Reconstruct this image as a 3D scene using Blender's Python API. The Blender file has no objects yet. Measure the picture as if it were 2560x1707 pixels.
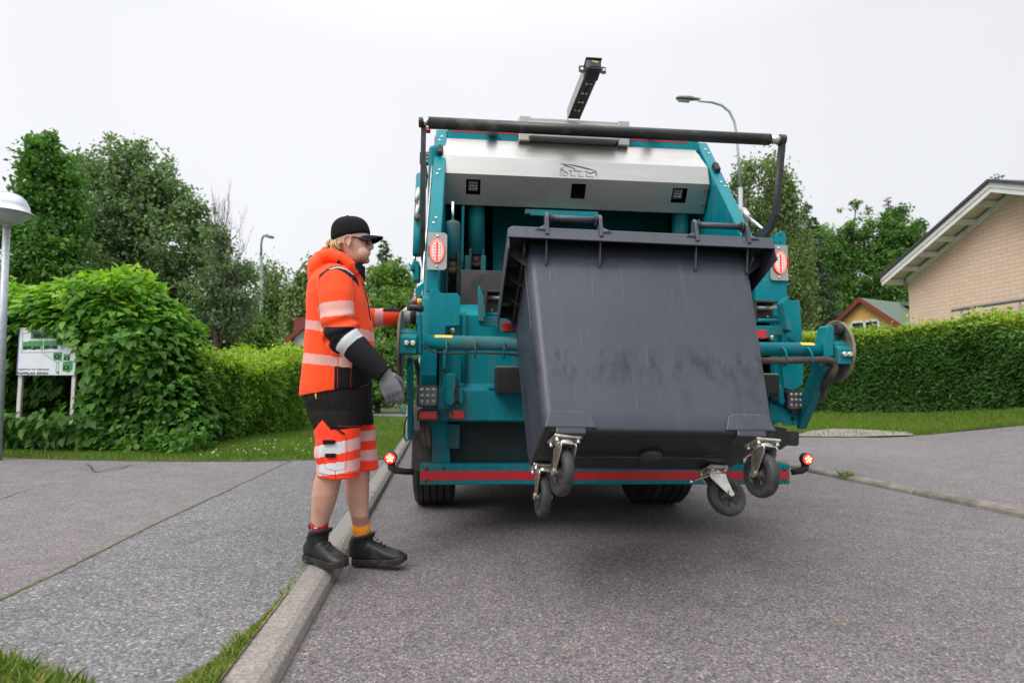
import bpy, bmesh, math, random
import numpy as np
from mathutils import Vector, Matrix, noise as mnoise
R = math.radians
random.seed(7)
rng = np.random.default_rng(11)
scene = bpy.context.scene
COL = scene.collection

# ------------------------------------------------------------------ camera
CAM_H, F_PX, CXP, CYP = 0.95, 1470.0, 1280.0, 853.5       # photograph is 2560 x 1707
YAW, PITCH = R(5.0), math.atan((963 - CYP) / F_PX)
cd = bpy.data.cameras.new("camera")
cam = bpy.data.objects.new("camera", cd); COL.objects.link(cam)
cam.location = (0, 0, CAM_H)
cam.rotation_euler = (R(90) + PITCH, 0, -YAW)
cd.sensor_width = 36.0; cd.lens = F_PX / 2560 * 36.0
cd.clip_start = 0.05; cd.clip_end = 2000
scene.camera = cam
cd.dof.use_dof = True; cd.dof.focus_distance = 3.5; cd.dof.aperture_fstop = 2.6

# ------------------------------------------------------------------ light
scene.view_settings.view_transform = 'Standard'
scene.view_settings.look = 'None'
scene.view_settings.gamma = 1.0
scene.view_settings.use_curve_mapping = False
scene.view_settings.exposure = 0.34
SUN_EL, SUN_AZ = R(44), R(221)                              # azimuth clockwise from +Y
w = bpy.data.worlds.new("World"); scene.world = w; w.use_nodes = True
nt = w.node_tree; nt.nodes.clear()
def wn(t, **k):
    n = nt.nodes.new(t)
    for a, b in k.items(): setattr(n, a, b)
    return n
wo = wn('ShaderNodeOutputWorld'); bg = wn('ShaderNodeBackground')
sky = wn('ShaderNodeTexSky'); sky.sky_type = 'NISHITA'; sky.sun_disc = False
sky.sun_elevation = SUN_EL; sky.sun_rotation = SUN_AZ; sky.air_density = 1.0; sky.dust_density = 4.0; sky.ozone_density = 1.0
hs = wn('ShaderNodeHueSaturation'); hs.inputs['Saturation'].default_value = 0.16
nt.links.new(sky.outputs[0], hs.inputs['Color'])
tc = wn('ShaderNodeTexCoord'); sep = wn('ShaderNodeSeparateXYZ')
nt.links.new(tc.outputs['Generated'], sep.inputs[0])
mr = wn('ShaderNodeMapRange'); mr.inputs['From Min'].default_value = 0.0; mr.inputs['From Max'].default_value = 1.0
nt.links.new(sep.outputs['Z'], mr.inputs['Value'])
rampw = wn('ShaderNodeValToRGB')
e = rampw.color_ramp.elements
e[0].position = 0.0; e[0].color = (0.345, 0.352, 0.372, 1)
e[1].position = 1.0; e[1].color = (1.3, 1.3, 1.31, 1)
m1 = e.new(0.12); m1.color = (0.362, 0.369, 0.389, 1)
m2 = e.new(0.5); m2.color = (0.385, 0.391, 0.41, 1); m3 = e.new(0.68); m3.color = (0.50, 0.505, 0.52, 1)
nt.links.new(mr.outputs[0], rampw.inputs[0])
# thin soft variation of the cloud deck
nz = wn('ShaderNodeTexNoise'); nz.inputs['Scale'].default_value = 1.3; nz.inputs['Detail'].default_value = 3
nt.links.new(tc.outputs['Generated'], nz.inputs['Vector'])
mrn = wn('ShaderNodeMapRange'); mrn.inputs['From Min'].default_value = .3; mrn.inputs['From Max'].default_value = .7
mrn.inputs['To Min'].default_value = 0.95; mrn.inputs['To Max'].default_value = 1.05
nt.links.new(nz.outputs['Fac'], mrn.inputs['Value'])
mx = wn('ShaderNodeMapRange'); mx.inputs['From Min'].default_value = -.6; mx.inputs['From Max'].default_value = .75
mx.inputs['To Min'].default_value = 1.08; mx.inputs['To Max'].default_value = 0.95
nt.links.new(sep.outputs['X'], mx.inputs['Value'])
mm = wn('ShaderNodeMath', operation='MULTIPLY'); nt.links.new(mrn.outputs[0], mm.inputs[0]); nt.links.new(mx.outputs[0], mm.inputs[1])
vm = wn('ShaderNodeVectorMath', operation='SCALE'); nt.links.new(rampw.outputs[0], vm.inputs[0]); nt.links.new(mm.outputs[0], vm.inputs['Scale'])
sc20 = wn('ShaderNodeVectorMath', operation='SCALE'); sc20.inputs['Scale'].default_value = 20.0
nt.links.new(vm.outputs[0], sc20.inputs[0])
mixw = wn('ShaderNodeMix', data_type='RGBA'); mixw.inputs['Factor'].default_value = 0.85
nt.links.new(hs.outputs[0], mixw.inputs['A']); nt.links.new(sc20.outputs[0], mixw.inputs['B'])
nt.links.new(mixw.outputs['Result'], bg.inputs['Color']); bg.inputs['Strength'].default_value = 0.10
nt.links.new(bg.outputs[0], wo.inputs[0])
sd = bpy.data.lights.new("sun", 'SUN'); sd.energy = 1.5; sd.angle = R(32); sd.color = (1.0, 0.96, 0.9)
sun = bpy.data.objects.new("sun", sd); COL.objects.link(sun)
_d = Vector((math.sin(SUN_AZ) * math.cos(SUN_EL), math.cos(SUN_AZ) * math.cos(SUN_EL), math.sin(SUN_EL)))
sun.rotation_euler = (-_d).to_track_quat('-Z', 'Y').to_euler()

# ------------------------------------------------------------------ measuring: a pixel of the photograph at a known depth
_f = np.array([math.sin(YAW) * math.cos(PITCH), math.cos(YAW) * math.cos(PITCH), math.sin(PITCH)])
_r = np.array([math.cos(YAW), -math.sin(YAW), 0.0]); _u = np.cross(_r, _f)
def ray(px, py): return _f + _r * (px - CXP) / F_PX - _u * (py - CYP) / F_PX
def at(px, py, Y):
    d = ray(px, py); t = Y / d[1]; p = np.array([0, 0, CAM_H]) + d * t
    return Vector((float(p[0]), float(p[1]), float(p[2])))
def onz(px, py, z):
    d = ray(px, py); t = (z - CAM_H) / d[2]; p = np.array([0, 0, CAM_H]) + d * t
    return Vector((float(p[0]), float(p[1]), float(p[2])))
def dep(px, py, D):
    p = np.array([0, 0, CAM_H]) + ray(px, py) * D
    return Vector((float(p[0]), float(p[1]), float(p[2])))
TRUCK_LOC, TILT = (0.967, 3.8, -0.017), R(.73)
_c, _s = math.cos(TILT), math.sin(TILT)
def _toL(v): return (_c * v[0] - _s * v[2], v[1], _s * v[0] + _c * v[2])
def T(px, py, ly):                                          # truck-local point at local depth ly
    o = _toL((-TRUCK_LOC[0], -TRUCK_LOC[1], CAM_H - TRUCK_LOC[2])); d = _toL(ray(px, py))
    t = (ly - o[1]) / d[1]
    return Vector((o[0] + d[0] * t, ly, o[2] + d[2] * t))

# ------------------------------------------------------------------ materials
def newmat(name):
    m = bpy.data.materials.new(name); m.use_nodes = True
    t = m.node_tree; t.nodes.clear()
    o = t.nodes.new('ShaderNodeOutputMaterial'); b = t.nodes.new('ShaderNodeBsdfPrincipled')
    t.links.new(b.outputs[0], o.inputs[0])
    return m, t, b
def N(t, typ, **k):
    n = t.nodes.new(typ)
    for a, v in k.items():
        if a.startswith('i_'): n.inputs[a[2:].replace('_', ' ')].default_value = v
        else: setattr(n, a, v)
    return n
def c4(c): return (c[0], c[1], c[2], 1.0)
def ramp(t, fac, stops, interp='LINEAR'):
    n = t.nodes.new('ShaderNodeValToRGB'); n.color_ramp.interpolation = interp
    el = n.color_ramp.elements
    el[0].position, el[0].color = stops[0][0], c4(stops[0][1])
    el[1].position, el[1].color = stops[-1][0], c4(stops[-1][1])
    for p, c in stops[1:-1]:
        x = el.new(p); x.color = c4(c)
    t.links.new(fac, n.inputs[0]); return n.outputs[0]
def mixc(t, fac, a, b, blend='MIX'):
    n = t.nodes.new('ShaderNodeMix'); n.data_type = 'RGBA'; n.blend_type = blend
    for s, v in (('Factor', fac), ('A', a), ('B', b)):
        i = n.inputs[s]
        if hasattr(v, 'is_linked'): t.links.new(v, i)
        elif isinstance(v, (int, float)): i.default_value = v
        else: i.default_value = c4(v)
    return n.outputs['Result']
def noise_tex(t, scale, detail=4, rough=.55, coord='Object', sxyz=None):
    tc = t.nodes.new('ShaderNodeTexCoord'); v = tc.outputs[coord]
    if sxyz:
        mp = t.nodes.new('ShaderNodeMapping'); mp.inputs['Scale'].default_value = sxyz
        t.links.new(v, mp.inputs[0]); v = mp.outputs[0]
    n = N(t, 'ShaderNodeTexNoise'); n.inputs['Scale'].default_value = scale
    n.inputs['Detail'].default_value = detail; n.inputs['Roughness'].default_value = rough
    t.links.new(v, n.inputs['Vector']); return n.outputs['Fac']
def bump(t, b, h, strength=.3, dist=.01):
    n = t.nodes.new('ShaderNodeBump'); n.inputs['Strength'].default_value = strength; n.inputs['Distance'].default_value = dist
    t.links.new(h, n.inputs['Height']); t.links.new(n.outputs[0], b.inputs['Normal'])
def M(name, col, rough=.5, metal=0.0, var=.15, vscale=6, dirt=None, dscale=5, dlo=.52, dhi=.68, bmp=0.0, bscale=80, spec=.5, coat=0.0, stretch=None):
    m, t, b = newmat(name)
    f = noise_tex(t, vscale, 4, .6, sxyz=stretch)
    lo = [max(0, x * (1 - var)) for x in col]; hi = [min(1, x * (1 + var)) for x in col]
    c = ramp(t, f, [(.3, lo), (.7, hi)])
    if dirt:
        f2 = noise_tex(t, dscale, 7, .68)
        k = ramp(t, f2, [(dlo, (0, 0, 0)), (dhi, (1, 1, 1))])
        c = mixc(t, k, c, dirt)
    t.links.new(c, b.inputs['Base Color'])
    b.inputs['Roughness'].default_value = rough; b.inputs['Metallic'].default_value = metal
    b.inputs['Specular IOR Level'].default_value = spec; b.inputs['Coat Weight'].default_value = coat
    if rough > .05:
        rr = N(t, 'ShaderNodeMapRange'); rr.inputs['To Min'].default_value = max(.03, rough - .1); rr.inputs['To Max'].default_value = min(1, rough + .1)
        t.links.new(noise_tex(t, vscale * 3, 3), rr.inputs['Value']); t.links.new(rr.outputs[0], b.inputs['Roughness'])
    if bmp: bump(t, b, noise_tex(t, bscale, 4), bmp, .004)
    return m
def EM(name, col, strength, base=(.3, .02, .02)):
    m, t, b = newmat(name)
    b.inputs['Base Color'].default_value = c4(base); b.inputs['Roughness'].default_value = .25
    b.inputs['Emission Color'].default_value = c4(col); b.inputs['Emission Strength'].default_value = strength
    return m

# ------------------------------------------------------------------ mesh helpers
class MB:
    def __init__(s): s.v = []; s.f = []; s.mi = []; s.sm = []; s.cur = 0; s.smooth = False
    def add(s, vs, fs, smooth=None):
        o = len(s.v); s.v += [tuple(v) for v in vs]
        for f in fs:
            s.f.append([i + o for i in f]); s.mi.append(s.cur); s.sm.append(s.smooth if smooth is None else smooth)
        return s
    def m(s, i): s.cur = i; return s
    def box(s, x0, x1, y0, y1, z0, z1, mat=None):
        x0, x1 = min(x0, x1), max(x0, x1); y0, y1 = min(y0, y1), max(y0, y1); z0, z1 = min(z0, z1), max(z0, z1)
        vs = [(x, y, z) for z in (z0, z1) for y in (y0, y1) for x in (x0, x1)]
        if mat is not None: vs = [mat @ Vector(v) for v in vs]
        return s.add(vs, [(0, 2, 3, 1), (4, 5, 7, 6), (0, 1, 5, 4), (2, 6, 7, 3), (0, 4, 6, 2), (1, 3, 7, 5)], False)
    def prism(s, pts, d):                                    # pts: 3D outline, extruded by vector d
        n = len(pts); d = Vector(d); p = [Vector(q) for q in pts]
        nrm = Vector((0, 0, 0))
        for i in range(n): nrm += p[i].cross(p[(i + 1) % n])
        if nrm.dot(d) > 0: p.reverse()
        vs = p + [q + d for q in p]
        fs = [tuple(range(n)), tuple(range(2 * n - 1, n - 1, -1))]
        fs += [(j, i, i + n, j + n) for i in range(n) for j in [(i + 1) % n]]
        return s.add(vs, fs, False)
    def xz(s, pts, y0, y1): return s.prism([(x, y0, z) for x, z in pts], (0, y1 - y0, 0))
    def yz(s, pts, x0, x1): return s.prism([(x0, y, z) for y, z in pts], (x1 - x0, 0, 0))
    def xy(s, pts, z0, z1): return s.prism([(x, y, z0) for x, y in pts], (0, 0, z1 - z0))
    def tube(s, path, r, seg=12, cap=True, flat=None, smooth=True):
        P = [Vector(p) for p in path]; n = len(P)
        rs = r if isinstance(r, (list, tuple)) else [r] * n
        up = None; vs = []; fs = []
        for i in range(n):
            d = (P[min(i + 1, n - 1)] - P[max(i - 1, 0)]).normalized()
            if up is None:
                up = Vector((0, 0, 1)) if abs(d.z) < .9 else Vector((0, 1, 0))
            a = d.cross(up)
            if a.length < 1e-5: a = d.orthogonal()
            a.normalize(); b = a.cross(d).normalized(); up = b
            for k in range(seg):
                th = 2 * math.pi * k / seg
                fl = flat if flat else 1.0
                vs.append(P[i] + (a * math.cos(th) * fl + b * math.sin(th)) * rs[i])
        for i in range(n - 1):
            for k in range(seg):
                k2 = (k + 1) % seg
                fs.append((i * seg + k, i * seg + k2, (i + 1) * seg + k2, (i + 1) * seg + k))
        s.add(vs, fs, smooth)
        if cap:
            o = len(s.v) - len(vs)
            s.f.append([o + k for k in range(seg - 1, -1, -1)]); s.mi.append(s.cur); s.sm.append(False)
            s.f.append([o + (n - 1) * seg + k for k in range(seg)]); s.mi.append(s.cur); s.sm.append(False)
        return s
    def cyl(s, a, b, r, seg=20): return s.tube([a, b], r, seg)
    def lathe(s, prof, origin, axis='x', seg=32, smooth=True, cap=True):   # prof: (along axis, radius)
        o = Vector(origin); vs = []; fs = []; n = len(prof)
        for h, r in prof:
            for k in range(seg):
                th = 2 * math.pi * k / seg; c, q = math.cos(th) * r, math.sin(th) * r
                vs.append(o + Vector({'x': (h, c, q), 'y': (q, h, c), 'z': (c, q, h)}[axis]))
        for i in range(n - 1):
            for k in range(seg):
                k2 = (k + 1) % seg
                fs.append((i * seg + k, i * seg + k2, (i + 1) * seg + k2, (i + 1) * seg + k))
        s.add(vs, fs, smooth)
        ob = len(s.v) - len(vs)
        if cap and prof[0][1] > 1e-6: s.f.append([ob + k for k in range(seg - 1, -1, -1)]); s.mi.append(s.cur); s.sm.append(False)
        if cap and prof[-1][1] > 1e-6: s.f.append([ob + (n - 1) * seg + k for k in range(seg)]); s.mi.append(s.cur); s.sm.append(False)
        return s
    def sphere(s, c, r, seg=16, rings=10, sc=(1, 1, 1)):
        c = Vector(c); vs = []; fs = []
        for i in range(rings + 1):
            ph = math.pi * i / rings
            for k in range(seg):
                th = 2 * math.pi * k / seg
                vs.append(c + Vector((math.sin(ph) * math.cos(th) * sc[0], math.sin(ph) * math.sin(th) * sc[1], math.cos(ph) * sc[2])) * r)
        for i in range(rings):
            for k in range(seg):
                k2 = (k + 1) % seg
                fs.append((i * seg + k, (i + 1) * seg + k, (i + 1) * seg + k2, i * seg + k2))
        return s.add(vs, fs, True)
    def build(s, name, mats, parent=None, bevel=0.0, bseg=2, fix=True):
        me = bpy.data.meshes.new(name); me.from_pydata(s.v, [], s.f)
        for mt in (mats if isinstance(mats, (list, tuple)) else [mats]): me.materials.append(mt)
        me.polygons.foreach_set('material_index', s.mi); me.polygons.foreach_set('use_smooth', s.sm)
        me.update()
        if fix:
            bm = bmesh.new(); bm.from_mesh(me); bmesh.ops.recalc_face_normals(bm, faces=bm.faces); bm.to_mesh(me); bm.free()
        o = bpy.data.objects.new(name, me); COL.objects.link(o)
        if parent: o.parent = parent
        if bevel:
            b = o.modifiers.new('bevel', 'BEVEL'); b.width = bevel; b.segments = bseg; b.limit_method = 'ANGLE'; b.angle_limit = R(35)
            b.harden_normals = False
        return o
def tag(o, label=None, cat=None, group=None, kind=None):
    if label: o['label'] = label
    if cat: o['category'] = cat
    if group: o['group'] = group
    if kind: o['kind'] = kind
    return o
def empty(name, loc=(0, 0, 0), rot=(0, 0, 0)):
    o = bpy.data.objects.new(name, None); COL.objects.link(o); o.location = loc; o.rotation_euler = rot
    o.empty_display_size = .1; return o
def copy_tree(o, parent=None):
    c = o.copy(); COL.objects.link(c)
    if parent: c.parent = parent
    for ch in [x for x in bpy.data.objects if x.parent == o]: copy_tree(ch, c)
    return c
# ================================================================== ground, road, kerbs, lawns
def asphalt(name, stops, cell=125, mixf=.40, patch=None, seed=0, tint=(.9, 1.1)):
    m, t, b = newmat(name)
    tc = t.nodes.new('ShaderNodeTexCoord'); mp = t.nodes.new('ShaderNodeMapping'); mp.inputs['Location'].default_value = (seed, seed * .7, 0)
    t.links.new(tc.outputs['Object'], mp.inputs[0])
    def vor(scale):
        v = N(t, 'ShaderNodeTexVoronoi'); v.inputs['Scale'].default_value = scale; v.inputs['Randomness'].default_value = 1
        t.links.new(mp.outputs[0], v.inputs['Vector']); return v
    v1, v2 = vor(cell), vor(cell * 2.3)
    s1 = N(t, 'ShaderNodeSeparateColor'); t.links.new(v1.outputs['Color'], s1.inputs[0])
    s2 = N(t, 'ShaderNodeSeparateColor'); t.links.new(v2.outputs['Color'], s2.inputs[0])
    ca = ramp(t, s1.outputs[0], stops, 'CONSTANT'); cb = ramp(t, s2.outputs[1], stops, 'CONSTANT')
    c = mixc(t, mixf, ca, cb)
    edge = ramp(t, v1.outputs['Distance'], [(.35, (1, 1, 1)), (.75, (.5, .5, .5))])
    c = mixc(t, .8, c, edge, 'MULTIPLY')
    big = ramp(t, noise_tex(t, .55, 5, .6), [(.3, (tint[0],) * 3), (.7, (tint[1],) * 3)])
    c = mixc(t, 1.0, c, big, 'MULTIPLY')
    mid = ramp(t, noise_tex(t, 5, 5, .65), [(.3, (.86,) * 3), (.7, (1.1,) * 3)])
    c = mixc(t, 1.0, c, mid, 'MULTIPLY')
    # hairline cracks and old wet marks
    wv = N(t, 'ShaderNodeTexVoronoi'); wv.feature = 'DISTANCE_TO_EDGE'; wv.inputs['Scale'].default_value = .42
    dist = N(t, 'ShaderNodeVectorMath', operation='ADD'); nn = N(t, 'ShaderNodeTexNoise'); nn.inputs['Scale'].default_value = 2.2; nn.inputs['Detail'].default_value = 6
    t.links.new(mp.outputs[0], nn.inputs['Vector']); sca = N(t, 'ShaderNodeVectorMath', operation='SCALE'); sca.inputs['Scale'].default_value = .9
    t.links.new(nn.outputs['Color'], sca.inputs[0]); t.links.new(mp.outputs[0], dist.inputs[0]); t.links.new(sca.outputs[0], dist.inputs[1])
    t.links.new(dist.outputs[0], wv.inputs['Vector'])
    ck = ramp(t, wv.outputs['Distance'], [(.002, (.45, .45, .45)), (.006, (1, 1, 1))])
    msk = ramp(t, noise_tex(t, .5, 2), [(.52, (0, 0, 0)), (.6, (1, 1, 1))])
    ck = mixc(t, msk, (1, 1, 1), ck)
    c = mixc(t, .7, c, ck, 'MULTIPLY')
    t.links.new(c, b.inputs['Base Color']); b.inputs['Roughness'].default_value = .82; b.inputs['Specular IOR Level'].default_value = .35
    bump(t, b, v1.outputs['Distance'], .55, .004)
    return m
m_road = asphalt('road_asphalt', [(0, (.072, .068, .075)), (.22, (.176, .158, .168)), (.48, (.258, .219, .223)), (.66, (.138, .138, .156)), (.80, (.285, .220, .205)), (.93, (.43, .405, .40))], 115)
m_pave = asphalt('pavement_asphalt', [(0, (.085, .087, .097)), (.25, (.186, .182, .190)), (.5, (.262, .252, .257)), (.7, (.15, .153, .168)), (.85, (.295, .26, .245)), (.94, (.48, .47, .46))], 98, mixf=.40, seed=3)
m_drive = asphalt('driveway_asphalt', [(0, (.10, .092, .098)), (.25, (.212, .186, .192)), (.5, (.275, .236, .242)), (.7, (.18, .168, .178)), (.85, (.305, .246, .244)), (.94, (.41, .385, .38))], 128, seed=9)
m_kerb = M('kerb_granite', (.255, .23, .21), .85, var=.42, vscale=85, dirt=(.17, .15, .13), dscale=3.5, bmp=.5, bscale=160)
m_kerb2 = M('kerb_worn_stone', (.20, .178, .155), .9, var=.3, vscale=10, dirt=(.10, .09, .072), dscale=3, dlo=.45, dhi=.65, bmp=.7, bscale=90)
m_soil = M('lawn_soil', (.07, .10, .03), .95, var=.35, vscale=8)
m_gravel = asphalt('gravel_mat', [(0, (.12, .11, .10)), (.3, (.27, .24, .22)), (.6, (.36, .32, .30)), (.9, (.48, .45, .42))], 60, seed=5)
m_field = M('field_grass', (.07, .13, .03), .95, var=.4, vscale=3)

def grid_patch(name, rowA, rowB, nu, nv, mat, kind='structure', wob=0.0):
    """surface between two polylines (3-D), nu along, nv across"""
    def samp(row, t):
        k = t * (len(row) - 1); i = min(int(k), len(row) - 2); f = k - i
        return Vector(row[i]).lerp(Vector(row[i + 1]), f)
    vs = []; fs = []
    for i in range(nu + 1):
        a, b = samp(rowA, i / nu), samp(rowB, i / nu)
        for j in range(nv + 1):
            p = a.lerp(b, j / nv)
            if wob and 0 < j < nv: p.z += wob * (mnoise.noise(p * .8) + .5 * mnoise.noise(p * 2.1))
            vs.append(p)
    for i in range(nu):
        for j in range(nv):
            k = i * (nv + 1) + j; fs.append((k, k + 1, k + nv + 2, k + nv + 1))
    mb = MB(); mb.add(vs, fs, True); o = mb.build(name, mat)
    for p in o.data.polygons:
        pass
    bm = bmesh.new(); bm.from_mesh(o.data)
    if sum(f.normal.z for f in bm.faces) < 0: bmesh.ops.reverse_faces(bm, faces=bm.faces)
    bm.to_mesh(o.data); bm.free()
    tag(o, kind=kind); return o

def kx(y): return -.505 - .031 * y                            # outer foot of the left kerb
def rz(x): return -.0128 * (x + .4)                           # cross-fall of the road
PZ = .07                                                     # pavement and kerb top on the left
# the ground sheet to the horizon
mb = MB(); mb.add([(-700, -300, -.12), (700, -300, -.12), (700, 1200, -.12), (-700, 1200, -.12)], [(0, 1, 2, 3)]); tag(mb.build('ground', m_field), kind='structure')
# road
RK = [(4.60, -6), (4.45, 2.0), (4.29, 4.21), (4.20, 4.96), (4.14, 5.56), (4.02, 6.67), (3.95, 8.5), (3.8, 14), (3.4, 26), (2.6, 60)]
rowA, rowB = [], []
for x, y in RK:
    rowA.append((kx(y), y, rz(kx(y)))); rowB.append((x, y, rz(x)))
grid_patch('road', rowA, rowB, 36, 8, m_road, wob=.006)
# left kerb: stones with tight joints
def kerb_stone(mb, y0, y1, xf, prof):
    n = len(prof); vs = []
    for y in (y0, y1):
        for dx, z in prof: vs.append((xf(y) + dx, y, z))
    fs = [(i, (i + 1) % n, (i + 1) % n + n, i + n) for i in range(n)] + [tuple(range(n - 1, -1, -1)), tuple(range(n, 2 * n))]
    mb.add(vs, fs, False)
kb = empty('kerb', (kx(2), 2, 0)); tag(kb, 'long grey granite kerb between the pavement and the road on the left', 'kerb')
ys = [-3.2, -1.9, -.4, 1.15, 3.38, 4.9, 6.6, 8.3, 10.2, 12.2, 14.4, 16.8, 19.5, 23, 28]
for i in range(len(ys) - 1):
    mb = MB(); z = PZ + random.uniform(-.004, .004)
    kerb_stone(mb, ys[i] + .004, ys[i + 1] - .004, kx, [(.012, -.12), (0, -.02), (-.012, z - .028), (-.04, z - .006), (-.06, z), (-.135, z), (-.148, z - .003), (-.148, -.12)])
    st = mb.build('kerb_stone', m_kerb, kb, bevel=.006); st.matrix_parent_inverse = Matrix.Translation(-kb.location)
# pavement strip and driveway left of the kerb
yy = [-4, 0, 1, 2, 3, 4, 5, 6, 7.22]
rowA = [(kx(y) - .140, y, PZ - .004) for y in yy]
sx = {-4: -1.84, 0: -1.86, 1: -1.87, 2: -1.89, 3: -1.88, 4: -1.93, 5: -1.94, 6: -1.955, 7.22: -1.97}
rowB = [(sx[y], y, PZ) for y in yy]
grid_patch('pavement', rowA, rowB, 40, 6, m_pave)
rowA = [(sx[y] , y, PZ - .003) for y in yy]
far = [(-30, -4, .16), (-30, 0, .16), (-24, 1, .14), (-18, 2, .12), (-14, 3.5, .11), (-11, 5, .1), (-8.2, 7.2, .075), (-5.6, 8.2, .07), (-2.0, 7.6, PZ - .003)]
vs = [Vector(p) for p in rowA] + [Vector(p) for p in reversed(far[:-1])] 
mb = MB(); mb.add([p - Vector((0, 0, .0)) for p in vs], [tuple(range(len(vs)))]); tag(mb.build('driveway', m_drive), kind='structure')
# narrow mossy joint between the two
mb = MB()
m_moss = M('moss', (.085, .10, .035), .95, var=.5, vscale=30, bmp=.6)
pts = []
for i in range(140):
    y = -1 + i * 8.2 / 139
    x = np.interp(y, yy, [sx[q] for q in yy]); w2 = .006 + .012 * max(0, mnoise.noise(Vector((0, y * 2.3, 3)))) + .003 * random.random()
    pts.append((x + .012 * mnoise.noise(Vector((0, y * 3, 0))), y, w2))
vs = []; fs = []
for i, (x, y, w2) in enumerate(pts):
    vs += [(x - w2, y, PZ + .003), (x + w2, y, PZ + .003)]
    if i: fs.append((2 * i - 2, 2 * i - 1, 2 * i + 1, 2 * i))
mb.add(vs, fs); tag(mb.build('moss', m_moss), 'thin line of moss along the joint between two asphalt surfaces', 'moss', kind='stuff')

# crack and sealing lines in the old driveway
m_crack = M('crack_tar', (.045, .045, .048), .9, var=.4, vscale=30)
for pl_ in ([(-40, 1262), (60, 1226), (130, 1206), (210, 1184), (290, 1168), (385, 1153)], [(215, 1160), (245, 1178), (300, 1172), (330, 1160)]):
    Q_ = [onz(x, y, PZ + .006) for x, y in pl_]; vs = []; fs = []; k = 0
    for i in range(len(Q_) - 1):
        for j in range(24):
            p = Q_[i].lerp(Q_[i + 1], j / 24); nz_ = mnoise.noise(p * 3) * .05 + mnoise.noise(p * 11) * .02; w_ = .012 + .03 * abs(mnoise.noise(p * 2.3 + Vector((4, 0, 0))))
            vs += [(p.x, p.y + nz_ - w_, PZ + .0065), (p.x, p.y + nz_ + w_, PZ + .0065)]
            if k: fs.append((2 * k - 2, 2 * k - 1, 2 * k + 1, 2 * k))
            k += 1
    mb = MB(); mb.add(vs, fs); tag(mb.build('crack', m_crack), kind='structure')
# grit, chips and leaf bits lying on the road
m_chip = M('wood_chip', (.42, .27, .13), .9, var=.4, vscale=30)
mb = MB()
for px, py, s_ in ((738, 1540, 12), (762, 1636, 10), (1565, 1448, 8), (1240, 1490, 4), (1090, 1372, 4), (1840, 1480, 5), (2110, 1560, 6), (2330, 1400, 4), (1010, 1600, 4), (1420, 1640, 5)):
    p = onz(px, py, rz(0) + .004); a = random.uniform(0, 3); s2 = s_ * .0015
    mb.box(-s2, s2, -s2 * .35, s2 * .35, 0, .005, Matrix.Translation(p) @ Matrix.Rotation(a, 4, 'Z') @ Matrix.Rotation(.1, 4, 'Y'))
mb.cur = 1
for k in range(220):
    y = random.uniform(1.7, 7); x = random.uniform(kx(y) + .02, 4.0); s2 = random.uniform(.0015, .0045)
    mb.box(-s2, s2, -s2, s2, 0, s2, Matrix.Translation((x, y, rz(x) + .003)) @ Matrix.Rotation(random.uniform(0, 3), 4, 'Z'))
tag(mb.build('debris', [m_chip, M('grit', (.30, .27, .24), .9, var=.5, vscale=60)]), 'small wood chips and grit scattered on the asphalt road', 'debris', kind='stuff')
# soil under the lawns
LAWN_L = [(-30, -4.0), (-30, 13), (-16, 24), (-2.0, 24), (kx(24) - .14, 24), (kx(14) - .14, 14), (kx(9) - .14, 9), (kx(7.24) - .14, 7.24), (-1.66, 7.24), (-1.97, 7.2), (-2.54, 7.16), (-3.47, 7.24), (-4.46, 7.44), (-5.6, 7.8), (-8.2, 6.6), (-11, 5), (-14, 3.5), (-18, 2), (-24, 1)]
LAWN_L = [(-1.66, 7.24), (-1.97, 7.2), (-2.54, 7.16), (-3.47, 7.24), (-4.46, 7.44), (-5.6, 7.75), (-8.2, 6.6), (-14, 3.5), (-30, 1), (-40, 30), (-2.5, 30), (kx(24) - .14, 24), (kx(14) - .14, 14), (kx(9) - .14, 9), (kx(7.24) - .14, 7.24)]
CORNER = [(-1.75, 2.22), (-1.56, 2.14), (-1.40, 2.06), (-1.19, 1.95), (-1.05, 1.86), (-.94, 1.78), (-.86, 1.80), (-.79, 2.0), (-.742, 2.25), (kx(2.7) - .14, 2.75), (kx(2) - .145, 2), (kx(0) - .145, 0), (kx(0) - .145, -2), (-3, -2), (-3, 2.6)]
def flat(name, poly, z, mat, kind='structure'):
    mb = MB(); mb.add([(x, y, z) for x, y in poly], [tuple(range(len(poly)))])
    o = mb.build(name, mat); tag(o, kind=kind)
    bm = bmesh.new(); bm.from_mesh(o.data)
    bmesh.ops.triangulate(bm, faces=bm.faces)
    for f in bm.faces:
        if f.normal.z < 0: f.normal_flip()
    bm.to_mesh(o.data); bm.free(); return o
flat('lawn', LAWN_L, PZ + .003, m_soil)
flat('verge', CORNER, PZ + .002, M('verge_moss', (.20, .185, .055), .95, var=.5, vscale=22, dirt=(.13, .10, .06), dscale=9, dlo=.42, dhi=.6, bmp=1.0))
# crossing road beyond the lawn
flat('path', [(-40, 16.4), (kx(16.4) - .15, 16.4), (kx(18.3) - .15, 18.3), (-40, 18.9)], PZ + .02, m_pave)

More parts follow.
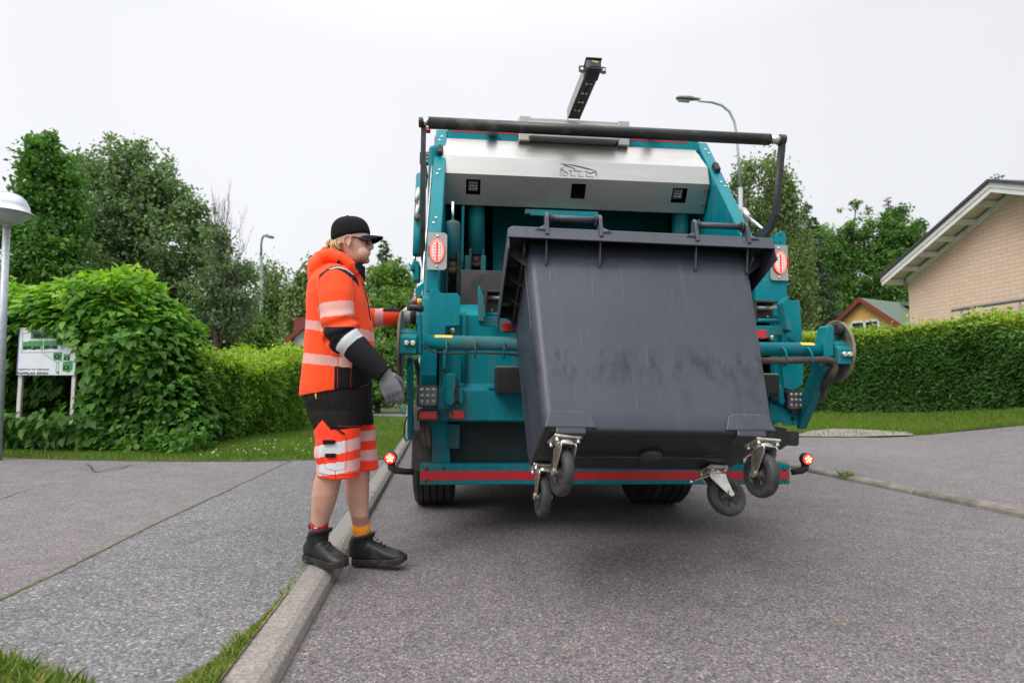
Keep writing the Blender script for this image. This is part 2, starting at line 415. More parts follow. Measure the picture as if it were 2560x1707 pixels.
# right: kerb, driveway rising to the right, bank, gravel
krx = lambda y: float(np.interp(y, [p[1] for p in RK], [p[0] for p in RK]))
kr = empty('kerb', (krx(5), 5, 0)); tag(kr, 'low worn stone kerb of the driveway on the right with grass in a joint', 'kerb')
ysr = [-2.5, -.8, .9, 2.5, 3.55, 5.2, 6.05, 7.9, 9.6, 11.4, 13.5, 16, 19, 23]
for i in range(len(ysr) - 1):
    mb = MB(); z = rz(4.2) + .05 + random.uniform(-.006, .006)
    kerb_stone(mb, ysr[i] + .012, ysr[i + 1] - .012, krx, [(-.005, -.2), (0, rz(4.2) - .01), (.012, z - .022), (.04, z - .004), (.07, z - .002), (.13, z), (.15, z - .012), (.15, -.2)])
    st = mb.build('kerb_stone', m_kerb2, kr, bevel=.008); st.matrix_parent_inverse = Matrix.Translation(-kr.location)
ya = [-3, 1, 2.5, 4, 5, 6, 7, 8.2, 9.7]
rowA = [(krx(y) + .145, y, rz(4.2) + .042) for y in ya]
GE = [dep(2900, 1020, 7.0), dep(2760, 1040, 7.6), dep(2560, 1063, 9.0), dep(2450, 1072, 9.5), dep(2336, 1085, 9.9), dep(2270, 1090, 10.1), dep(2201, 1092, 10.3), dep(2080, 1092, 10.4), dep(1960, 1091, 10.5)]
rowB = [(14.5, -3, .95)] + [(12.2, 1.5, .75)] + [tuple(p) for p in GE[1:3]] + [tuple(p) for p in GE[4:7]] + [tuple(GE[7]), tuple(GE[8])]
grid_patch('driveway', rowA, rowB, 40, 10, m_drive, wob=.004)
HB = [dep(3100, 1030, 7.2), dep(2800, 1032, 8.6), dep(2560, 1034, 10.2), dep(2430, 1036, 11.2), dep(2290, 1038, 12.1), dep(2150, 1038, 13.0), dep(2020, 1036, 14.0), dep(1900, 1036, 15.2), dep(1800, 1034, 16.2)]
inner = [tuple(GE[0]), tuple(GE[1]), tuple(GE[2]), tuple(GE[3]), tuple(GE[4]), tuple(GE[5]), tuple(GE[6]), tuple(GE[7]), tuple(GE[8])]
bank = grid_patch('bank', [tuple(Vector(p) + Vector((0, 0, .004))) for p in inner], [tuple(p) for p in HB], 48, 8, m_soil, wob=.02)
back = [(40, -5, 1.2), (40, 2, 1.1), (40, 10, 1.0), (38, 16, .9), (30, 24, .7), (22, 30, .5), (14, 34, .3), (8, 36, .15), (2.9, 36, .05)]
HBl = HB[:-1] + [Vector((3.7, 16.5, .02))]
grid_patch('slope', [tuple(Vector(p) - Vector((0, 0, .003))) for p in HBl], back, 40, 10, m_soil)
grid_patch('yard', [(krx(9.7) + .145, 9.7, rz(4.2) + .042), (krx(12.5) + .145, 12.5, rz(4.2) + .042), (krx(16.5) + .145, 16.5, rz(4.2) + .042)], [tuple(GE[8]), tuple(GE[8].lerp(HB[8], .5)), tuple(HB[8])], 12, 4, m_gravel)
# gravel patch in the grass edge
gp = [dep(1985, 1090, 10.42), dep(2060, 1091.5, 10.36), dep(2150, 1091.5, 10.3), dep(2290, 1088, 10.0), dep(2270, 1080, 10.35), dep(2160, 1074, 10.7), dep(2080, 1072, 10.9), dep(2020, 1078, 10.9)]
mb = MB(); mb.add([p + Vector((0, 0, .007)) for p in gp], [tuple(range(len(gp)))]); tag(mb.build('gravel', m_gravel), 'worn gravel patch at the edge of the grass on the right', 'gravel', kind='stuff')
# ================================================================== foliage
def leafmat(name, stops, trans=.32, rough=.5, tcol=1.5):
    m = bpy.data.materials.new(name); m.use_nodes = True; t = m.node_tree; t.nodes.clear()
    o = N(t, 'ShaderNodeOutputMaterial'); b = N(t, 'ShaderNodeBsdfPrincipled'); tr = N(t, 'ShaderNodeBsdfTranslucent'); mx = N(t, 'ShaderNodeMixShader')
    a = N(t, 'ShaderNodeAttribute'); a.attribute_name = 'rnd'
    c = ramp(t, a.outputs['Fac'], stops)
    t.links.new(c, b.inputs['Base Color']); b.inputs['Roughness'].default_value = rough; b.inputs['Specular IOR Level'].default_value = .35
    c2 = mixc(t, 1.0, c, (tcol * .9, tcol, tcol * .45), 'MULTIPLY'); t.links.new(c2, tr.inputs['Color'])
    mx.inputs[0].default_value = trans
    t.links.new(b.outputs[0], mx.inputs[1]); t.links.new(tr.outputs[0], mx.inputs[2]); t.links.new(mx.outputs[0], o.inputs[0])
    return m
def mesh_np(name, verts, quads, rnd, mat, parent=None):
    me = bpy.data.meshes.new(name); nv, nq = len(verts), len(quads)
    k = quads.shape[1]
    me.vertices.add(nv); me.vertices.foreach_set('co', verts.astype(np.float32).ravel())
    me.loops.add(nq * k); me.loops.foreach_set('vertex_index', quads.astype(np.int32).ravel())
    me.polygons.add(nq); me.polygons.foreach_set('loop_start', np.arange(0, nq * k, k, dtype=np.int32))
    me.materials.append(mat); me.update(calc_edges=True)
    at_ = me.attributes.new('rnd', 'FLOAT', 'FACE'); at_.data.foreach_set('value', rnd.astype(np.float32))
    o = bpy.data.objects.new(name, me); COL.objects.link(o)
    if parent: o.parent = parent
    return o
def unit(v): return v / np.maximum(np.linalg.norm(v, axis=1, keepdims=True), 1e-6)
def leaves(name, P, D, Nn, size, rnd, mat, parent=None, aspect=.6, heart=False, origin=(0, 0, 0)):
    """one small folded leaf per point: P root, D leaf axis, Nn rough normal"""
    n = len(P); D = unit(D); S = unit(np.cross(D, Nn)); U = np.cross(S, D)
    L = size[:, None]; W = L * aspect * .5; O = np.array(origin)
    P = P - O
    if heart:
        v = np.stack([P, P + D * L * .18 + S * W * .95 + U * W * .25, P + D * L * .55 + S * W * .8 + U * W * .18 - U * L * .05, P + D * L - U * L * .22,
                      P + D * L * .55 - S * W * .8 + U * W * .18 - U * L * .05, P + D * L * .18 - S * W * .95 + U * W * .25], 1).reshape(-1, 3)
        b = np.arange(n)[:, None] * 6
        q = np.concatenate([b + np.array([[0, 1, 2, 3]]), b + np.array([[0, 3, 4, 5]])], 0)
        return mesh_np(name, v, q, np.concatenate([rnd, rnd]), mat, parent)
    v = np.stack([P, P + D * L * .45 + S * W + U * W * .3, P + D * L - U * L * .12, P + D * L * .45 - S * W + U * W * .3], 1).reshape(-1, 3)
    q = np.arange(n * 4).reshape(-1, 4)
    return mesh_np(name, v, q, rnd, mat, parent)
def rdir(n):
    return unit(rng.normal(size=(n, 3)))
def wavy(P, k, seed):
    r = np.random.default_rng(seed); s = np.zeros(len(P))
    for i in range(5):
        d = r.normal(size=3); d /= np.linalg.norm(d); kk = k * (1.0 + .8 * i)
        s += np.sin(P @ d * kk + r.uniform(0, 6.28)) / (1 + .6 * i)
    return s / 2.2

m_bark = M('bark', (.09, .075, .06), .95, var=.35, vscale=9, bmp=.8, bscale=30)
m_birchbark = M('birch_bark', (.38, .36, .33), .8, var=.2, vscale=4, dirt=(.05, .045, .04), dscale=7)
m_twig = M('twig', (.10, .085, .075), .95, var=.3)
L_bush = leafmat('bush_leaf', [(0, (0.041, 0.115, 0.019)), (.45, (0.088, 0.223, 0.030)), (.75, (0.176, 0.365, 0.038)), (1, (0.365, 0.540, 0.061))], trans=.38)
L_hedgeL = leafmat('light_hedge_leaf', [(0, (0.068, 0.149, 0.019)), (.5, (0.155, 0.284, 0.032)), (.8, (0.257, 0.405, 0.043)), (1, (0.446, 0.527, 0.081))], trans=.38)
L_hedgeR = leafmat('dark_hedge_leaf', [(0, (0.038, 0.108, 0.019)), (.5, (0.074, 0.182, 0.027)), (.8, (0.169, 0.304, 0.043)), (1, (0.405, 0.486, 0.081))], trans=.34)
L_maple = leafmat('maple_leaf', [(0, (0.052, 0.136, 0.032)), (.6, (0.100, 0.227, 0.052)), (1, (0.181, 0.345, 0.073))])
L_grey = leafmat('grey_leaf', [(0, (0.103, 0.172, 0.086)), (.6, (0.178, 0.261, 0.131)), (1, (0.281, 0.374, 0.187))])
L_dark = leafmat('dark_leaf', [(0, (0.035, 0.088, 0.026)), (.6, (0.079, 0.166, 0.039)), (1, (0.140, 0.263, 0.061))])
L_birch = leafmat('birch_leaf', [(0, (0.102, 0.161, 0.061)), (.6, (0.153, 0.226, 0.079)), (1, (0.233, 0.305, 0.117))])
L_spruce = leafmat('spruce_needle', [(0, (0.047, 0.095, 0.052)), (.6, (0.086, 0.146, 0.073)), (1, (0.138, 0.198, 0.086))], trans=.12)
L_light = leafmat('light_leaf', [(0, (0.084, 0.174, 0.040)), (.6, (0.152, 0.273, 0.053)), (1, (0.243, 0.378, 0.075))])
L_decid = leafmat('deciduous_leaf', [(0, (0.060, 0.143, 0.038)), (.6, (0.113, 0.232, 0.053)), (1, (0.179, 0.314, 0.067))])
L_brown = leafmat('dry_leaf', [(0, (.07, .05, .035)), (1, (.14, .10, .06))])
L_grass = leafmat('grass_blade', [(0, (0.063, 0.132, 0.018)), (.5, (0.132, 0.230, 0.030)), (.85, (0.207, 0.310, 0.048)), (1, (0.380, 0.356, 0.138))], trans=.3)

# ---- lawns: real blades
def inpoly(P, poly):
    x, y = P[:, 0], P[:, 1]; ins = np.zeros(len(P), bool); n = len(poly)
    for i in range(n):
        x1, y1 = poly[i][:2]; x2, y2 = poly[(i + 1) % n][:2]
        c = ((y1 > y) != (y2 > y)) & (x < (x2 - x1) * (y - y1) / (y2 - y1 + 1e-12) + x1); ins ^= c
    return ins
def sample_poly(poly, n, weight=None):
    xs = [p[0] for p in poly]; ys = [p[1] for p in poly]; out = []; tot = 0
    while tot < n:
        P = np.stack([rng.uniform(min(xs), max(xs), n * 2), rng.uniform(min(ys), max(ys), n * 2)], 1)
        P = P[inpoly(P, poly)]
        if weight is not None: P = P[rng.random(len(P)) < weight(P)]
        out.append(P); tot += len(P)
    return np.concatenate(out)[:n]
def grass(name, P3, hmin, hmax, wd, label, dry=0.0, lean=.5, brk=2.0):
    n = len(P3); a = rng.uniform(0, 6.283, n); h = rng.uniform(hmin, hmax, n) * (1 + .35 * wavy(P3, brk, 5))
    le = rng.uniform(.1, 1, n) * lean; a2 = rng.uniform(0, 6.283, n)
    side = np.stack([np.cos(a), np.sin(a), np.zeros(n)], 1) * (wd * rng.uniform(.6, 1.3, n))[:, None]
    ld = np.stack([np.cos(a2) * le, np.sin(a2) * le, np.ones(n)], 1) * h[:, None]
    mid = ld * .55; mid[:, :2] *= .55
    v = np.stack([P3 - side, P3 + side, P3 + mid + side * .7, P3 + ld, P3 + mid - side * .7], 1).reshape(-1, 3)
    b = np.arange(n)[:, None] * 5
    q = np.concatenate([b + np.array([[0, 1, 2, 4]]), b + np.array([[4, 2, 3, 3]])], 0)
    me_q = b + np.array([[0, 1, 2, 3, 4]])
    r = np.clip(rng.normal(.5, .2, n) + .22 * wavy(P3, .9, 8) + dry * (rng.random(n) < .3), 0, .84); dr = rng.random(n) < (.03 + dry * .3); r[dr] = 1
    o = mesh_np(name, v, me_q, r, L_grass); tag(o, label, 'grass', kind='stuff'); return o
LP = [(-1.66, 7.23), (-1.97, 7.19), (-2.54, 7.15), (-3.47, 7.23), (-4.46, 7.43), (-5.6, 7.74), (-7.5, 7.0), (-9, 10), (-7, 17), (-2.4, 17), (kx(16) - .14, 16), (kx(9) - .14, 9), (kx(7.24) - .14, 7.24)]
P = sample_poly(LP, 120000, lambda p: np.clip(7.5 / p[:, 1], 0, 1) ** 2)
grass('grass', np.c_[P, np.full(len(P), PZ + .01)], .03, .07, .0035, 'mown grass along the hedge on the left side', dry=.08)
P = sample_poly(CORNER[:6] + [(-.94, 1.4), (-2.4, 1.4), (-2.3, 2.4)], 17000)
msk = rng.random(len(P)) < np.where(P[:, 0] > -.96, .15, np.clip((-P[:, 0] - .86) * 2.2, .1, 1))
P = P[msk]
grass('grass', np.c_[P, np.full(len(P), PZ + .008)], .02, .062, .0022, 'longer grass in the corner nearest the camera at bottom left', dry=.45, lean=.9)
wedge = [(-.90, 1.78), (-.86, 1.81), (-.79, 2.0), (-.745, 2.25), (kx(2.7) - .150, 2.7), (kx(1.7) - .150, 1.7), (-.90, 1.7)]
P = sample_poly(wedge, 5000); grass('grass', np.c_[P, np.full(len(P), PZ + .001)], .006, .020, .0016, 'short yellowish mossy turf in the wedge against the left kerb', dry=.8, lean=1.4)
# tufts in the joint along the kerb
P = []
for k in range(1100):
    y = 1.75 + abs(rng.normal(0, .42)); P.append((kx(y) - .147 - abs(rng.normal(0, .03 if y < 2.25 else .010)), y))
P = np.array(P); P = P[(wavy(np.c_[P, np.zeros(len(P))], 5, 3) > -.15)]
grass('grass', np.c_[P, np.full(len(P), PZ - .002)], .012, .05, .0022, 'sparse dry grass growing in the joint beside the left kerb', dry=.7, lean=.9)
# right bank
A = np.array([tuple(p) for p in inner]); B = np.array([tuple(p) for p in HB])
def bankpt(n, lo=0, hi=1):
    u = rng.uniform(0, 8, n); i = np.minimum(u.astype(int), 7); f = (u - i)[:, None]; v = rng.uniform(lo, hi, n)[:, None]
    a = A[i] * (1 - f) + A[i + 1] * f; b = B[i] * (1 - f) + B[i + 1] * f
    return a * (1 - v) + b * v
P = bankpt(110000); gpo = [(p.x, p.y) for p in gp]
bare = inpoly(P, gpo); P = P[~bare | (rng.random(len(P)) < .10)]
grass('grass', P, .04, .12, .004, 'grass bank below the tall hedge on the right', dry=.1)
P = np.array([(krx(6.22) + .08, 6.06, rz(4.1) + .02)]) + np.c_[rng.normal(0, .03, 160), rng.normal(0, .05, 160), np.zeros(160)]
grass('grass', P, .03, .08, .003, 'small green tuft in a joint of the right kerb', lean=.9)
# clover flowers as tiny white heads in the lawn
L_white = M('clover_white', (.7, .7, .66), .8)
P = sample_poly([(-3.2, 7.3), (-1.3, 7.3), (-1.4, 9.6), (-3.0, 9.6)], 70)
mb = MB()
for x, y in P: mb.sphere((x, y, PZ + .055 + random.random() * .02), .008, 6, 4)
tag(mb.build('clover', L_white), 'tiny white clover flowers scattered in the left lawn', 'clover', kind='stuff')

# ---- the big-leaved bush on the left
def ell_surface(lobes, n, inner=.25, seed=1, amp=.12, k=3.0, low=-1e9):
    """points just under the surface of a union of ellipsoids; returns points, outward normals"""
    C = np.array([l[0] for l in lobes]); Rr = np.array([l[1] for l in lobes])
    ar = (Rr[:, 0] * Rr[:, 2] + Rr[:, 1] * Rr[:, 2] + Rr[:, 0] * Rr[:, 1]); ar = ar / ar.sum()
    idx = rng.choice(len(lobes), n * 2, p=ar); d = rdir(n * 2)
    s = 1 + amp * wavy(d * 2 + C[idx], k, seed) - np.abs(rng.exponential(inner * .4, n * 2))
    s = np.clip(s, .35, 1.4)
    P = C[idx] + d * Rr[idx] * s[:, None]
    keep = np.ones(len(P), bool)
    for j in range(len(lobes)):
        q = np.linalg.norm((P - C[j]) / Rr[j], axis=1); keep &= ~((idx != j) & (q < .72))
    keep &= P[:, 2] > low
    P, d = P[keep], unit((d / Rr[idx]))[keep]
    return P[:n], d[:n]
def lobe(px, py, rpx, rpy, Y, ry=None):
    c = at(px, py, Y); k = Y / F_PX
    return ((c.x, Y, c.z), (rpx * k, (ry if ry else (rpx + rpy) * .5 * k), rpy * k))
BL = [lobe(300, 900, 165, 200, 9.0, 1.0), lobe(160, 880, 120, 150, 9.1, .8), lobe(60, 900, 100, 170, 9.3, .8), lobe(380, 960, 110, 170, 9.0, .9), lobe(250, 1040, 200, 110, 8.9, .9),
      lobe(440, 1040, 90, 110, 8.9, .8), lobe(20, 1050, 120, 90, 9.2, .8), lobe(300, 790, 100, 75, 9.2, .7), lobe(200, 770, 90, 60, 9.3, .7), lobe(90, 800, 70, 80, 9.4, .6), lobe(400, 850, 65, 90, 9.2, .7), lobe(-20, 800, 75, 90, 9.6, .6), lobe(-90, 930, 110, 190, 9.6, .9)]
P, d = ell_surface(BL, 26000, .3, 4, .16, 3.5, PZ - .02)
bu = empty('bush', (-4.9, 9.0, PZ)); tag(bu, 'large light green bush with big heart-shaped leaves growing over the sign', 'bush')
up = np.array([0, 0, 1.0])
D = d * .9 + up * -.55 + rdir(len(P)) * .55
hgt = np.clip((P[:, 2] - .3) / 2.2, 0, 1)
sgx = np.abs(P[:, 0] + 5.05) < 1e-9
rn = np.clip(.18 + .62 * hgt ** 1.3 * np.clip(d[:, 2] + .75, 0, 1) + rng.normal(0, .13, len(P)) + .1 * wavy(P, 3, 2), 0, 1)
sgn = at(115, 880, 8.35)
# keep the face of the sign mostly clear
xs_ = P[:, 0] * 8.35 / P[:, 1]; zs_ = .95 + (P[:, 2] - .95) * 8.35 / P[:, 1]
q = (xs_ > sgn.x - .44) & (xs_ < sgn.x + .47) & (zs_ > sgn.z - .80) & (zs_ < sgn.z + .31 - .30 * np.clip((xs_ - sgn.x - .02) / .4, 0, 1)) & (P[:, 1] < 8.6)
q |= (P[:, 0] > sgn.x - .44) & (P[:, 0] < sgn.x + .50) & (P[:, 2] > sgn.z - .74) & (P[:, 2] < sgn.z + .27 - .12 * np.clip((P[:, 0] - sgn.x) / .4, 0, 1)) & (P[:, 1] < 8.55)
keep = ~q
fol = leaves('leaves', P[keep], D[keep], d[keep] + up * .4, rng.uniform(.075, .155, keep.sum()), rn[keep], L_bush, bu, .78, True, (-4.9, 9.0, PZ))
# shoots standing out at the top
n = 700; ip = rng.choice(np.where((hgt > .72) & (d[:, 2] > .3))[0], 40)
S = P[ip][:, None, :] + (up * rng.uniform(.02, .28, (40, 1, 1)) * np.linspace(0, 1, 16)[None, :, None]) + rng.normal(0, .035, (40, 16, 3))
S = S.reshape(-1, 3)
leaves('shoots', S, rdir(len(S)) * .8 + up * .2, np.tile(up, (len(S), 1)) + rdir(len(S)) * .5, rng.uniform(.05, .11, len(S)), np.clip(rng.normal(.9, .1, len(S)), 0, 1), L_bush, bu, .7, True, (-4.9, 9.0, PZ))
mb = MB()
for k in range(34):
    x = random.uniform(-1.3, .8); y = random.uniform(-.1, .6)
    mb.tube([(x * .5, y, 0), (x * .8 + random.uniform(-.1, .1), y, .7), (x, y + random.uniform(-.3, .3), 1.6 + random.random() * .5)], [.022, .016, .008], 6)
mb.build('stems', m_bark, bu)

# ---- hedges
def hedge(name, line, width, label, leafm, n, size, ztop, seed, top_light=.4, prof=.12, base_z=None, rnd0=.25):
    L = np.array([tuple(p) for p in line]); seg = np.linalg.norm(np.diff(L[:, :2], axis=0), axis=1); cum = np.r_[0, np.cumsum(seg)]
    hs_ = np.array(ztop)
    u = rng.uniform(0, cum[-1], n); which = rng.choice(3, n, p=[.62, .30, .08])
    cx = np.interp(u, cum, L[:, 0]); cy = np.interp(u, cum, L[:, 1]); cz = np.interp(u, cum, L[:, 2]); zt = np.interp(u, cum, hs_)
    i = np.clip(np.searchsorted(cum, u) - 1, 0, len(seg) - 1); tg = np.diff(L[:, :2], axis=0)[i] / seg[i][:, None]
    nx, ny = tg[:, 1], -tg[:, 0]                                 # front side
    sgn_ = np.sign(nx * (0 - cx) + ny * (0 - cy)); nx *= sgn_; ny *= sgn_
    v = rng.random(n) ** .9
    off = np.where(which == 0, 0.0, np.where(which == 1, -rng.random(n) * width, -width))
    z = np.where(which == 1, zt, cz + v * (zt - cz))
    nrm = np.stack([np.where(which == 0, nx, np.where(which == 1, 0, -nx)), np.where(which == 0, ny, np.where(which == 1, 0, -ny)), np.where(which == 1, 1.0, .12)], 1)
    rel = (z - cz) / (zt - cz)
    rnd_ = np.where(which == 0, -.25 * np.clip(rel - .8, 0, 1) * 2 * width * .4, 0)
    P = np.stack([cx + nx * (off + rnd_), cy + ny * (off + rnd_), z], 1)
    lump = wavy(P, 2.2, seed) * prof + wavy(P, 7, seed + 1) * prof * .4
    P += nrm * (lump - rng.exponential(np.where(rng.random(n) < .4, .30, .06), n))[:, None]
    P[:, 2] += np.where(which == 1, rng.exponential(.045, n), 0)
    D = nrm * .8 + rdir(n) * .9 + up * .1
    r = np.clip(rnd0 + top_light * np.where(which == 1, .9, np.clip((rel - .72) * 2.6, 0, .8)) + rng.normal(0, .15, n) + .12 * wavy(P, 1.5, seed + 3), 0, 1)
    o0 = tuple(L[len(L) // 2]); h = empty(name, o0); tag(h, label, 'hedge')
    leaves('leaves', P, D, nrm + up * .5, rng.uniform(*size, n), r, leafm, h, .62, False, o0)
    mb = MB()
    for k in range(int(cum[-1] * 7)):
        s = random.uniform(0, cum[-1]); x = np.interp(s, cum, L[:, 0]) - o0[0]; y = np.interp(s, cum, L[:, 1]) - o0[1]; z0 = np.interp(s, cum, L[:, 2]) - o0[2]; zt_ = np.interp(s, cum, hs_) - o0[2]
        i = min(max(int(np.searchsorted(cum, s)) - 1, 0), len(seg) - 1); t2 = np.diff(L[:, :2], axis=0)[i] / seg[i]; nn = np.array([t2[1], -t2[0]])
        if nn @ (-np.array([x + o0[0], y + o0[1]])) < 0: nn = -nn
        o_ = -nn * random.uniform(.3, .8) * width
        mb.tube([(x + o_[0], y + o_[1], z0 - .1), (x + o_[0] + random.uniform(-.15, .15), y + o_[1] + random.uniform(-.1, .1), (z0 + zt_) * .5), (x + o_[0] + random.uniform(-.3, .3), y + o_[1] + random.uniform(-.2, .2), zt_ - .15)], [.03, .02, .008], 5)
    mb.build('stems', m_bark, h)
    return h
HR = [(p.x, p.y, p.z - .03) for p in HB[1:-1]]
tops = [dep(2800, 752, 8.6), dep(2560, 766, 10.2), dep(2430, 776, 11.2), dep(2290, 792, 12.1), dep(2150, 806, 13.0), dep(2020, 820, 14.0), dep(1900, 826, 15.2)]
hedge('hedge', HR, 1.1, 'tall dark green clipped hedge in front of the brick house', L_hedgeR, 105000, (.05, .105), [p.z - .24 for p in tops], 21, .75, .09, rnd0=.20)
HLp = [(-3.62, 8.7, PZ), (-3.42, 9.6, PZ), (-3.30, 11, PZ), (-3.22, 12.6, PZ), (-3.15, 14.5, PZ), (-3.1, 16.2, PZ)]
hz = [at(505, 880, 8.9).z, at(540, 892, 9.6).z, at(600, 900, 11).z, at(650, 902, 12.6).z, at(700, 905, 14.5).z, at(745, 908, 16.2).z]
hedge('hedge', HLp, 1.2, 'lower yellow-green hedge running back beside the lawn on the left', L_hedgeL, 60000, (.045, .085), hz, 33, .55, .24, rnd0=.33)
# low plants along the foot of the bush
P = sample_poly([(-6.6, 8.5), (-3.4, 7.72), (-3.3, 8.4), (-6.4, 9.3)], 2600)
P3 = np.c_[P, PZ + rng.gamma(2, .09, len(P))]
o = leaves('ground_cover', P3, rdir(len(P3)) + np.array([0, -.5, -.2]), np.tile(up, (len(P3), 1)) + rdir(len(P3)) * .5, rng.uniform(.05, .11, len(P3)), np.clip(rng.normal(.35, .18, len(P3)), 0, 1), L_bush, None, .75, True)
tag(o, 'low leafy plants along the foot of the big bush', 'ground cover', kind='stuff')

# ---- trees
def tree(name, label, Y, base, lobes, leafm, n, size, trunk_r, clump=.45, per=26, bark=None, droop=0.0, dens=1.0, seed=1, hollow=.5, extra=None, group=None):
    """lobes: (px, py, rx, ry) in photograph pixels seen at depth Y, given real depth; limbs run from the trunk to the clumps"""
    k = Y / F_PX; rg = np.random.default_rng(seed)
    b = at(base, 963, Y); z0 = -.3; tr = empty(name, (b.x, Y, z0)); tag(tr, label, 'tree', group)
    C = []; Rr = []
    for (px, py, rx, ry) in lobes:
        c = at(px, py, Y); C.append((c.x, Y + rg.uniform(-.3, .3) * rx * k, c.z)); Rr.append((rx * k, rx * k * .95, ry * k))
    C = np.array(C); Rr = np.array(Rr); vol = Rr.prod(1) ** .75; vol /= vol.sum()
    n = int(n * .78); nc = max(8, n // per); idx = rg.choice(len(C), nc, p=vol); d = rg.normal(size=(nc, 3)); d /= np.linalg.norm(d, axis=1)[:, None]
    s = hollow + (1 - hollow) * rg.random(nc) ** .6; s = s * (1 + .30 * wavy(d * 2.2 + C[idx] * 3.1, 2.0, seed + 40))
    CC = C[idx] + d * Rr[idx] * s[:, None]
    kp = wavy(CC, 1.7 if Y < 25 else 1.1, seed + 70) + rg.normal(0, .12, nc) > -.52; CC, idx = CC[kp], idx[kp]; nc = len(CC)
    cs = clump * .62 * (.55 + .9 * rg.random(nc)) * np.minimum(1, Rr[idx].min(1) / (clump * 2) + .35)
    P = np.repeat(CC, per, 0) + rg.normal(size=(nc * per, 3)) * np.repeat(cs, per)[:, None] * np.array([.55, .55, .42 + droop])
    if droop: P[:, 2] -= np.repeat(cs, per) * droop * .6
    nn = len(P); D = rg.normal(size=(nn, 3)); D /= np.linalg.norm(D, axis=1)[:, None]; D[:, 2] -= .25 + droop
    Nn = rg.normal(size=(nn, 3)) * .7 + np.array([0, 0, 1.0])
    r = np.clip(np.repeat(rg.normal(.5, .17, nc), per) + rg.normal(0, .14, nn), 0, 1)
    o0 = np.array([b.x, Y, z0])
    leaves('crown', P, D, Nn, rg.uniform(size[0], size[1], nn), r, leafm, tr, .62, False, o0)
    # trunk and limbs
    top = C[:, 2].max() + Rr[np.argmax(C[:, 2]), 2] * .5 - z0
    mb = MB(); path = []; rr = []
    topx = C[np.argmax(C[:, 2]), 0] - b.x
    for i in range(9):
        f = i / 8; path.append((topx * f ** 1.6 + .12 * math.sin(f * 7 + seed), .1 * math.sin(f * 5), top * f)); rr.append(trunk_r * (1 - .88 * f) + .01)
    mb.tube(path, rr, 9)
    sel = rg.choice(nc, min(nc, 70), replace=False)
    for j in sel:
        e = CC[j] - o0; zz = max(.15 * top, min(e[2] - .35 * math.hypot(e[0], e[1]), top * .92)); f = zz / top
        st = np.array([topx * f ** 1.6, 0, zz]); mid = st * .5 + e * .5 + np.array([0, 0, .12 * np.linalg.norm(e - st)]) * (1 if not droop else 2)
        r0 = max(.012, trunk_r * .32 * (1 - f * .7)); mb.tube([st, st * .72 + mid * .28 + rg.normal(size=3) * .04, mid, e], [r0, r0 * .8, r0 * .5, .008], 5, cap=False)
    mb.build('trunk', bark or m_bark, tr)
    return tr
def spruce(name, label, Y, base, top_py, bot_py, halfw, n, leafm=None, seed=2, group=None, gap=.5):
    rg = np.random.default_rng(seed); k = Y / F_PX; b = at(base, 963, Y); z0 = -.3; tr = empty(name, (b.x, Y, z0)); tag(tr, label, 'tree', group)
    ztop = at(base, top_py, Y).z - z0; zb = at(base, bot_py, Y).z - z0; H_ = ztop - zb; W_ = halfw * k
    P = []; D = []; mb = MB(); mb.tube([(0, 0, 0), (0, 0, ztop * .6), (0, 0, ztop)], [.16, .09, .012], 8)
    nb = int(H_ / gap * 6.5)
    for i in range(nb):
        f = (i + rg.random()) / nb; z = zb + H_ * f; L_ = W_ * (1 - f) ** .8 * rg.uniform(.65, 1.2) + .08; a = rg.uniform(0, 6.283)
        dr = np.array([math.cos(a), math.sin(a), 0]); lift = .25 * (f) - .15
        pts_ = [np.array([0, 0, z]), np.array([0, 0, z]) + dr * L_ * .5 + np.array([0, 0, lift * L_ * .5 - .03]), np.array([0, 0, z]) + dr * L_ + np.array([0, 0, lift * L_ - .12 * L_])]
        mb.tube(pts_, [.018, .012, .004], 4, cap=False)
        m_ = max(6, int(n / nb * (L_ / W_) * 1.9)); u = rg.random(m_) ** .7
        c = pts_[0] + (pts_[2] - pts_[0]) * u[:, None]; c += rg.normal(size=(m_, 3)) * np.array([.10, .10, .06]) * (.4 + L_ * .35); c[:, 2] -= np.abs(rg.normal(0, .12, m_)) * L_ * .5
        P.append(c); D.append(dr + rg.normal(size=(m_, 3)) * .6 + np.array([0, 0, -.35]))
    P = np.concatenate(P); D = np.concatenate(D); nn = len(P)
    leaves('crown', P, D, rg.normal(size=(nn, 3)) + np.array([0, 0, 1.0]), rg.uniform(.10, .22, nn), np.clip(rg.normal(.5, .2, nn), 0, 1), leafm or L_spruce, tr, .4, False, (0, 0, 0))
    mb.build('trunk', m_bark, tr); return tr
tree('maple_tree', 'tall dark green maple standing behind the globe lamp at far left', 15, 60, [(112, 405, 40, 48), (126, 345, 16, 30), (98, 362, 16, 26), (76, 420, 20, 28), (100, 455, 42, 46), (152, 430, 36, 52), (168, 480, 40, 60), (86, 520, 38, 40), (130, 520, 58, 70), (66, 585, 46, 36), (130, 620, 66, 72), (76, 690, 66, 36), (14, 596, 30, 24), (-6, 700, 40, 40), (160, 700, 70, 60)], L_maple, 36000, (.08, .155), .22, .42, seed=3, hollow=.3)
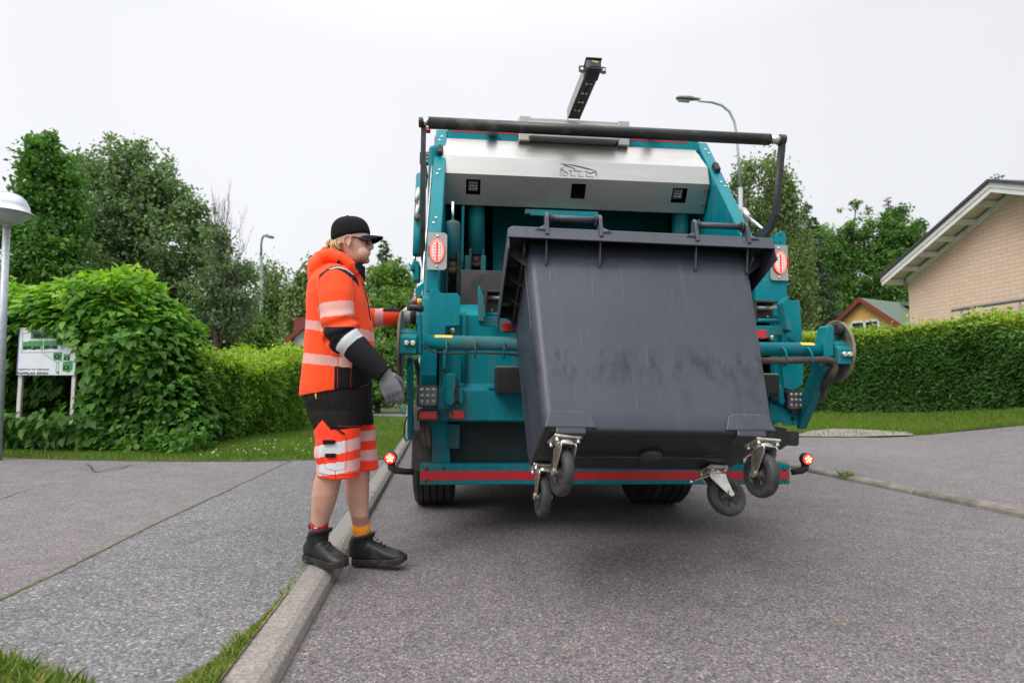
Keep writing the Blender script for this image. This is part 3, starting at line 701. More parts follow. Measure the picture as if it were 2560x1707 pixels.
tree('maple_tree', 'broad grey-green tree with many upright branches behind the big bush', 18, 310, [(212, 405, 36, 40), (240, 420, 40, 45), (295, 395, 34, 55), (345, 395, 28, 50), (270, 450, 70, 60), (395, 440, 45, 45), (440, 490, 40, 50), (475, 530, 42, 50), (500, 560, 35, 50), (350, 480, 80, 60), (300, 550, 130, 100), (400, 590, 110, 90), (230, 640, 110, 100), (350, 700, 150, 90), (460, 670, 90, 90), (520, 640, 45, 80), (200, 750, 100, 60)], L_grey, 60000, (.08, .17), .2, .40, seed=5, hollow=.25)
tree('dying_tree', 'thin tree with bare grey twigs at its top and sparse leaves below', 16.5, 548, [(548, 610, 35, 60), (560, 680, 70, 60), (520, 720, 60, 60), (590, 730, 55, 50), (545, 780, 90, 60), (500, 640, 30, 60), (610, 690, 35, 30)], L_grey, 11000, (.07, .14), .12, .32, seed=8, hollow=.1)
dy = bpy.context.scene.objects['dying_tree']; mb = MB(); k165 = 16.5 / F_PX
for i in range(80):
    f = random.random(); a = random.uniform(0, 6.283); zb = at(548, 520 + 330 * f, 16.5).z + .3
    L_ = (.35 + 1.05 * f ** .8) * random.uniform(.55, 1.1); dx, dy_ = math.cos(a), math.sin(a)
    p = [(0, 0, zb - .5), (dx * L_ * .45, dy_ * L_ * .45, zb - .30), (dx * L_ * .8, dy_ * L_ * .8, zb + .1), (dx * L_, dy_ * L_, zb + .1 + .55 * random.uniform(.6, 1.2))]
    mb.tube(p, [.012, .008, .005, .002], 4, cap=False)
    for j in range(4):
        q = Vector(p[1]).lerp(Vector(p[3]), random.uniform(.1, .9)); mb.tube([q, q + Vector((random.uniform(-.12, .12), random.uniform(-.12, .12), random.uniform(.12, .4)))], [.006, .002], 3, cap=False)
mb.build('bare_twigs', m_twig, dy)
tree('birch_tree', 'pale sparse birch beyond the street lamp on the left', 33, 672, [(672, 690, 34, 45), (690, 740, 42, 50), (655, 770, 50, 50), (715, 790, 40, 40), (680, 820, 60, 40)], L_birch, 7000, (.14, .28), .14, .55, 16, m_birchbark, .5, seed=9, hollow=.2)
tree('birch_tree', 'birch with dense hanging foliage behind the worker', 30, 772, [(775, 690, 26, 40), (765, 730, 36, 50), (745, 775, 34, 45), (790, 770, 40, 60), (760, 820, 60, 45), (740, 740, 16, 30)], L_birch, 13000, (.14, .28), .14, .5, 18, m_birchbark, .45, seed=10, hollow=.2)
tree('shrub_tree', 'dark leafy shrub tree at the foot of the street lamp', 20, 560, [(500, 780, 90, 70), (560, 830, 90, 60), (620, 850, 60, 50), (480, 850, 60, 50)], L_dark, 22000, (.09, .17), .1, .4, seed=12, hollow=.2)
tree('shrub_tree', 'bright green rounded shrub in front of the white house', 19, 670, [(630, 850, 40, 40), (668, 872, 30, 24), (645, 825, 26, 26), (700, 900, 28, 18)], L_light, 11000, (.08, .15), .07, .35, seed=13, hollow=.2)
tree('shrub_tree', 'small pointed green conifer beside the white house wall', 21, 775, [(775, 850, 16, 40), (775, 880, 24, 40), (760, 905, 40, 30)], L_decid, 5000, (.07, .13), .06, .3, seed=14, hollow=.2)
spruce('spruce_tree', 'dark spruce with a pointed top rising behind the cap of the worker', 36, 953, 598, 900, 85, 15000, seed=4)
tree('ash_tree', 'light green deciduous tree between the worker and the truck', 23, 965, [(985, 690, 36, 40), (940, 720, 36, 40), (1015, 730, 26, 40), (970, 760, 62, 50), (930, 790, 46, 50), (1020, 790, 36, 50), (975, 830, 66, 50), (960, 880, 66, 40)], L_light, 26000, (.10, .20), .15, .45, seed=15, hollow=.2)
tree('shrub_tree', 'dark green undergrowth below the light tree beside the truck', 19, 955, [(930, 890, 50, 60), (985, 900, 50, 60), (960, 960, 60, 40), (1000, 970, 45, 40), (915, 975, 45, 40), (870, 950, 60, 50), (820, 930, 70, 60)], L_decid, 22000, (.08, .17), .1, .4, seed=16, hollow=.2)
tree('birch_tree', 'tall weeping birch behind the truck on the right', 29, 1925, [(1942, 412, 18, 28), (1912, 412, 20, 28), (1866, 420, 20, 36), (1900, 445, 55, 40), (1845, 460, 28, 50), (1955, 465, 34, 45), (1905, 510, 76, 60), (1965, 530, 36, 60), (1915, 590, 80, 70), (1985, 600, 40, 70), (1930, 680, 90, 80), (1950, 770, 90, 70), (1975, 510, 14, 30), (2010, 600, 26, 60), (1990, 700, 50, 90)], L_birch, 48000, (.12, .24), .2, .55, 20, m_birchbark, .6, seed=17, hollow=.2)
spruce('spruce_tree', 'dark narrow spruce to the right of the weeping birch', 33, 2034, 506, 900, 115, 30000, seed=6)
tree('aspen_tree', 'rounded green deciduous tree to the right of the dark spruce', 39, 2125, [(2140, 520, 14, 24), (2162, 535, 16, 24), (2112, 545, 16, 30), (2135, 570, 46, 40), (2100, 620, 40, 50), (2165, 620, 46, 60), (2130, 680, 80, 70), (2110, 750, 80, 60), (2050, 700, 50, 80), (2040, 620, 40, 60), (2060, 770, 70, 50), (2170, 760, 70, 60)], L_decid, 36000, (.14, .27), .18, .5, seed=18, hollow=.25)
tree('aspen_tree', 'green deciduous trees crown touching the roof of the brick house', 38, 2245, [(2205, 560, 20, 34), (2250, 540, 24, 34), (2296, 565, 14, 24), (2240, 590, 44, 40), (2290, 610, 30, 40), (2222, 650, 60, 60), (2290, 680, 50, 60), (2240, 730, 70, 50), (2320, 640, 20, 30)], L_decid, 32000, (.14, .27), .16, .45, seed=19, hollow=.25)
tree('alder_tree', 'soft green tree filling the gap between the weeping birch and the rounded tree', 46, 2050, [(2062, 585, 26, 26), (2085, 570, 14, 26), (2040, 610, 40, 40), (2075, 640, 46, 50), (2020, 680, 60, 60), (2090, 700, 60, 60), (2050, 760, 90, 60), (1990, 600, 22, 40), (1985, 650, 30, 60)], L_light, 30000, (.16, .30), .16, .6, seed=23, hollow=.2)
spruce('spruce_tree', 'thin spruce with a brownish tip behind the green crown by the roof', 41, 2242, 494, 760, 36, 5000, L_brown, seed=7)
spruce('spruce_tree', 'sparse treetop showing just above the ridge of the brick house', 26, 2530, 436, 700, 60, 2600, seed=11)
# a far wood that reads as one mass behind everything
n = 60000; xx = rng.uniform(-60, 60, n); P = np.stack([xx, 46 + rng.normal(0, 2.5, n) + .004 * xx ** 2, np.abs(rng.normal(0, 1, n)) * 0 + rng.random(n) * (4.2 + 1.2 * np.sin(xx * .45) + .9 * np.sin(xx * 1.3 + 1))], 1)
P[:, 2] -= .4
o = leaves('wood', P, rdir(n), rdir(n) + up, rng.uniform(.25, .5, n), np.clip(rng.normal(.45, .2, n), 0, 1), L_dark, None, .7)
tag(o, 'low belt of dark woodland far behind the houses', 'wood', kind='stuff')
# ================================================================== houses, lamps, sign
def brickmat():
    m, t, b = newmat('sand_brick')
    tc = N(t, 'ShaderNodeTexCoord'); sp = N(t, 'ShaderNodeSeparateXYZ'); cb = N(t, 'ShaderNodeCombineXYZ')
    t.links.new(tc.outputs['Object'], sp.inputs[0])
    ad = N(t, 'ShaderNodeMath', operation='ADD'); t.links.new(sp.outputs[0], ad.inputs[0]); t.links.new(sp.outputs[1], ad.inputs[1])
    t.links.new(ad.outputs[0], cb.inputs[0]); t.links.new(sp.outputs[2], cb.inputs[1])
    br = N(t, 'ShaderNodeTexBrick'); t.links.new(cb.outputs[0], br.inputs['Vector'])
    br.inputs['Scale'].default_value = 1; br.inputs['Brick Width'].default_value = .29; br.inputs['Row Height'].default_value = .0945; br.inputs['Mortar Size'].default_value = .007; br.inputs['Mortar Smooth'].default_value = .2
    br.inputs['Color1'].default_value = (.73, .53, .405, 1); br.inputs['Color2'].default_value = (.78, .58, .455, 1); br.inputs['Mortar'].default_value = (.56, .38, .28, 1); br.inputs['Bias'].default_value = -.1
    c = mixc(t, .7, br.outputs['Color'], ramp(t, noise_tex(t, 1.2, 4), [(.3, (.92,) * 3), (.7, (1.05,) * 3)]), 'MULTIPLY')
    t.links.new(c, b.inputs['Base Color']); b.inputs['Roughness'].default_value = .9
    bump(t, b, br.outputs['Fac'], -.5, .006); return m
m_brick = brickmat()
m_white = M('white_paint', (.74, .74, .71), .6, var=.05, dirt=(.55, .55, .50), dscale=3)
m_soffit = M('soffit_boards', (.70, .66, .58), .7, var=.1, vscale=3)
m_roofdark = M('dark_roof', (.04, .043, .05), .55, var=.2, bmp=.3)
m_yellow = M('yellow_boards', (.62, .38, .12), .75, var=.12)
m_greenroof = M('green_roof', (.085, .135, .095), .6, var=.25, dirt=(.16, .16, .13))
m_redtrim = M('red_trim', (.20, .035, .03), .6, var=.15)
m_plaster = M('white_plaster', (.72, .72, .71), .85, var=.04)
m_glassd = M('window_glass', (.025, .03, .035), .08, var=.2)
m_galv = M('galvanised_steel', (.42, .45, .48), .5, .55, var=.15, vscale=20, dirt=(.3, .33, .36), dscale=25)
m_lampgrey = M('lamp_paint', (.20, .23, .23), .5, var=.1)
# brick house: gable wall stands parallel to the road
XW, YC, YR, XF, ZG = 12.0, 14.7, 11.5, 11.4, 0.0
zc, zr = 3.86, 3.86 + (YC - YR) * .43
YN = 2 * YR - YC
hb = empty('brick_house', (XW, YR, .4)); tag(hb, 'pale brick house with a dark gable roof and white eaves behind the hedge', 'house')
def hchild(o, root): o.parent = root; o.matrix_parent_inverse = Matrix.Translation(-root.location); return o
mb = MB(); mb.yz([(YC, ZG), (YC, zc), (YR, zr), (YN, zc), (YN, ZG)], XW, XW + 9); hchild(mb.build('wall', m_brick), hb)
sl = .43; ov = .22; ye = YC + ov; th = .16
mb = MB()
ze = zc - ov * sl
for sgn_ in (1, -1):
    a = YR; e_ = YR + sgn_ * (ye - YR)
    mb.yz([(a, zr + .10), (e_, ze + .10), (e_, ze + .16), (a, zr + .17)], XF - .06, XW + 9.4)
hchild(mb.build('roof', m_roofdark), hb)
mb = MB()
for sgn_ in (1, -1):
    e_ = YR + sgn_ * (ye - YR); mb.yz([(YR, zr - .12), (e_, ze - .12), (e_, ze - .005), (YR, zr - .005)], XF + .012, XF + .035); mb.yz([(YR, zr - .008), (e_, ze - .008), (e_, ze + .098), (YR, zr + .098)], XF - .01, XF + .03)
    mb.box(XF + .04, XW + 9.4, e_ - sgn_ * .02 - .012, e_ - sgn_ * .02 + .012, ze - .1, ze + .09)
hchild(mb.build('bargeboard', m_white), hb)
mb = MB()
for sgn_ in (1, -1):
    for j in range(5):
        f0, f1 = j / 5 + .003, (j + 1) / 5 - .003; x0 = XF + .04; wdt = (XW - XF - .05)
        e_ = ye - YR
        mb.yz([(YR, zr + .03), (YR + sgn_ * e_, ze + .03), (YR + sgn_ * e_, ze + .06), (YR, zr + .06)], x0 + wdt * f0, x0 + wdt * f1)
hchild(mb.build('soffit', m_soffit), hb)
for sgn_ in (1, -1):
    for j in range(6):
        y = YR + sgn_ * (.45 + j * .585); zz = zr - abs(y - YR) * sl
        mb = MB(); mb.box(XF + .04, XW - .01, y - .05, y + .05, zz - .10, zz + .025); hchild(mb.build('rafter', m_white), hb)
    mb = MB(); e_ = ye - YR; mb.yz([(YR, zr - .16), (YR + sgn_ * (e_ - ov), zc - .16), (YR + sgn_ * (e_ - ov), zc - .02), (YR, zr - .02)], XW - .045, XW - .003); hchild(mb.build('trim_board', m_white), hb)
# handrail beside the house
p0, p1 = at(2372, 777, 12.6), None
hr = empty('handrail', (11.3, 10.5, .5)); tag(hr, 'grey tubular handrail running along the brick wall above the hedge', 'handrail')
mb = MB(); mb.tube([(11.3, 12.55, 2.67), (11.3, 6.0, 2.67)], .035, 10); hchild(mb.build('rail', m_lampgrey), hr)
for y in (12.3, 10.9, 9.5, 8.1, 6.7):
    mb = MB(); mb.tube([(11.3, y, .4), (11.3, y, 2.64)], .02, 8); hchild(mb.build('post', m_lampgrey), hr)
# yellow house with green roof
ap = at(2149, 744, 27); dirr = Vector((math.sin(R(66)), math.cos(R(66)), 0)); sd_ = Vector((dirr.y, -dirr.x, 0))
yh = empty('wooden_house', (ap.x, 27, 0)); tag(yh, 'yellow wooden house with green roof and dark red trim behind the hedge', 'house')
def hp(along, side, z): q = dirr * along + sd_ * side; return (q.x, q.y, z)
Z0 = ap.z; pw, pit = 3.1, .80
mb = MB(); mb.prism([hp(.35, -pw + .3, 0), hp(.35, -pw + .3, Z0 - pit * (pw - .3) - .12), hp(.35, 0, Z0 - .14), hp(.35, pw - .3, Z0 - pit * (pw - .3) - .12), hp(.35, pw - .3, 0)], dirr * 7.5); mb.build('wall', m_yellow, yh)
mb = MB()
for s_ in (1, -1): mb.prism([hp(0, 0, Z0), hp(0, s_ * (pw + .3), Z0 - pit * (pw + .3)), hp(0, s_ * (pw + .3), Z0 - pit * (pw + .3) - .1), hp(0, 0, Z0 - .12)], dirr * 8.1)
mb.build('roof', m_greenroof, yh)
mb = MB()
for s_ in (1, -1): mb.prism([hp(-.04, 0, Z0 + .03), hp(-.04, s_ * (pw + .3), Z0 - pit * (pw + .3) + .03), hp(-.04, s_ * (pw + .3), Z0 - pit * (pw + .3) - .18), hp(-.04, 0, Z0 - .2)], dirr * .036)
mb.build('bargeboard', m_redtrim, yh)
fr = MB(); wz = Z0 - 1.72
for a_, b_, c_, d_ in ((-.72, -.62, wz - .62, wz + .62), (.62, .72, wz - .62, wz + .62), (-.05, .05, wz - .62, wz + .62), (-.72, .72, wz + .52, wz + .62), (-.72, .72, wz - .62, wz - .52)):
    fr.prism([hp(.345, a_, c_), hp(.345, b_, c_), hp(.345, b_, d_), hp(.345, a_, d_)], -dirr * .05)
wf = fr.build('window', m_white, yh)
g = MB(); g.prism([hp(.342, -.61, wz - .51), hp(.342, .61, wz - .51), hp(.342, .61, wz + .51), hp(.342, -.61, wz + .51)], -dirr * .01); g.build('pane', m_glassd, wf)
mb = MB(); c0 = hp(3.6, 1.7, 0)
mb.prism([hp(3.9, .5, Z0 - .75), hp(3.9, 3.0, Z0 - .75), hp(3.9, 3.0, 0), hp(3.9, .5, 0)], dirr * 3.4); mb.build('dormer', m_yellow, yh)
mb = MB(); mb.prism([hp(3.2, .2, Z0 - .02), hp(3.2, 3.4, Z0 - .55), hp(3.2, 3.4, Z0 - .72), hp(3.2, .2, Z0 - .2)], dirr * 4.6); mb.build('dormer_roof', m_greenroof, yh)
# white house with red roof
wh = empty('white_house', (at(800, 963, 27).x, 27, 0)); tag(wh, 'white plastered house with a dark red roof half hidden behind the worker', 'house')
o_ = wh.location; a_ = at(812, 770, 27); e1 = at(716, 850, 27); e2x = 2 * a_.x - e1.x
mb = MB(); mb.xz([(e1.x - o_.x + .35, -.4), (e1.x - o_.x + .35, e1.z + .1), (a_.x - o_.x, a_.z - .18), (e2x - o_.x - .35, e1.z + .1), (e2x - o_.x - .35, -.4)], 0, 7); mb.build('wall', m_plaster, wh)
mb = MB()
for ex in (e1.x, e2x): mb.xz([(a_.x - o_.x, a_.z), (ex - o_.x, e1.z), (ex - o_.x, e1.z - .22), (a_.x - o_.x, a_.z - .22)], -.3, 7.3)
rf = mb.build('roof', m_redtrim, wh)
q0, q1 = at(742, 795, 29), at(775, 830, 29)
mb = MB(); mb.box(q0.x - o_.x, q1.x - o_.x + .3, 1.6, 3.2, q1.z - .6, q0.z); mb.build('chimney', m_redtrim, rf)

# ---- street lamps
def street_lamp(Y, base_px, pts, r0, r1, head, label):
    b = at(base_px, 963, Y); root = empty('street_lamp', (b.x, Y, -.1)); tag(root, label, 'street lamp')
    P = [at(x, y, Y) - root.location for x, y in pts]
    mb = MB(); mb.tube([(P[0].x, 0, 0)] + P[:2], [r0, r0, r0 * .9], 12); 
    mb.tube(P[1:], [r0 * .62] + [r1] * (len(P) - 2), 10); mb.build('pole', m_galv if Y < 22 else m_lampgrey, root)
    a, c = at(*head[0], Y) - root.location, at(*head[1], Y) - root.location
    h = (c - a).length; d = (c - a).normalized(); u2 = Vector((0, 1, 0)); v2 = d.cross(u2)
    mb = MB(); hw, hh = .15, .055
    outl = [(0, .25), (.25, .55), (.5, 1), (.9, .8), (1, .35)]
    top = [a + d * h * f + u2 * hw * s_ - v2 * hh * .2 for f, s_ in outl] + [a + d * h * f - u2 * hw * s_ - v2 * hh * .2 for f, s_ in reversed(outl)]
    mb.prism(top, -v2 * hh * 1.3); mb.build('lamp_head', m_lampgrey, root, bevel=.015)
    mb = MB(); ls = [a + d * h * f + u2 * hw * .7 * s_ + v2 * .0 for f, s_ in ((.45, .9), (.92, .6))] + [a + d * h * f - u2 * hw * .7 * s_ for f, s_ in ((.92, .6), (.45, .9))]
    dn = v2 if v2.z < 0 else -v2
    mb.prism([p + dn * hh * (.22 if v2.z > 0 else 1.12) for p in ls], dn * .012); mb.build('lens', M('lamp_lens', (.5, .52, .52), .2), root)
    return root
street_lamp(20, 1859, [(1858, 900), (1851, 470), (1845, 380), (1841, 335), (1836, 305), (1824, 280), (1805, 264), (1780, 256), (1745, 252)], .085, .045, ((1752, 252), (1690, 248)), 'tall grey street lamp with a long curved arm to the right of the truck')
street_lamp(25, 653, [(653, 900), (653, 640), (653, 610), (655, 597), (659, 590), (666, 588), (670, 588)], .07, .045, ((664, 588), (685, 591)), 'slim grey street lamp with a short bent arm above the left hedge')
# globe park lamp
gl = empty('park_lamp', (at(4, 963, 7.5).x, 7.5, PZ)); tag(gl, 'park lamp with a clear mushroom dome on a galvanised post at the left edge', 'park lamp')
m_acr = M('clear_dome', (.46, .49, .53), .14, .8, var=.04, vscale=3); m_acr2 = M('lamp_bowl', (.42, .44, .44), .3, .2, var=.08)
hz_ = at(17, 560, 7.5).z - PZ; hx = at(17, 560, 7.5).x - gl.location.x
mb = MB(); mb.tube([(-.0, 0, 0), (hx * .5, 0, hz_ * .5), (hx, 0, hz_)], [.05, .043, .036], 14); mb.build('post', m_galv, gl)
mb = MB(); mb.lathe([(0, .044), (.05, .044), (.055, .085), (.07, .09)], (hx, 0, hz_ - .05), 'z', 20); mb.build('collar', m_galv, gl)
rr_ = .275; sq = (560 - 480) / F_PX * 7.5
mb = MB(); mb.lathe([(0, .08), (.02, .12), (.07, .19), (.115, .235), (.13, rr_)], (hx, 0, hz_), 'z', 36); mb.build('bowl', m_acr2, gl)
mb = MB(); mb.lathe([(.125, rr_ + .004), (.14, rr_ - .01), (.16, .228), (.22, .215), (.30, .18), (.35, .135), (.38, .07), (.388, .001)], (hx, 0, hz_), 'z', 36); mb.build('dome', m_acr, gl)

# ---- area map sign
SY = 8.35
tl, br = at(49, 819, SY), at(187, 938, SY); sw, sh = br.x - tl.x, tl.z - br.z
sg = empty('area_map_sign', (tl.x, SY, PZ)); tag(sg, 'white area map sign on two posts overgrown by the big bush', 'sign')
zb = br.z - PZ
m_sign = M('sign_white', (.72, .75, .80), .45, var=.04, dirt=(.60, .60, .60), dscale=4)
m_sgreen = M('sign_green', (.05, .30, .09), .5, var=.06); m_sblack = M('sign_black', (.02, .02, .022), .5)
m_spost = M('sign_post', (.60, .57, .52), .6, var=.1)
mb = MB(); mb.box(0, sw, 0, .022, zb, zb + sh); pn = mb.build('panel', m_sign, sg, bevel=.004)
mb = MB(); mb.box(-.004, .006, -.004, .024, zb, zb + sh); mb.build('edge_trim', M('sign_edge', (.08, .12, .30), .5), sg)
for x0 in (.0, sw - .055):
    mb = MB(); mb.box(x0, x0 + .048, .028, .068, -.1, zb + sh - .02); mb.build('post', m_spost, sg, bevel=.004)
def sp(x, y): return ((x - 157) / 433 * sw, zb + (805 - y) / 368 * sh)
def spoly(mb, pts, dy=-.0015): mb.xz([sp(*p) for p in pts], dy, 0.0005)
mb = MB()
for poly in ([(245, 465), (560, 470), (560, 482), (520, 482), (500, 520), (245, 525)], [(190, 545), (232, 545), (232, 538), (338, 538), (338, 615), (328, 615), (328, 580), (190, 580)], [(345, 535), (482, 540), (482, 572), (345, 572)], [(345, 572), (355, 572), (355, 610), (345, 605)], [(420, 625), (487, 625), (487, 690), (430, 690), (420, 668)], [(498, 640), (548, 640), (548, 690), (498, 690)], [(495, 700), (570, 690), (570, 760), (545, 785), (495, 770)], [(445, 775), (470, 775), (472, 795), (458, 795)]): spoly(mb, poly)
for a, b in (((185, 480), (185, 630)), ((185, 630), (420, 626)), ((185, 482), (250, 470)), ((340, 630), (445, 705)), ((450, 700), (447, 780)), ((465, 700), (466, 780)), ((482, 545), (484, 610)), ((445, 705), (500, 690))):
    p, q = Vector(sp(*a)), Vector(sp(*b)); n_ = (q - p).normalized(); n_ = Vector((-n_.y, n_.x)) * .0035
    mb.xz([p + n_, q + n_, q - n_, p - n_], -.0015, .0005)
mb.build('map_lawns', m_sgreen, pn)
for x0, y0, x1, y1 in ((265, 485, 392, 516), (412, 487, 515, 516), (192, 580, 325, 608), (352, 573, 450, 602), (430, 645, 475, 678), (503, 662, 545, 690), (502, 730, 545, 762)):
    mb = MB(); n_ = max(1, int((x1 - x0) / 32))
    for j in range(n_):
        xa, xb = x0 + (x1 - x0) * j / n_, x0 + (x1 - x0) * (j + 1) / n_ - 2
        spoly(mb, [(xa, y0), (xb, y0), (xb, y1 - 4 * (j % 2)), (xa, y1 - 4 * (j % 2))], -.003)
    mb.build('map_house', m_sblack, pn)
for x, y in ((330, 495), (262, 590), (402, 580), (451, 660), (524, 678), (522, 745)):
    mb = MB(); mb.xz([(sp(x, y)[0] + .007 * math.cos(k), sp(x, y)[1] + .007 * math.sin(k)) for k in np.linspace(0, 6.28, 9)[:-1]], -.0045, .0005); mb.build('map_dot', m_sign, pn)
def text_mesh(body, size, mat, name, parent, loc, rot=(R(90), 0, 0), ext=.0012, bold=0.0, sx=1.0):
    cu = bpy.data.curves.new(name, 'FONT'); cu.body = body; cu.size = size; cu.extrude = ext; cu.offset = bold; cu.space_character = 1.08
    to = bpy.data.objects.new(name, cu); COL.objects.link(to); bpy.context.view_layer.update()
    me = bpy.data.meshes.new_from_object(to.evaluated_get(bpy.context.evaluated_depsgraph_get())); bpy.data.objects.remove(to)
    o = bpy.data.objects.new(name, me); COL.objects.link(o); me.materials.clear(); me.materials.append(mat)
    o.parent = parent; o.location = loc; o.rotation_euler = rot; o.scale = (sx, 1, 1); return o
x_, z_ = sp(166, 766); text_mesh('ASUNTO OY ESPOON', .030, m_sblack, 'lettering', pn, (x_, -.0015, z_), bold=.0006, sx=1.22)
x_, z_ = sp(160, 799); text_mesh('PAPPILAN RENKI', .045, m_sblack, 'lettering', pn, (x_, -.0015, z_), bold=.0012, sx=1.08)
# ================================================================== refuse truck seen from behind (local axes: x right, y forward, z up)
def tealmat(name, col, dirt, dlo, dhi, rough=.36):
    m, t, b = newmat(name)
    c = ramp(t, noise_tex(t, 3, 4), [(.3, [x * .9 for x in col]), (.7, [x * 1.1 for x in col])])
    k1 = ramp(t, noise_tex(t, 2.2, 8, .7), [(dlo, (0, 0, 0)), (dhi, (1, 1, 1))]); c = mixc(t, k1, c, dirt)
    k2 = ramp(t, noise_tex(t, 26, 6, .7), [(.68, (0, 0, 0)), (.72, (1, 1, 1))]); c = mixc(t, k2, c, (.10, .07, .05))
    k3 = ramp(t, noise_tex(t, 9, 5, .6, sxyz=(3, 3, .35)), [(.53, (0, 0, 0)), (.74, (.55, .55, .55))]); c = mixc(t, k3, c, (.14, .13, .11))
    t.links.new(c, b.inputs['Base Color']); b.inputs['Roughness'].default_value = rough; b.inputs['Specular IOR Level'].default_value = .16
    bump(t, b, noise_tex(t, 60, 3), .06, .003); return m
TEAL = (.001, .205, .25)
m_teal = tealmat('teal_paint', TEAL, (.028, .10, .105), .56, .76)
m_tealw = tealmat('worn_teal_paint', (.003, .18, .215), (.075, .085, .075), .50, .68, .5)
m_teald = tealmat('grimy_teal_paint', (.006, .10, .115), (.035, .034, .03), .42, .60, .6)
m_steel = M('brushed_stainless', (.43, .425, .415), .38, .85, var=.06, vscale=2, dirt=(.36, .35, .33), dscale=3, dlo=.6, dhi=.8, bmp=.05, bscale=60, stretch=(1, 1, 8))
m_steel2 = M('stainless_plate', (.42, .41, .40), .42, .75, var=.08, vscale=6)
m_blk = M('black_steel', (.022, .023, .025), .42, var=.3, dirt=(.07, .065, .06), dscale=9, dlo=.5, dhi=.75)
m_bar = M('black_bar', (.018, .019, .022), .38, var=.3, dirt=(.11, .10, .095), dscale=6, dlo=.52, dhi=.72, stretch=(1, 2, 2))
m_rub = M('black_rubber', (.018, .018, .019), .7, var=.25, dirt=(.06, .056, .05), dscale=5, dlo=.5, dhi=.75, bmp=.2)
m_tyre = M('tyre_rubber', (.016, .016, .017), .78, var=.3, dirt=(.05, .047, .042), dscale=6, dlo=.5, dhi=.8, bmp=.3)
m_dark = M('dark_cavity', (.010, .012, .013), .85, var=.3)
m_plate = M('worn_dark_plate', (.035, .034, .033), .55, .2, var=.3, dirt=(.10, .085, .07), dscale=4, dlo=.5, dhi=.75, bmp=.3, bscale=30)
m_rust = M('rusty_steel', (.17, .13, .09), .7, .3, var=.35, vscale=8, dirt=(.07, .045, .03), dscale=6, dlo=.45, dhi=.65)
m_disc = M('disc_steel', (.26, .235, .175), .6, .3, var=.3, vscale=5, dirt=(.055, .045, .035), dscale=5, dlo=.45, dhi=.62)
m_zinc = M('zinc', (.62, .60, .54), .35, .8, var=.15, vscale=15)
m_chrome = M('chrome_rod', (.75, .76, .80), .12, 1.0, var=.05)
m_redr = M('red_reflector', (.55, .008, .016), .28, var=.1, vscale=40, coat=.4)
m_tape = M('red_tape', (.50, .010, .022), .45, var=.1, vscale=12, dirt=(.22, .02, .02), dscale=14, dlo=.6, dhi=.8)
m_hose = M('dirty_hose', (.060, .048, .040), .85, var=.3, dirt=(.13, .10, .075), dscale=8, bmp=.6, bscale=120)
m_yel = M('yellow_sticker', (.70, .46, .04), .5, var=.08)
m_lens = M('led_lens', (.30, .30, .30), .15, .3, var=.3, vscale=60)
m_lensf = M('lamp_face', (.12, .12, .125), .25, .2, var=.2)
m_redglow = EM('tail_light_ring', (1.0, .115, .075), 2.5, (.5, .05, .03)); m_redglow2 = EM('tail_light_core', (.90, .62, .60), .30, (.55, .45, .45)); m_redstr = EM('tail_light_strip', (.8, .06, .04), .7)
m_redlamp = EM('marker_light', (1.0, .035, .02), 1.0, (.6, .02, .02)); m_hot = EM('marker_led', (1.0, .38, .22), 3.0)
m_armp = M('arm_paint', (.035, .037, .042), .4, var=.2)
m_mudflap = M('mudflap', (.03, .028, .026), .8, var=.3, dirt=(.11, .095, .075), dscale=9, dlo=.42, dhi=.7)

trk = empty('refuse_truck', TRUCK_LOC, (0, TILT, 0)); tag(trk, 'teal refuse truck seen from behind with its hopper open and rear lights lit', 'truck')
def part(name, mb, mat, par=None, bev=.004): return mb.build(name, mat, par or trk, bevel=bev)
S1 = 1.235
# --- body ahead of the tailgate
mb = MB(); mb.box(-1.2, 1.2, 2.45, 6.4, .95, 3.12); part('body', mb, m_teal, bev=.05)
mb = MB(); mb.box(-1.1, 1.1, 1.6, 8.6, .62, .94); part('chassis', mb, m_blk)
mb = MB(); mb.yz([(6.9, .55), (6.9, 3.0), (8.9, 3.0), (9.15, 1.7), (9.15, .55)], -1.2, 1.2); part('cab', mb, m_teal, bev=.06)
# --- slanted side frames of the tailgate
prof = [(1.27, 3.20), (.20, 1.79), (.10, 1.50), (.10, .78), (.30, .62), (2.45, .62), (2.45, 3.20)]
for s in (-1, 1):
    mb = MB(); mb.yz(prof, s * S1, s * (S1 - .10)); fr = part('side_frame', mb, m_teal, bev=.012)
    # bolts on the slanted rear face
    d = Vector((0, .20 - 1.27, 1.79 - 3.20)).normalized(); nrm = Vector((0, -d.z, d.y)); nrm = nrm if nrm.y < 0 else -nrm
    b = MB()
    for f in (.07, .105, .36, .395, .72, .755):
        p = Vector((s * (S1 - .045 - .02 * (1 if f in (.07, .36, .72) else -1) * .4), 1.27, 3.20)) + d * 1.77 * f
        b.cyl(p - nrm * .002, p + nrm * .007, .009, 8)
    part('bolts', b, m_zinc, fr, 0)
    b = MB(); p = Vector((s * (S1 - .05), 1.27, 3.20)) + d * 1.77 * (.215 if s < 0 else .255)
    mtx = Matrix.Translation(p + nrm * .02) @ Matrix.Rotation(math.atan2(1.27 - .20, 3.20 - 1.79), 4, 'X').inverted()
    b.box(-.024, .024, -.028, .022, -.055, .055, mtx); part('rubber_buffer', b, m_rub, bev=.012)
    # thin edge tube along the outer side
    e = MB(); e.tube([(s * (S1 + .012), 1.30, 3.15), (s * (S1 + .012), .26, 1.80), (s * (S1 + .012), .16, 1.4)], .009, 8); part('edge_pipe', e, m_zinc, bev=0)
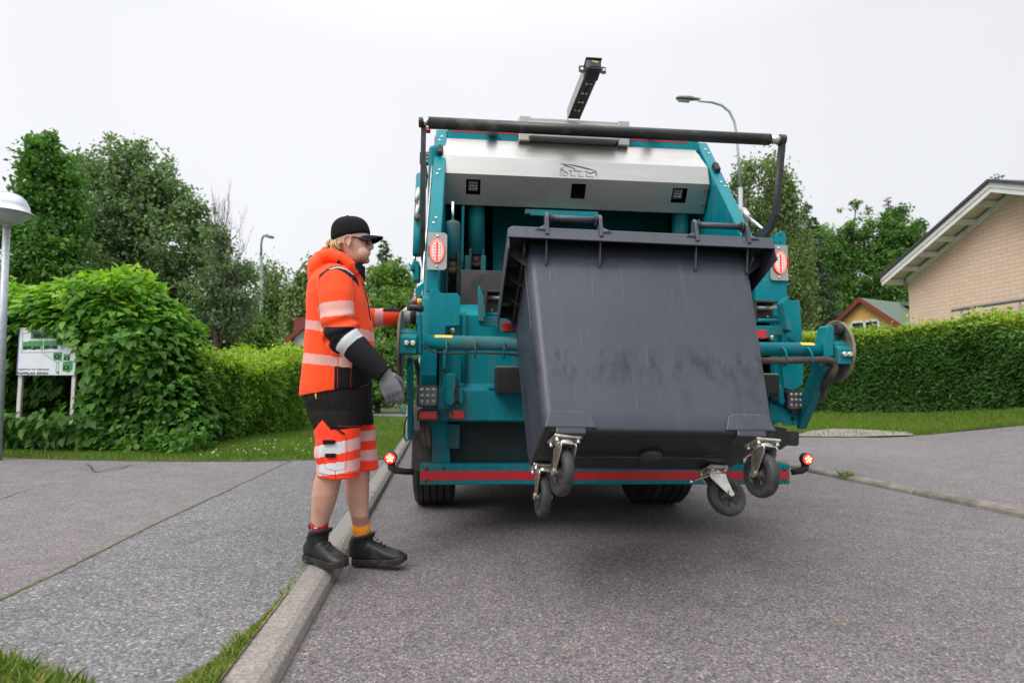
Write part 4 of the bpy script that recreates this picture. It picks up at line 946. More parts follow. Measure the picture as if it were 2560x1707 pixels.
# --- top beam with red tape
mb = MB(); mb.box(-S1 + .1, S1 - .1, 1.22, 1.46, 3.085, 3.245); tb = part('top_beam', mb, m_teal, bev=.008)
for x0, x1 in ((-1.10, -.42), (.40, 1.02)):
    mb = MB(); mb.box(x0, x1, 1.2165, 1.221, 3.165, 3.225); part('red_tape', mb, m_tape, tb, 0)
for px in (1231, 1627):
    p = T(px, 333, 1.2); mb = MB(); mb.lathe([(-.03, .02), (-.03, .045), (0, .05), (.02, .04)], (p.x, p.y - .02, p.z), 'z', 20); part('marker_lamp', mb, m_lensf, bev=0)
# --- stainless hood over the hopper: three facets
HX0, HX1 = -1.172, 1.118
pt = [(1.20, 3.095), (1.005, 2.865), (.965, 2.700), (1.095, 2.478)]
mb = MB(); th = .01
xs = {'l': HX0, 'r': HX1}
def hoodx(i, s): return (HX0 + .0 if s < 0 else HX1 - (.03 if i == 0 else 0))
for i in (0, 1):
    (y0, z0), (y1, z1) = pt[i], pt[i + 1]
    mb.prism([(hoodx(i, -1), y0, z0), (hoodx(i, 1), y0, z0), (hoodx(i + 1, 1), y1, z1), (hoodx(i + 1, -1), y1, z1)], (0, .01, 0))
(y0, z0), (y1, z1) = pt[2], pt[3]
hx = [HX0]
holes = []
for a_, b_ in ((1165, 1201), (1427, 1463), (1678, 1715)):
    xa, xb = T(a_, 470, 1.03).x, T(b_, 470, 1.03).x; holes.append((xa, xb)); hx += [xa, xb]
hx.append(HX1); vv = [0, .17, .66, 1]
for i in range(len(hx) - 1):
    for j in range(3):
        if j == 1 and i % 2 == 1: continue
        q = lambda x, v: (x, y0 + (y1 - y0) * v, z0 + (z1 - z0) * v)
        mb.prism([q(hx[i], vv[j]), q(hx[i + 1], vv[j]), q(hx[i + 1], vv[j + 1]), q(hx[i], vv[j + 1])], (0, .008, .004))
hood = mb.build('hood', m_steel, trk)
mb = MB(); mb.yz([(1.21, 3.085), (1.02, 2.86), (.985, 2.70), (1.11, 2.485), (1.2, 2.49)], HX0 + .003, HX0 + .012); mb.yz([(1.21, 3.085), (1.02, 2.86), (.985, 2.70), (1.11, 2.485), (1.2, 2.49)], HX1 - .012, HX1 - .003); part('hood_end', mb, m_steel, hood, 0)
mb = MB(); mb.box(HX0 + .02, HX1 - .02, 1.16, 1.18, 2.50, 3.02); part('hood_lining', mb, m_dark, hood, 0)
for s, x in ((-1, HX0), (1, HX1)):
    b = MB()
    for v in (.22, .68):
        p = Vector((x - s * .02, y0 + (y1 - y0) * v, z0 + (z1 - z0) * v)); b.cyl(p + Vector((0, -.012, -.006)), p, .016, 10)
    part('hood_bolts', b, m_rust, hood, 0)
def led_lamp(name, c, w_, h_, tilt=0.0, rows=3, cols=3, mat=None):
    """square work lamp with its LED lenses, facing backwards"""
    mtx = Matrix.Translation(c) @ Matrix.Rotation(tilt, 4, 'X')
    def rr(wx, hz, r, y0_, y1_):
        pts = []
        for cx, cz, a0 in ((wx - r, hz - r, 0), (-wx + r, hz - r, 90), (-wx + r, -hz + r, 180), (wx - r, -hz + r, 270)):
            for k in range(5): a = R(a0 + k * 22.5); pts.append((cx + r * math.cos(a), cz + r * math.sin(a)))
        m_ = MB(); m_.xz(pts, y0_, y1_); m_.v = [tuple(mtx @ Vector(v)) for v in m_.v]; return m_
    o = rr(w_, h_, w_ * .28, 0, .05).build(name, m_blk, trk, bevel=.006)
    rr(w_ * .84, h_ * .84, w_ * .22, -.003, .004).build('lamp_face', mat or m_lensf, o)
    b = MB()
    for i in range(rows):
        for j in range(cols):
            x = (j - (cols - 1) / 2) * w_ * .54 * (1 if i % 2 == 0 else .92); z = (i - (rows - 1) / 2) * h_ * .54
            b.lathe([(-.010, .001), (-.009, w_ * .10), (-.0045, w_ * .2), (-.002, w_ * .22)], (x, 0, z), 'y', 12)
    b.v = [tuple(mtx @ Vector(v)) for v in b.v]; b.build('lenses', m_lens, o)
    return o
for i in (0, 2):
    xa, xb = holes[i]; v = .42 if i == 0 else .40
    led_lamp('hood_lamp', Vector(((xa + xb) / 2 - (.008 if i else 0), y0 + (y1 - y0) * v + .019, z0 + (z1 - z0) * v + .016)), .047, .046, R(30), 3, 3)
# relief badge cut in the hood: bird-like arc and the letters NTM
def Lg(x, y): p = T(1380 + x * 180 / 2352, 380 + y * 180 / 2352, .97); z = p.z; f = (z - 2.70) / (2.865 - 2.70); return (p.x, .965 + .04 * f - .0025, z)
mb = MB()
def lg(pts): mb.prism([Lg(*p) for p in pts], (0, .002, 0))
lg([(270, 345), (440, 355), (700, 385), (960, 445), (1240, 525), (1470, 600), (1400, 590), (1180, 550), (900, 470), (640, 405), (430, 365)])
lg([(350, 365), (430, 385), (560, 430), (720, 505), (800, 552), (740, 545), (600, 480), (430, 425)]); lg([(290, 525), (340, 495), (385, 480), (365, 520), (340, 530)])
lg([(275, 560), (365, 572), (525, 690), (525, 722), (380, 610), (350, 595), (275, 590)]); lg([(338, 660), (356, 660), (354, 745), (340, 745)]); lg([(335, 765), (500, 775), (500, 785), (340, 780)]); lg([(268, 600), (280, 600), (276, 780), (264, 780)])
lg([(555, 588), (632, 590), (632, 770), (614, 770), (612, 606), (555, 606)]); lg([(612, 780), (780, 788), (780, 798), (612, 790)]); lg([(680, 595), (840, 595), (1010, 620), (1010, 638), (840, 622), (680, 610)]); lg([(868, 680), (884, 680), (884, 770), (870, 770)]); lg([(868, 793), (1030, 800), (1030, 812), (868, 802)])
lg([(1065, 620), (1160, 622), (1250, 682), (1390, 620), (1465, 632), (1468, 800), (1440, 795), (1436, 660), (1395, 650), (1262, 715), (1235, 705), (1150, 645), (1065, 632)]); lg([(1120, 700), (1138, 700), (1138, 780), (1122, 780)]); lg([(1118, 806), (1360, 820), (1360, 830), (1118, 818)])
mb.build('badge', M('badge_cut', (.05, .045, .04), .6), hood)
# --- roof plate and reversing camera arm
a_, b_ = T(1322, 345, 1.1), T(1545, 350, 1.1)
mb = MB(); mb.box(a_.x, b_.x, 1.08, 1.62, 3.10, 3.235); rp = part('roof_box', mb, m_steel2, bev=.006)
c_, d_ = T(1296, 296, 1.2), T(1568, 312, 1.2)
mb = MB(); mb.box(c_.x, d_.x, 1.18, 1.75, 3.255, 3.31); mb.box(c_.x, c_.x + .10, 1.13, 1.2, 3.08, 3.30); mb.box(d_.x - .10, d_.x, 1.13, 1.2, 3.08, 3.30); part('roof_plate', mb, m_steel2, rp, .005)
A0, A1 = T(1434, 298, 1.15), T(1479, 190, .55)
ax = (A1 - A0).normalized(); xw = Vector((1, 0, 0)); nv = ax.cross(xw).normalized()
if nv.y > 0: nv = -nv
def arm_pt(f, s, o=0.0): return A0.lerp(A1, f) + xw * s - nv * o
mb = MB(); mb.prism([arm_pt(0, -.055), arm_pt(0, .055), arm_pt(1, .052), arm_pt(1, -.052)], -nv * .006)
arm = part('camera_arm', mb, m_blk, bev=.001)
mb = MB()
for s in (-.055, .049): mb.prism([arm_pt(-.02, s, .0), arm_pt(-.02, s + .006, .0), arm_pt(1, s + .006, .0), arm_pt(1, s, .0)], nv * -.10)
part('arm_flange', mb, m_steel2, arm, 0)
mb = MB()
for f in (.22, .42, .62, .83):
    for s in (-.012, .016):
        p = arm_pt(f, s, -.001); mb.tube([p, p + nv * .002], .0115, 10)
part('arm_holes', mb, M('sky_hole', (.80, .81, .83), .4), arm, 0)
mb = MB(); mb.tube([arm_pt(.05, -.02, -.004), arm_pt(.35, .0, -.008), arm_pt(.7, .004, -.006), arm_pt(1, .02, -.004)], .004, 6); part('cable', mb, m_rub, arm, 0)
ch = A1 + Vector((0, -.0, .03)); mb = MB(); mtx = Matrix.Translation(ch) @ Matrix.Rotation(R(-12), 4, 'X')
mb.box(-.058, .058, -.09, .05, -.045, .045, mtx); cm = part('camera_head', mb, m_blk, bev=.012)
mb = MB(); mb.box(-.064, .064, -.10, .055, .04, .052, mtx); part('camera_shade', mb, m_blk, cm, .006)
mb = MB(); mb.box(-.036, .036, -.094, -.085, -.028, .03, mtx); part('camera_lens', mb, M('camera_glass', (.012, .016, .014), .06), cm, .002)
mb = MB(); mb.prism([mtx @ Vector(v) for v in ((-.024, -.0955, .024), (.03, -.0955, .018), (.03, -.0955, .004), (-.008, -.0955, .012))], (0, .001, 0)); part('camera_glint', mb, M('greenish_glint', (.45, .5, .10), .2), cm, 0)  # greenish reflection on the camera glass, painted as a thin sliver
mb = MB()
for s in (-1, 1):
    for k in (0,):
        pts = [(s * .058, .03), (s * .10, .03), (s * .108, .02), (s * .108, -.03), (s * .085, -.04), (s * .058, -.03)]
        mb.prism([mtx @ Vector((x, -.03, z)) for x, z in pts], (0, .005, 0))
ear = part('camera_ears', mb, m_blk, cm, .002)
mb = MB()
for s in (-.083, .09): mb.tube([mtx @ Vector((s, -.0305, 0)), mtx @ Vector((s, -.033, 0))], .013, 12)
part('ear_holes', mb, M('sky_hole_b', (.80, .81, .83), .4), cm, 0)
# --- guard bar with its two bent arms
bl, brr = T(1064, 307, .085), T(1957, 351, .085)
mb = MB(); u_ = (brr - bl).normalized(); mb.tube([bl + u_ * .02, brr - u_ * .10], .040, 24); gb = part('guard_bar', mb, m_bar, bev=0)
mb = MB(); mb.tube([bl - u_ * .02, bl + u_ * .02], .020, 14); part('bar_shaft', mb, m_zinc, gb, 0)
mb = MB(); mb.tube([brr - u_ * .10, brr], .030, 16); part('bar_shaft', mb, m_zinc, gb, 0)
mb = MB(); mb.tube([bl - u_ * .045, bl - u_ * .018], .034, 16); part('bar_collar', mb, m_blk, gb, .003)
mb = MB(); mb.tube([brr - u_ * .03, brr + u_ * .012], .040, 16); part('bar_collar', mb, m_blk, gb, .003)
def armpath(x): return [(x, .085, 2.72), (x, .115, 2.58), (x, .158, 2.37), (x, .20, 2.22), (x, .27, 2.145), (x, .40, 2.105), (x, .70, 2.08)]
for s, x in ((1, 1.27), (-1, -1.262)):
    P_ = armpath(x) if s > 0 else [(x, .12, 2.72), (x, .13, 2.58), (x, .17, 2.3), (x, .25, 2.05), (x, .36, 1.90), (x, .6, 1.84)]
    mb = MB(); vs = []; fs = []; n = len(P_)
    for i, p in enumerate(P_):
        dd = (Vector(P_[min(i + 1, n - 1)]) - Vector(P_[max(i - 1, 0)])).normalized(); nn_ = Vector((0, -dd.z, dd.y)); hw = .026 + (.012 if i > 3 else 0)
        for xx_, q in ((-.016, -hw), (.016, -hw), (.016, hw), (-.016, hw)): vs.append(Vector(p) + nn_ * q + Vector((xx_, 0, 0)))
    for i in range(n - 1):
        for k in range(4): fs.append((i * 4 + k, i * 4 + (k + 1) % 4, i * 4 + 4 + (k + 1) % 4, i * 4 + 4 + k))
    fs += [(0, 1, 2, 3), tuple(range(4 * n - 4, 4 * n))]; mb.add(vs, fs, False); part('guard_arm', mb, m_armp, bev=.004)
mb = MB(); mb.tube([T(1862, 536, .62), T(1908, 574, .36)], .012, 12); part('piston_rod', mb, m_chrome, bev=0)
mb = MB(); mb.tube([T(1857, 526, .72), T(1872, 545, .60)], .028, 12); part('piston_cylinder', mb, m_zinc, bev=0)
# --- inside of the hopper
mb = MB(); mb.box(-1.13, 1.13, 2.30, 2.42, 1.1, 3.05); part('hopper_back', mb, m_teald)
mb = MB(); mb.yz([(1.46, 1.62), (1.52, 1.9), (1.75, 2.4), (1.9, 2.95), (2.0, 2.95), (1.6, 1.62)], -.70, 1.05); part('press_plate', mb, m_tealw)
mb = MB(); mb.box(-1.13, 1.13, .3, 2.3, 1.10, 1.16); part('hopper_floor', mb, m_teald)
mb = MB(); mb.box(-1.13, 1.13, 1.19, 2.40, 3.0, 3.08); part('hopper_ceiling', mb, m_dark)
# main cylinders
def ram(px, ytop, ybot, ly, r, rodtop, mat=m_tealw):
    a, b = T(px, ybot, ly), T(px, ytop, ly)
    mb = MB(); mb.tube([a, a.lerp(b, .9), a.lerp(b, .97), b], [r, r, r * .9, r * .55], 24); o = part('ram', mb, mat, bev=0)
    c = T(px, rodtop, ly); mb = MB(); mb.tube([b - Vector((0, 0, .01)), c], r * .20, 12); part('ram_rod', mb, m_chrome, o, 0)
    for s in (-1, 1):
        mb = MB(); mb.xz([(a.x + s * r * .75 - .012, a.z + .05), (a.x + s * r * .75 + .012, a.z + .05), (a.x + s * r * .75 + .012, a.z - .28), (a.x + s * r * .75 - .012, a.z - .28)], ly - .07, ly + .07); part('ram_clevis', mb, m_teald, o)
    mb = MB(); mb.tube([a + Vector((-r * 1.0, 0, -.07)), a + Vector((r * 1.0, 0, -.07))], .035, 14); mb.sphere(a + Vector((0, 0, -.03)), r * .75, 14, 8); part('ram_pin', mb, m_rust, o, 0)
ram(1132, 553, 652, .62, .058, 505); ram(1191, 470, 640, 1.24, .072, 430); ram(1700, 470, 640, 1.24, .072, 430)
mb = MB(); p = T(1156, 600, 1.1); mb.box(p.x - .012, p.x + .012, 1.10, 1.18, 1.6, 2.47); part('pipe_guard', mb, m_teal)
a_, b_ = T(1165, 640, .98), T(1180, 672, .98)
for px in (1168, 1208):
    mb = MB(); p = T(px, 655, .95); mb.xz([(p.x - .02, p.z - .1), (p.x + .02, p.z - .1), (p.x + .02, p.z + .05), (p.x - .02, p.z + .05)], .93, 1.08); part('ram_bracket', mb, m_tealw)
a_, b_ = T(1313, 526, 1.0), T(1496, 541, 1.0)
mb = MB(); mb.box(a_.x, b_.x, 1.0, 1.05, b_.z, a_.z + .012); mb.box(a_.x + .04, b_.x - .01, .985, 1.0, b_.z - .018, b_.z + .012); part('cross_bar', mb, m_tealw)
# sill plate behind the bin
a_, b_ = T(1152, 674, .22), T(1300, 761, .22)
mb = MB(); mb.box(a_.x, 1.08, .22, .26, b_.z - .05, a_.z); sp_ = part('sill_plate', mb, m_plate)
x_ = T(1204, 700, .2).x; mb = MB(); mb.box(x_, x_ + .62, .214, .221, a_.z - .155, a_.z - .02); part('wear_plate', mb, m_plate, sp_, .002)
# --- rear shell of the hopper
zt, zm = T(1200, 762, .2).z, T(1200, 787, 0).z
zl = T(1200, 968, 0).z; zb_ = T(1200, 1052, -.06).z
mb = MB(); mb.yz([(.20, zt), (.0, zm), (0, zl + .02), (-.045, zl - .02), (-.06, zb_), (.10, zb_ - .02), (.30, zb_), (.30, zt)], -1.12, 1.12); sh_ = part('hopper_shell', mb, m_teal, bev=.008)
mb = MB(); mb.box(-.80, 1.0, -.052, -.0, zl - .012, zl + .012); part('shell_seam', mb, m_teal, sh_, .005)
mb = MB(); mb.box(T(1085, 1000, .12).x, 1.05, .30, .36, .42, zb_ + .05); part('shell_under', mb, m_teald)
# ribs, pipe, bolt heads
a_, b_ = T(1159, 790, -.03), T(1159, 955, -.03)
mb = MB(); mb.tube([b_, a_, a_ + Vector((0, .03, .02))], .017, 12); part('rib_pipe', mb, m_teal, bev=0)
a_ = T(1113, 815, -.05); b_ = T(1106, 920, -.05); mb = MB(); mb.box(a_.x - .012, a_.x + .012, -.06, 0, b_.z, a_.z); part('rib', mb, m_teal)
for px, py in ((1131, 828), (1929, 844)):
    p = T(px, py, -.02); mb = MB(); mb.lathe([(-.03, .001), (-.026, .014), (-.012, .022), (.02, .022)], p, 'y', 14); part('bolt', mb, m_zinc, bev=0)
# shield plates left and right
def PX(pts, ly): return [(T(x, y, ly).x, T(x, y, ly).z) for x, y in pts]
ly = -.10
mb = MB(); mb.xz(PX([(1072, 731), (1080, 723), (1094, 723), (1103, 733), (1143, 733), (1151, 742), (1149, 813), (1114, 816), (1112, 838), (1070, 838)], ly), ly, ly + .014); part('shield_plate', mb, m_teal, bev=.003)
mb = MB(); pz0, pz1 = T(1060, 962, -.06), T(1060, 722, -.06)
mb.yz([(-.085, T(1060, 840, -.06).z), (-.085, pz0.z + .06), (-.02, pz0.z - .06), (.14, pz0.z - .06), (.14, pz1.z), (-.04, pz1.z - .05)], T(1052, 840, -.06).x, T(1094, 840, -.06).x); part('side_column', mb, m_teal, bev=.012)
mb = MB(); mb.xz(PX([(1974, 751), (1996, 751), (2000, 757), (2007, 860), (2009, 914), (2007, 960), (1983, 977), (1962, 970), (1955, 900), (1955, 751)], ly), ly, ly + .014); part('shield_plate', mb, m_teal, bev=.003)
mb = MB(); q = PX([(1890, 700), (1968, 700), (1966, 760), (1955, 970), (1890, 970)], .0); mb.xz(q, .0, .012); part('corner_plate', mb, m_teal, bev=.002)
mb = MB(); p = T(1978, 844, ly); mb.tube([p + Vector((0, -.012, 0)), p + Vector((0, .01, 0))], .02, 14); part('plate_hook', mb, m_teal, bev=.003)
# posts carrying the tail lights
mb = MB(); mb.xz(PX([(1921, 598), (1945, 582), (1958, 577), (1965, 585), (1967, 760), (1926, 760)], .03), .03, .045); part('light_post', mb, m_teal, bev=.004)
mb = MB(); mb.xz(PX([(1066, 640), (1096, 640), (1094, 728), (1066, 728)], .03), .03, .09); part('light_post', mb, m_teal, bev=.004)
b = MB()
for px, py in ((1934, 592), (1950, 588), (1935, 604), (1950, 606)):
    p = T(px, py, .0295); b.tube([p, p - Vector((0, .001, 0))], .006, 8)
part('post_holes', b, m_dark, bev=0)
def tail_light(c, s):
    w_, h_ = .063, .122; pts = []
    r = .022
    for cx, cz, a0 in ((w_ - r, h_ - r, 0), (-w_ + r, h_ - r, 90), (-w_ + r, -h_ + r, 180), (w_ - r, -h_ + r, 270)):
        for k in range(5):
            rr0 = r if (cx > 0) == (s < 0) else .004
            ccx = (w_ - rr0) * (1 if cx > 0 else -1); ccz = (h_ - rr0) * (1 if cz > 0 else -1); a = R(a0 + k * 22.5)
            pts.append((c.x + ccx + rr0 * math.cos(a), c.z + ccz + rr0 * math.sin(a)))
    mb = MB(); mb.xz(pts, c.y, c.y + .006); o = part('light_plate', mb, m_steel2, bev=.001)
    def oval(a, b, y0, y1, m, nm, par, bev=0):
        q = MB(); q.xz([(c.x + a * math.cos(t_), c.z + b * math.sin(t_)) for t_ in np.linspace(0, 2 * math.pi, 41)[:-1]], y0, y1); return part(nm, q, m, par, bev)
    hsg = oval(.048, .078, c.y - .014, c.y, M('lamp_housing', (.45, .015, .02), .3) if 'lamp_housing' not in bpy.data.materials else bpy.data.materials['lamp_housing'], 'tail_light', o, .003)
    oval(.045, .075, c.y - .0165, c.y - .013, m_redglow, 'light_ring', hsg); oval(.034, .062, c.y - .0185, c.y - .016, m_redglow2, 'light_core', hsg)
    q = MB(); q.box(c.x - .006, c.x + .006, c.y - .0205, c.y - .018, c.z - .068, c.z + .055); part('light_strip', q, m_redstr, hsg, 0)
    q = MB()
    for sx in (-.019, .019):
        for k in range(5): q.lathe([(-.003, .001), (-.002, .006), (0, .008)], (c.x + sx, c.y - .0185, c.z + (k - 2) * .019), 'y', 10)
    part('light_leds', q, M('led_cell', (.75, .62, .60), .3) if 'led_cell' not in bpy.data.materials else bpy.data.materials['led_cell'], hsg, 0)
    q = MB()
    for k in (-1, 1): q.lathe([(-.006, .001), (-.005, .008), (0, .010)], (c.x, c.y, c.z + k * .10), 'y', 10)
    part('screws', q, m_zinc, o, 0)
    q = MB(); q.box(c.x + s * .055, c.x + s * .06, c.y - .012, c.y + .0, c.z - .035, c.z + .035); part('side_reflector', q, m_redr, o, 0)
tail_light(T(1093, 628, -.02), -1); tail_light(T(1948, 657, -.02), 1)
# --- comb carriers with red reflectors
ly = -.22
for sgn_, pts, fin, rf, bk in ((-1, [(1196, 790), (1290, 790), (1345, 790), (1345, 832), (1256, 832), (1237, 816), (1200, 815), (1195, 806)], [(1194, 722), (1199, 717), (1209, 748), (1209, 806), (1196, 806)], (1256, 806, 1300, 829), (1212, 730, 1300, 786)),
                               (1, [(1860, 814), (1950, 814), (1966, 810), (1968, 832), (1962, 837), (1928, 837), (1914, 848), (1860, 848)], [(1944, 760), (1958, 743), (1961, 746), (1968, 832), (1955, 826)], (1870, 824, 1916, 846), (1870, 755, 1934, 800))):
    mb = MB(); mb.xz(PX(pts, ly), ly, ly + .012); cc_ = part('comb_plate', mb, m_tealw, bev=.003)
    mb = MB(); f_ = PX(fin, ly); mb.xz(f_, ly - .06, ly + .02); part('comb_fin', mb, m_tealw, cc_, .006)
    q = PX([(rf[0], rf[1]), (rf[2], rf[3])], ly); mb = MB(); mb.box(q[0][0], q[1][0], ly - .006, ly, q[1][1], q[0][1]); part('reflector', mb, m_redr, cc_, .002)
    q = PX([(bk[0], bk[1]), (bk[2], bk[3])], -.1); mb = MB(); mb.box(q[0][0], q[1][0], -.10, -.085, q[1][1], q[0][1]); b_ = part('comb_bracket', mb, m_plate, cc_, .003)
    mb = MB(); mb.box(q[0][0], q[1][0], -.19, -.1, q[0][1] - .012, q[0][1]); mb.box(q[0][0], q[0][0] + .012, -.19, -.1, q[1][1], q[0][1]); part('bracket_lip', mb, m_plate, b_, .002)
    zc_ = q[0][1] - .04; mb = MB(); mb.tube([(q[0][0] + .014, -.14, zc_), (q[1][0], -.14, zc_)], .016, 14); part('bracket_pin', mb, m_zinc, b_, 0)
    mb = MB(); mb.tube([(q[0][0], -.16, q[1][1] - .012), (q[1][0], -.16, q[1][1] - .012)], .014, 12); part('comb_bar', mb, m_teal, cc_, 0)
    mb = MB()
    for f in (.2, .75):
        mb.sphere((q[0][0] + (q[1][0] - q[0][0]) * f, -.103, q[1][1] + .022), .008, 8, 6)
    part('bracket_bolts', mb, m_zinc, b_, 0)
# --- lift arms: cross tube, end blocks, discs, struts
TL, TR = T(1060, 855, -.45), T(2068, 875, -.45)
mb = MB(); mb.tube([TL, TR], .0405, 28); tube_ = part('lift_tube', mb, m_tealw, bev=0)
for px, py, w_ in ((1086, 848, .10), (2008, 870, .085)):
    p = T(px, py, -.50); mb = MB(); n = 6; r_ = .0425; cz = TL.z + (TR.z - TL.z) * (p.x - TL.x) / (TR.x - TL.x)
    vs = []; fs = []
    for i in range(n + 1):
        a = R(100 + 45 * i / n)
        for xx_ in (p.x, p.x + w_): vs.append((xx_, -.45 + r_ * math.cos(a), cz + r_ * math.sin(a)))
        if i: fs.append((2 * i - 2, 2 * i - 1, 2 * i + 1, 2 * i))
    mb.add(vs, fs, True); part('sticker', mb, m_yel, tube_, 0)
for px in (1117, 1188, 1259):
    p = T(px, 868, -.45); zc_ = TL.z + (TR.z - TL.z) * (p.x - TL.x) / (TR.x - TL.x)
    mb = MB(); mb.tube([(p.x, -.45 + .044 * math.cos(a) * .9 - .02, zc_ - .035 + .05 * math.sin(a)) for a in np.linspace(R(60), R(330), 12)], .005, 6); part('clip', mb, m_tealw, tube_, 0)
mb = MB(); mb.tube([T(1049, 850, -.48), T(1062, 868, -.5), T(1085, 880, -.5), T(1115, 883, -.5), T(1190, 882, -.5), T(1259, 884, -.5), T(1310, 890, -.5)], .006, 8); part('cable', mb, m_rub, tube_, 0)
for px in (1945, 2008):
    p = T(px, 895, -.45); zc_ = TL.z + (TR.z - TL.z) * (p.x - TL.x) / (TR.x - TL.x)
    mb = MB(); mb.tube([(p.x + .003 * k, -.45 - .025 + .045 * math.cos(a), zc_ - .045 + .055 * math.sin(a)) for k, a in enumerate(np.linspace(R(60), R(330), 12))], .006, 6); part('clip', mb, m_teal, tube_, 0)
def hose(name, pts, r, ribs=True, mat=m_hose):
    Q = [Vector(p) for p in pts]; out = []; rad = []
    for i in range(len(Q) - 1):
        p0, p1, p2, p3 = Q[max(i - 1, 0)], Q[i], Q[i + 1], Q[min(i + 2, len(Q) - 1)]
        n = max(4, int((p2 - p1).length / (.009 if ribs else .03)))
        for k in range(n):
            t = k / n; out.append(.5 * ((2 * p1) + (-p0 + p2) * t + (2 * p0 - 5 * p1 + 4 * p2 - p3) * t * t + (-p0 + 3 * p1 - 3 * p2 + p3) * t ** 3))
    out.append(Q[-1]); rad = [r * (1 + (.07 if k % 2 else -.04)) if ribs else r for k in range(len(out))]
    mb = MB(); mb.tube(out, rad, 12); return part(name, mb, mat, bev=0)
hose('corrugated_hose', [T(1880, 902, -.50), T(1990, 901, -.50), T(2065, 899, -.50), T(2084, 906, -.50), T(2088, 920, -.49), T(2080, 935, -.47), T(2066, 958, -.40), T(2048, 990, -.25), T(2022, 1030, -.12), T(2002, 1062, -.03)], .020)
# right end
def endset(s, plate, roller, blk, disc_c, disc_r):
    mb = MB(); mb.xz(PX(plate, -.50), -.50, -.40); o = part('arm_bracket', mb, m_tealw, bev=.008)
    a, b = T(roller[0], roller[2], -.45), T(roller[1], roller[2], -.45); mb = MB(); mb.lathe([(0, .025), (.004, .036), (.018, .040), (b.x - a.x - .018, .040), (b.x - a.x - .004, .034), (b.x - a.x, .02)], a, 'x', 20); part('roller', mb, m_rub, o, 0)
    x0, x1 = T(blk[0], 870, -.5).x, T(blk[1], 870, -.5).x; z1, z0 = T(blk[0], blk[2], -.5).z, T(blk[0], blk[3], -.5).z
    h = z1 - z0; mb = MB(); mb.yz([(-.37, z1), (-.46, z1), (-.53, z0 + h * .62), (-.53, z0), (-.37, z0)], x0, x1); bk = part('arm_block', mb, m_tealw, o, .004)
    q = MB(); q.prism([(x0, -.4945, z0 + h * .82), (x1, -.4945, z0 + h * .82), (x1, -.4985, z0 + h * .79), (x0, -.4985, z0 + h * .79)], (0, .003, .002)); part('block_gap', q, m_dark, bk, 0)
    q = MB()
    for f in (.35, .72):
        xx_ = x0 + (x1 - x0) * (f if s > 0 else 1.15 - f); q.lathe([(-.025, .010), (-.024, .014), (-.01, .016), (0, .016)], (xx_, -.53, z0 + h * .40), 'y', 8)
    part('block_bolts', q, m_zinc, bk, 0)
    mb = MB(); mb.lathe([(-.004, disc_r * .96), (.004, disc_r), (.010, disc_r), (.012, disc_r * .97)], (0, 0, 0), 'x', 40)
    rot = Matrix.Rotation(R(0 if s > 0 else 0), 4, 'Z') @ Matrix.Rotation(R(0), 4, 'Y'); mb.v = [tuple(Matrix.Translation(disc_c) @ rot @ Vector(v)) for v in mb.v]
    part('guard_disc', mb, m_disc, o, 0)
    return o
dcr = Vector((T(2128, 878, -.53).x + .002, -.368, T(2125, 878, -.40).z)); endset(1, [(2062, 892), (2060, 862), (2068, 818), (2074, 812), (2082, 812), (2086, 818), (2085, 892)], (2088, 2105, 823), (2087, 2122, 850, 910), dcr, .190)
dcl = Vector((T(998, 862, -.53).x - .012, -.345, T(997, 862, -.40).z)); endset(-1, [(1042, 885), (1042, 790), (1047, 782), (1053, 784), (1054, 885)], (1026, 1041, 793), (999, 1042, 820, 884), dcl, .205)
# rollers and grips seen at the left end
mb = MB(); p = T(1034, 770, -.40); mb.tube([p + Vector((-.03, -.02, 0)), p + Vector((.05, .02, 0))], .02, 14); part('arm_end_tube', mb, m_blk, bev=0)
def strut(a, b, w_, d_, name, mat):
    a, b = Vector(a), Vector(b); dz = (b - a).normalized(); xx_ = Vector((1, 0, 0)); xx_ = (xx_ - dz * xx_.dot(dz)).normalized(); yy_ = dz.cross(xx_)
    mb = MB(); base = [a + xx_ * sx_ * w_ + yy_ * sy_ * d_ for sx_, sy_ in ((-1, -1), (1, -1), (1, 1), (-1, 1))]; mb.prism(base, b - a); return part(name, mb, mat, bev=.006)
strut(T(2060, 905, -.44), T(1998, 1058, -.02), .028, .05, 'lift_strut', m_tealw)
strut(T(1025, 905, -.40), T(1027, 1085, .02), .016, .05, 'lift_strut', m_tealw)
strut(T(2036, 865, -.36), T(2078, 830, -.42), .012, .018, 'brace', m_teal)
# rubber stops
for x0, x1, y0_, y1_ in ((1241, 1320, 917, 984), (1880, 1950, 935, 987)):
    a_, b_ = T(x0, y0_, -.22), T(x1, y1_, -.22); mb = MB(); mb.box(a_.x, b_.x, -.22, -.02, b_.z, a_.z); part('rubber_stop', mb, m_rub, bev=.01)
    mb = MB(); mb.box(a_.x + .004, b_.x - .004, -.215, -.02, a_.z + .001, a_.z + .006); part('stop_edge', mb, m_zinc, bev=0)
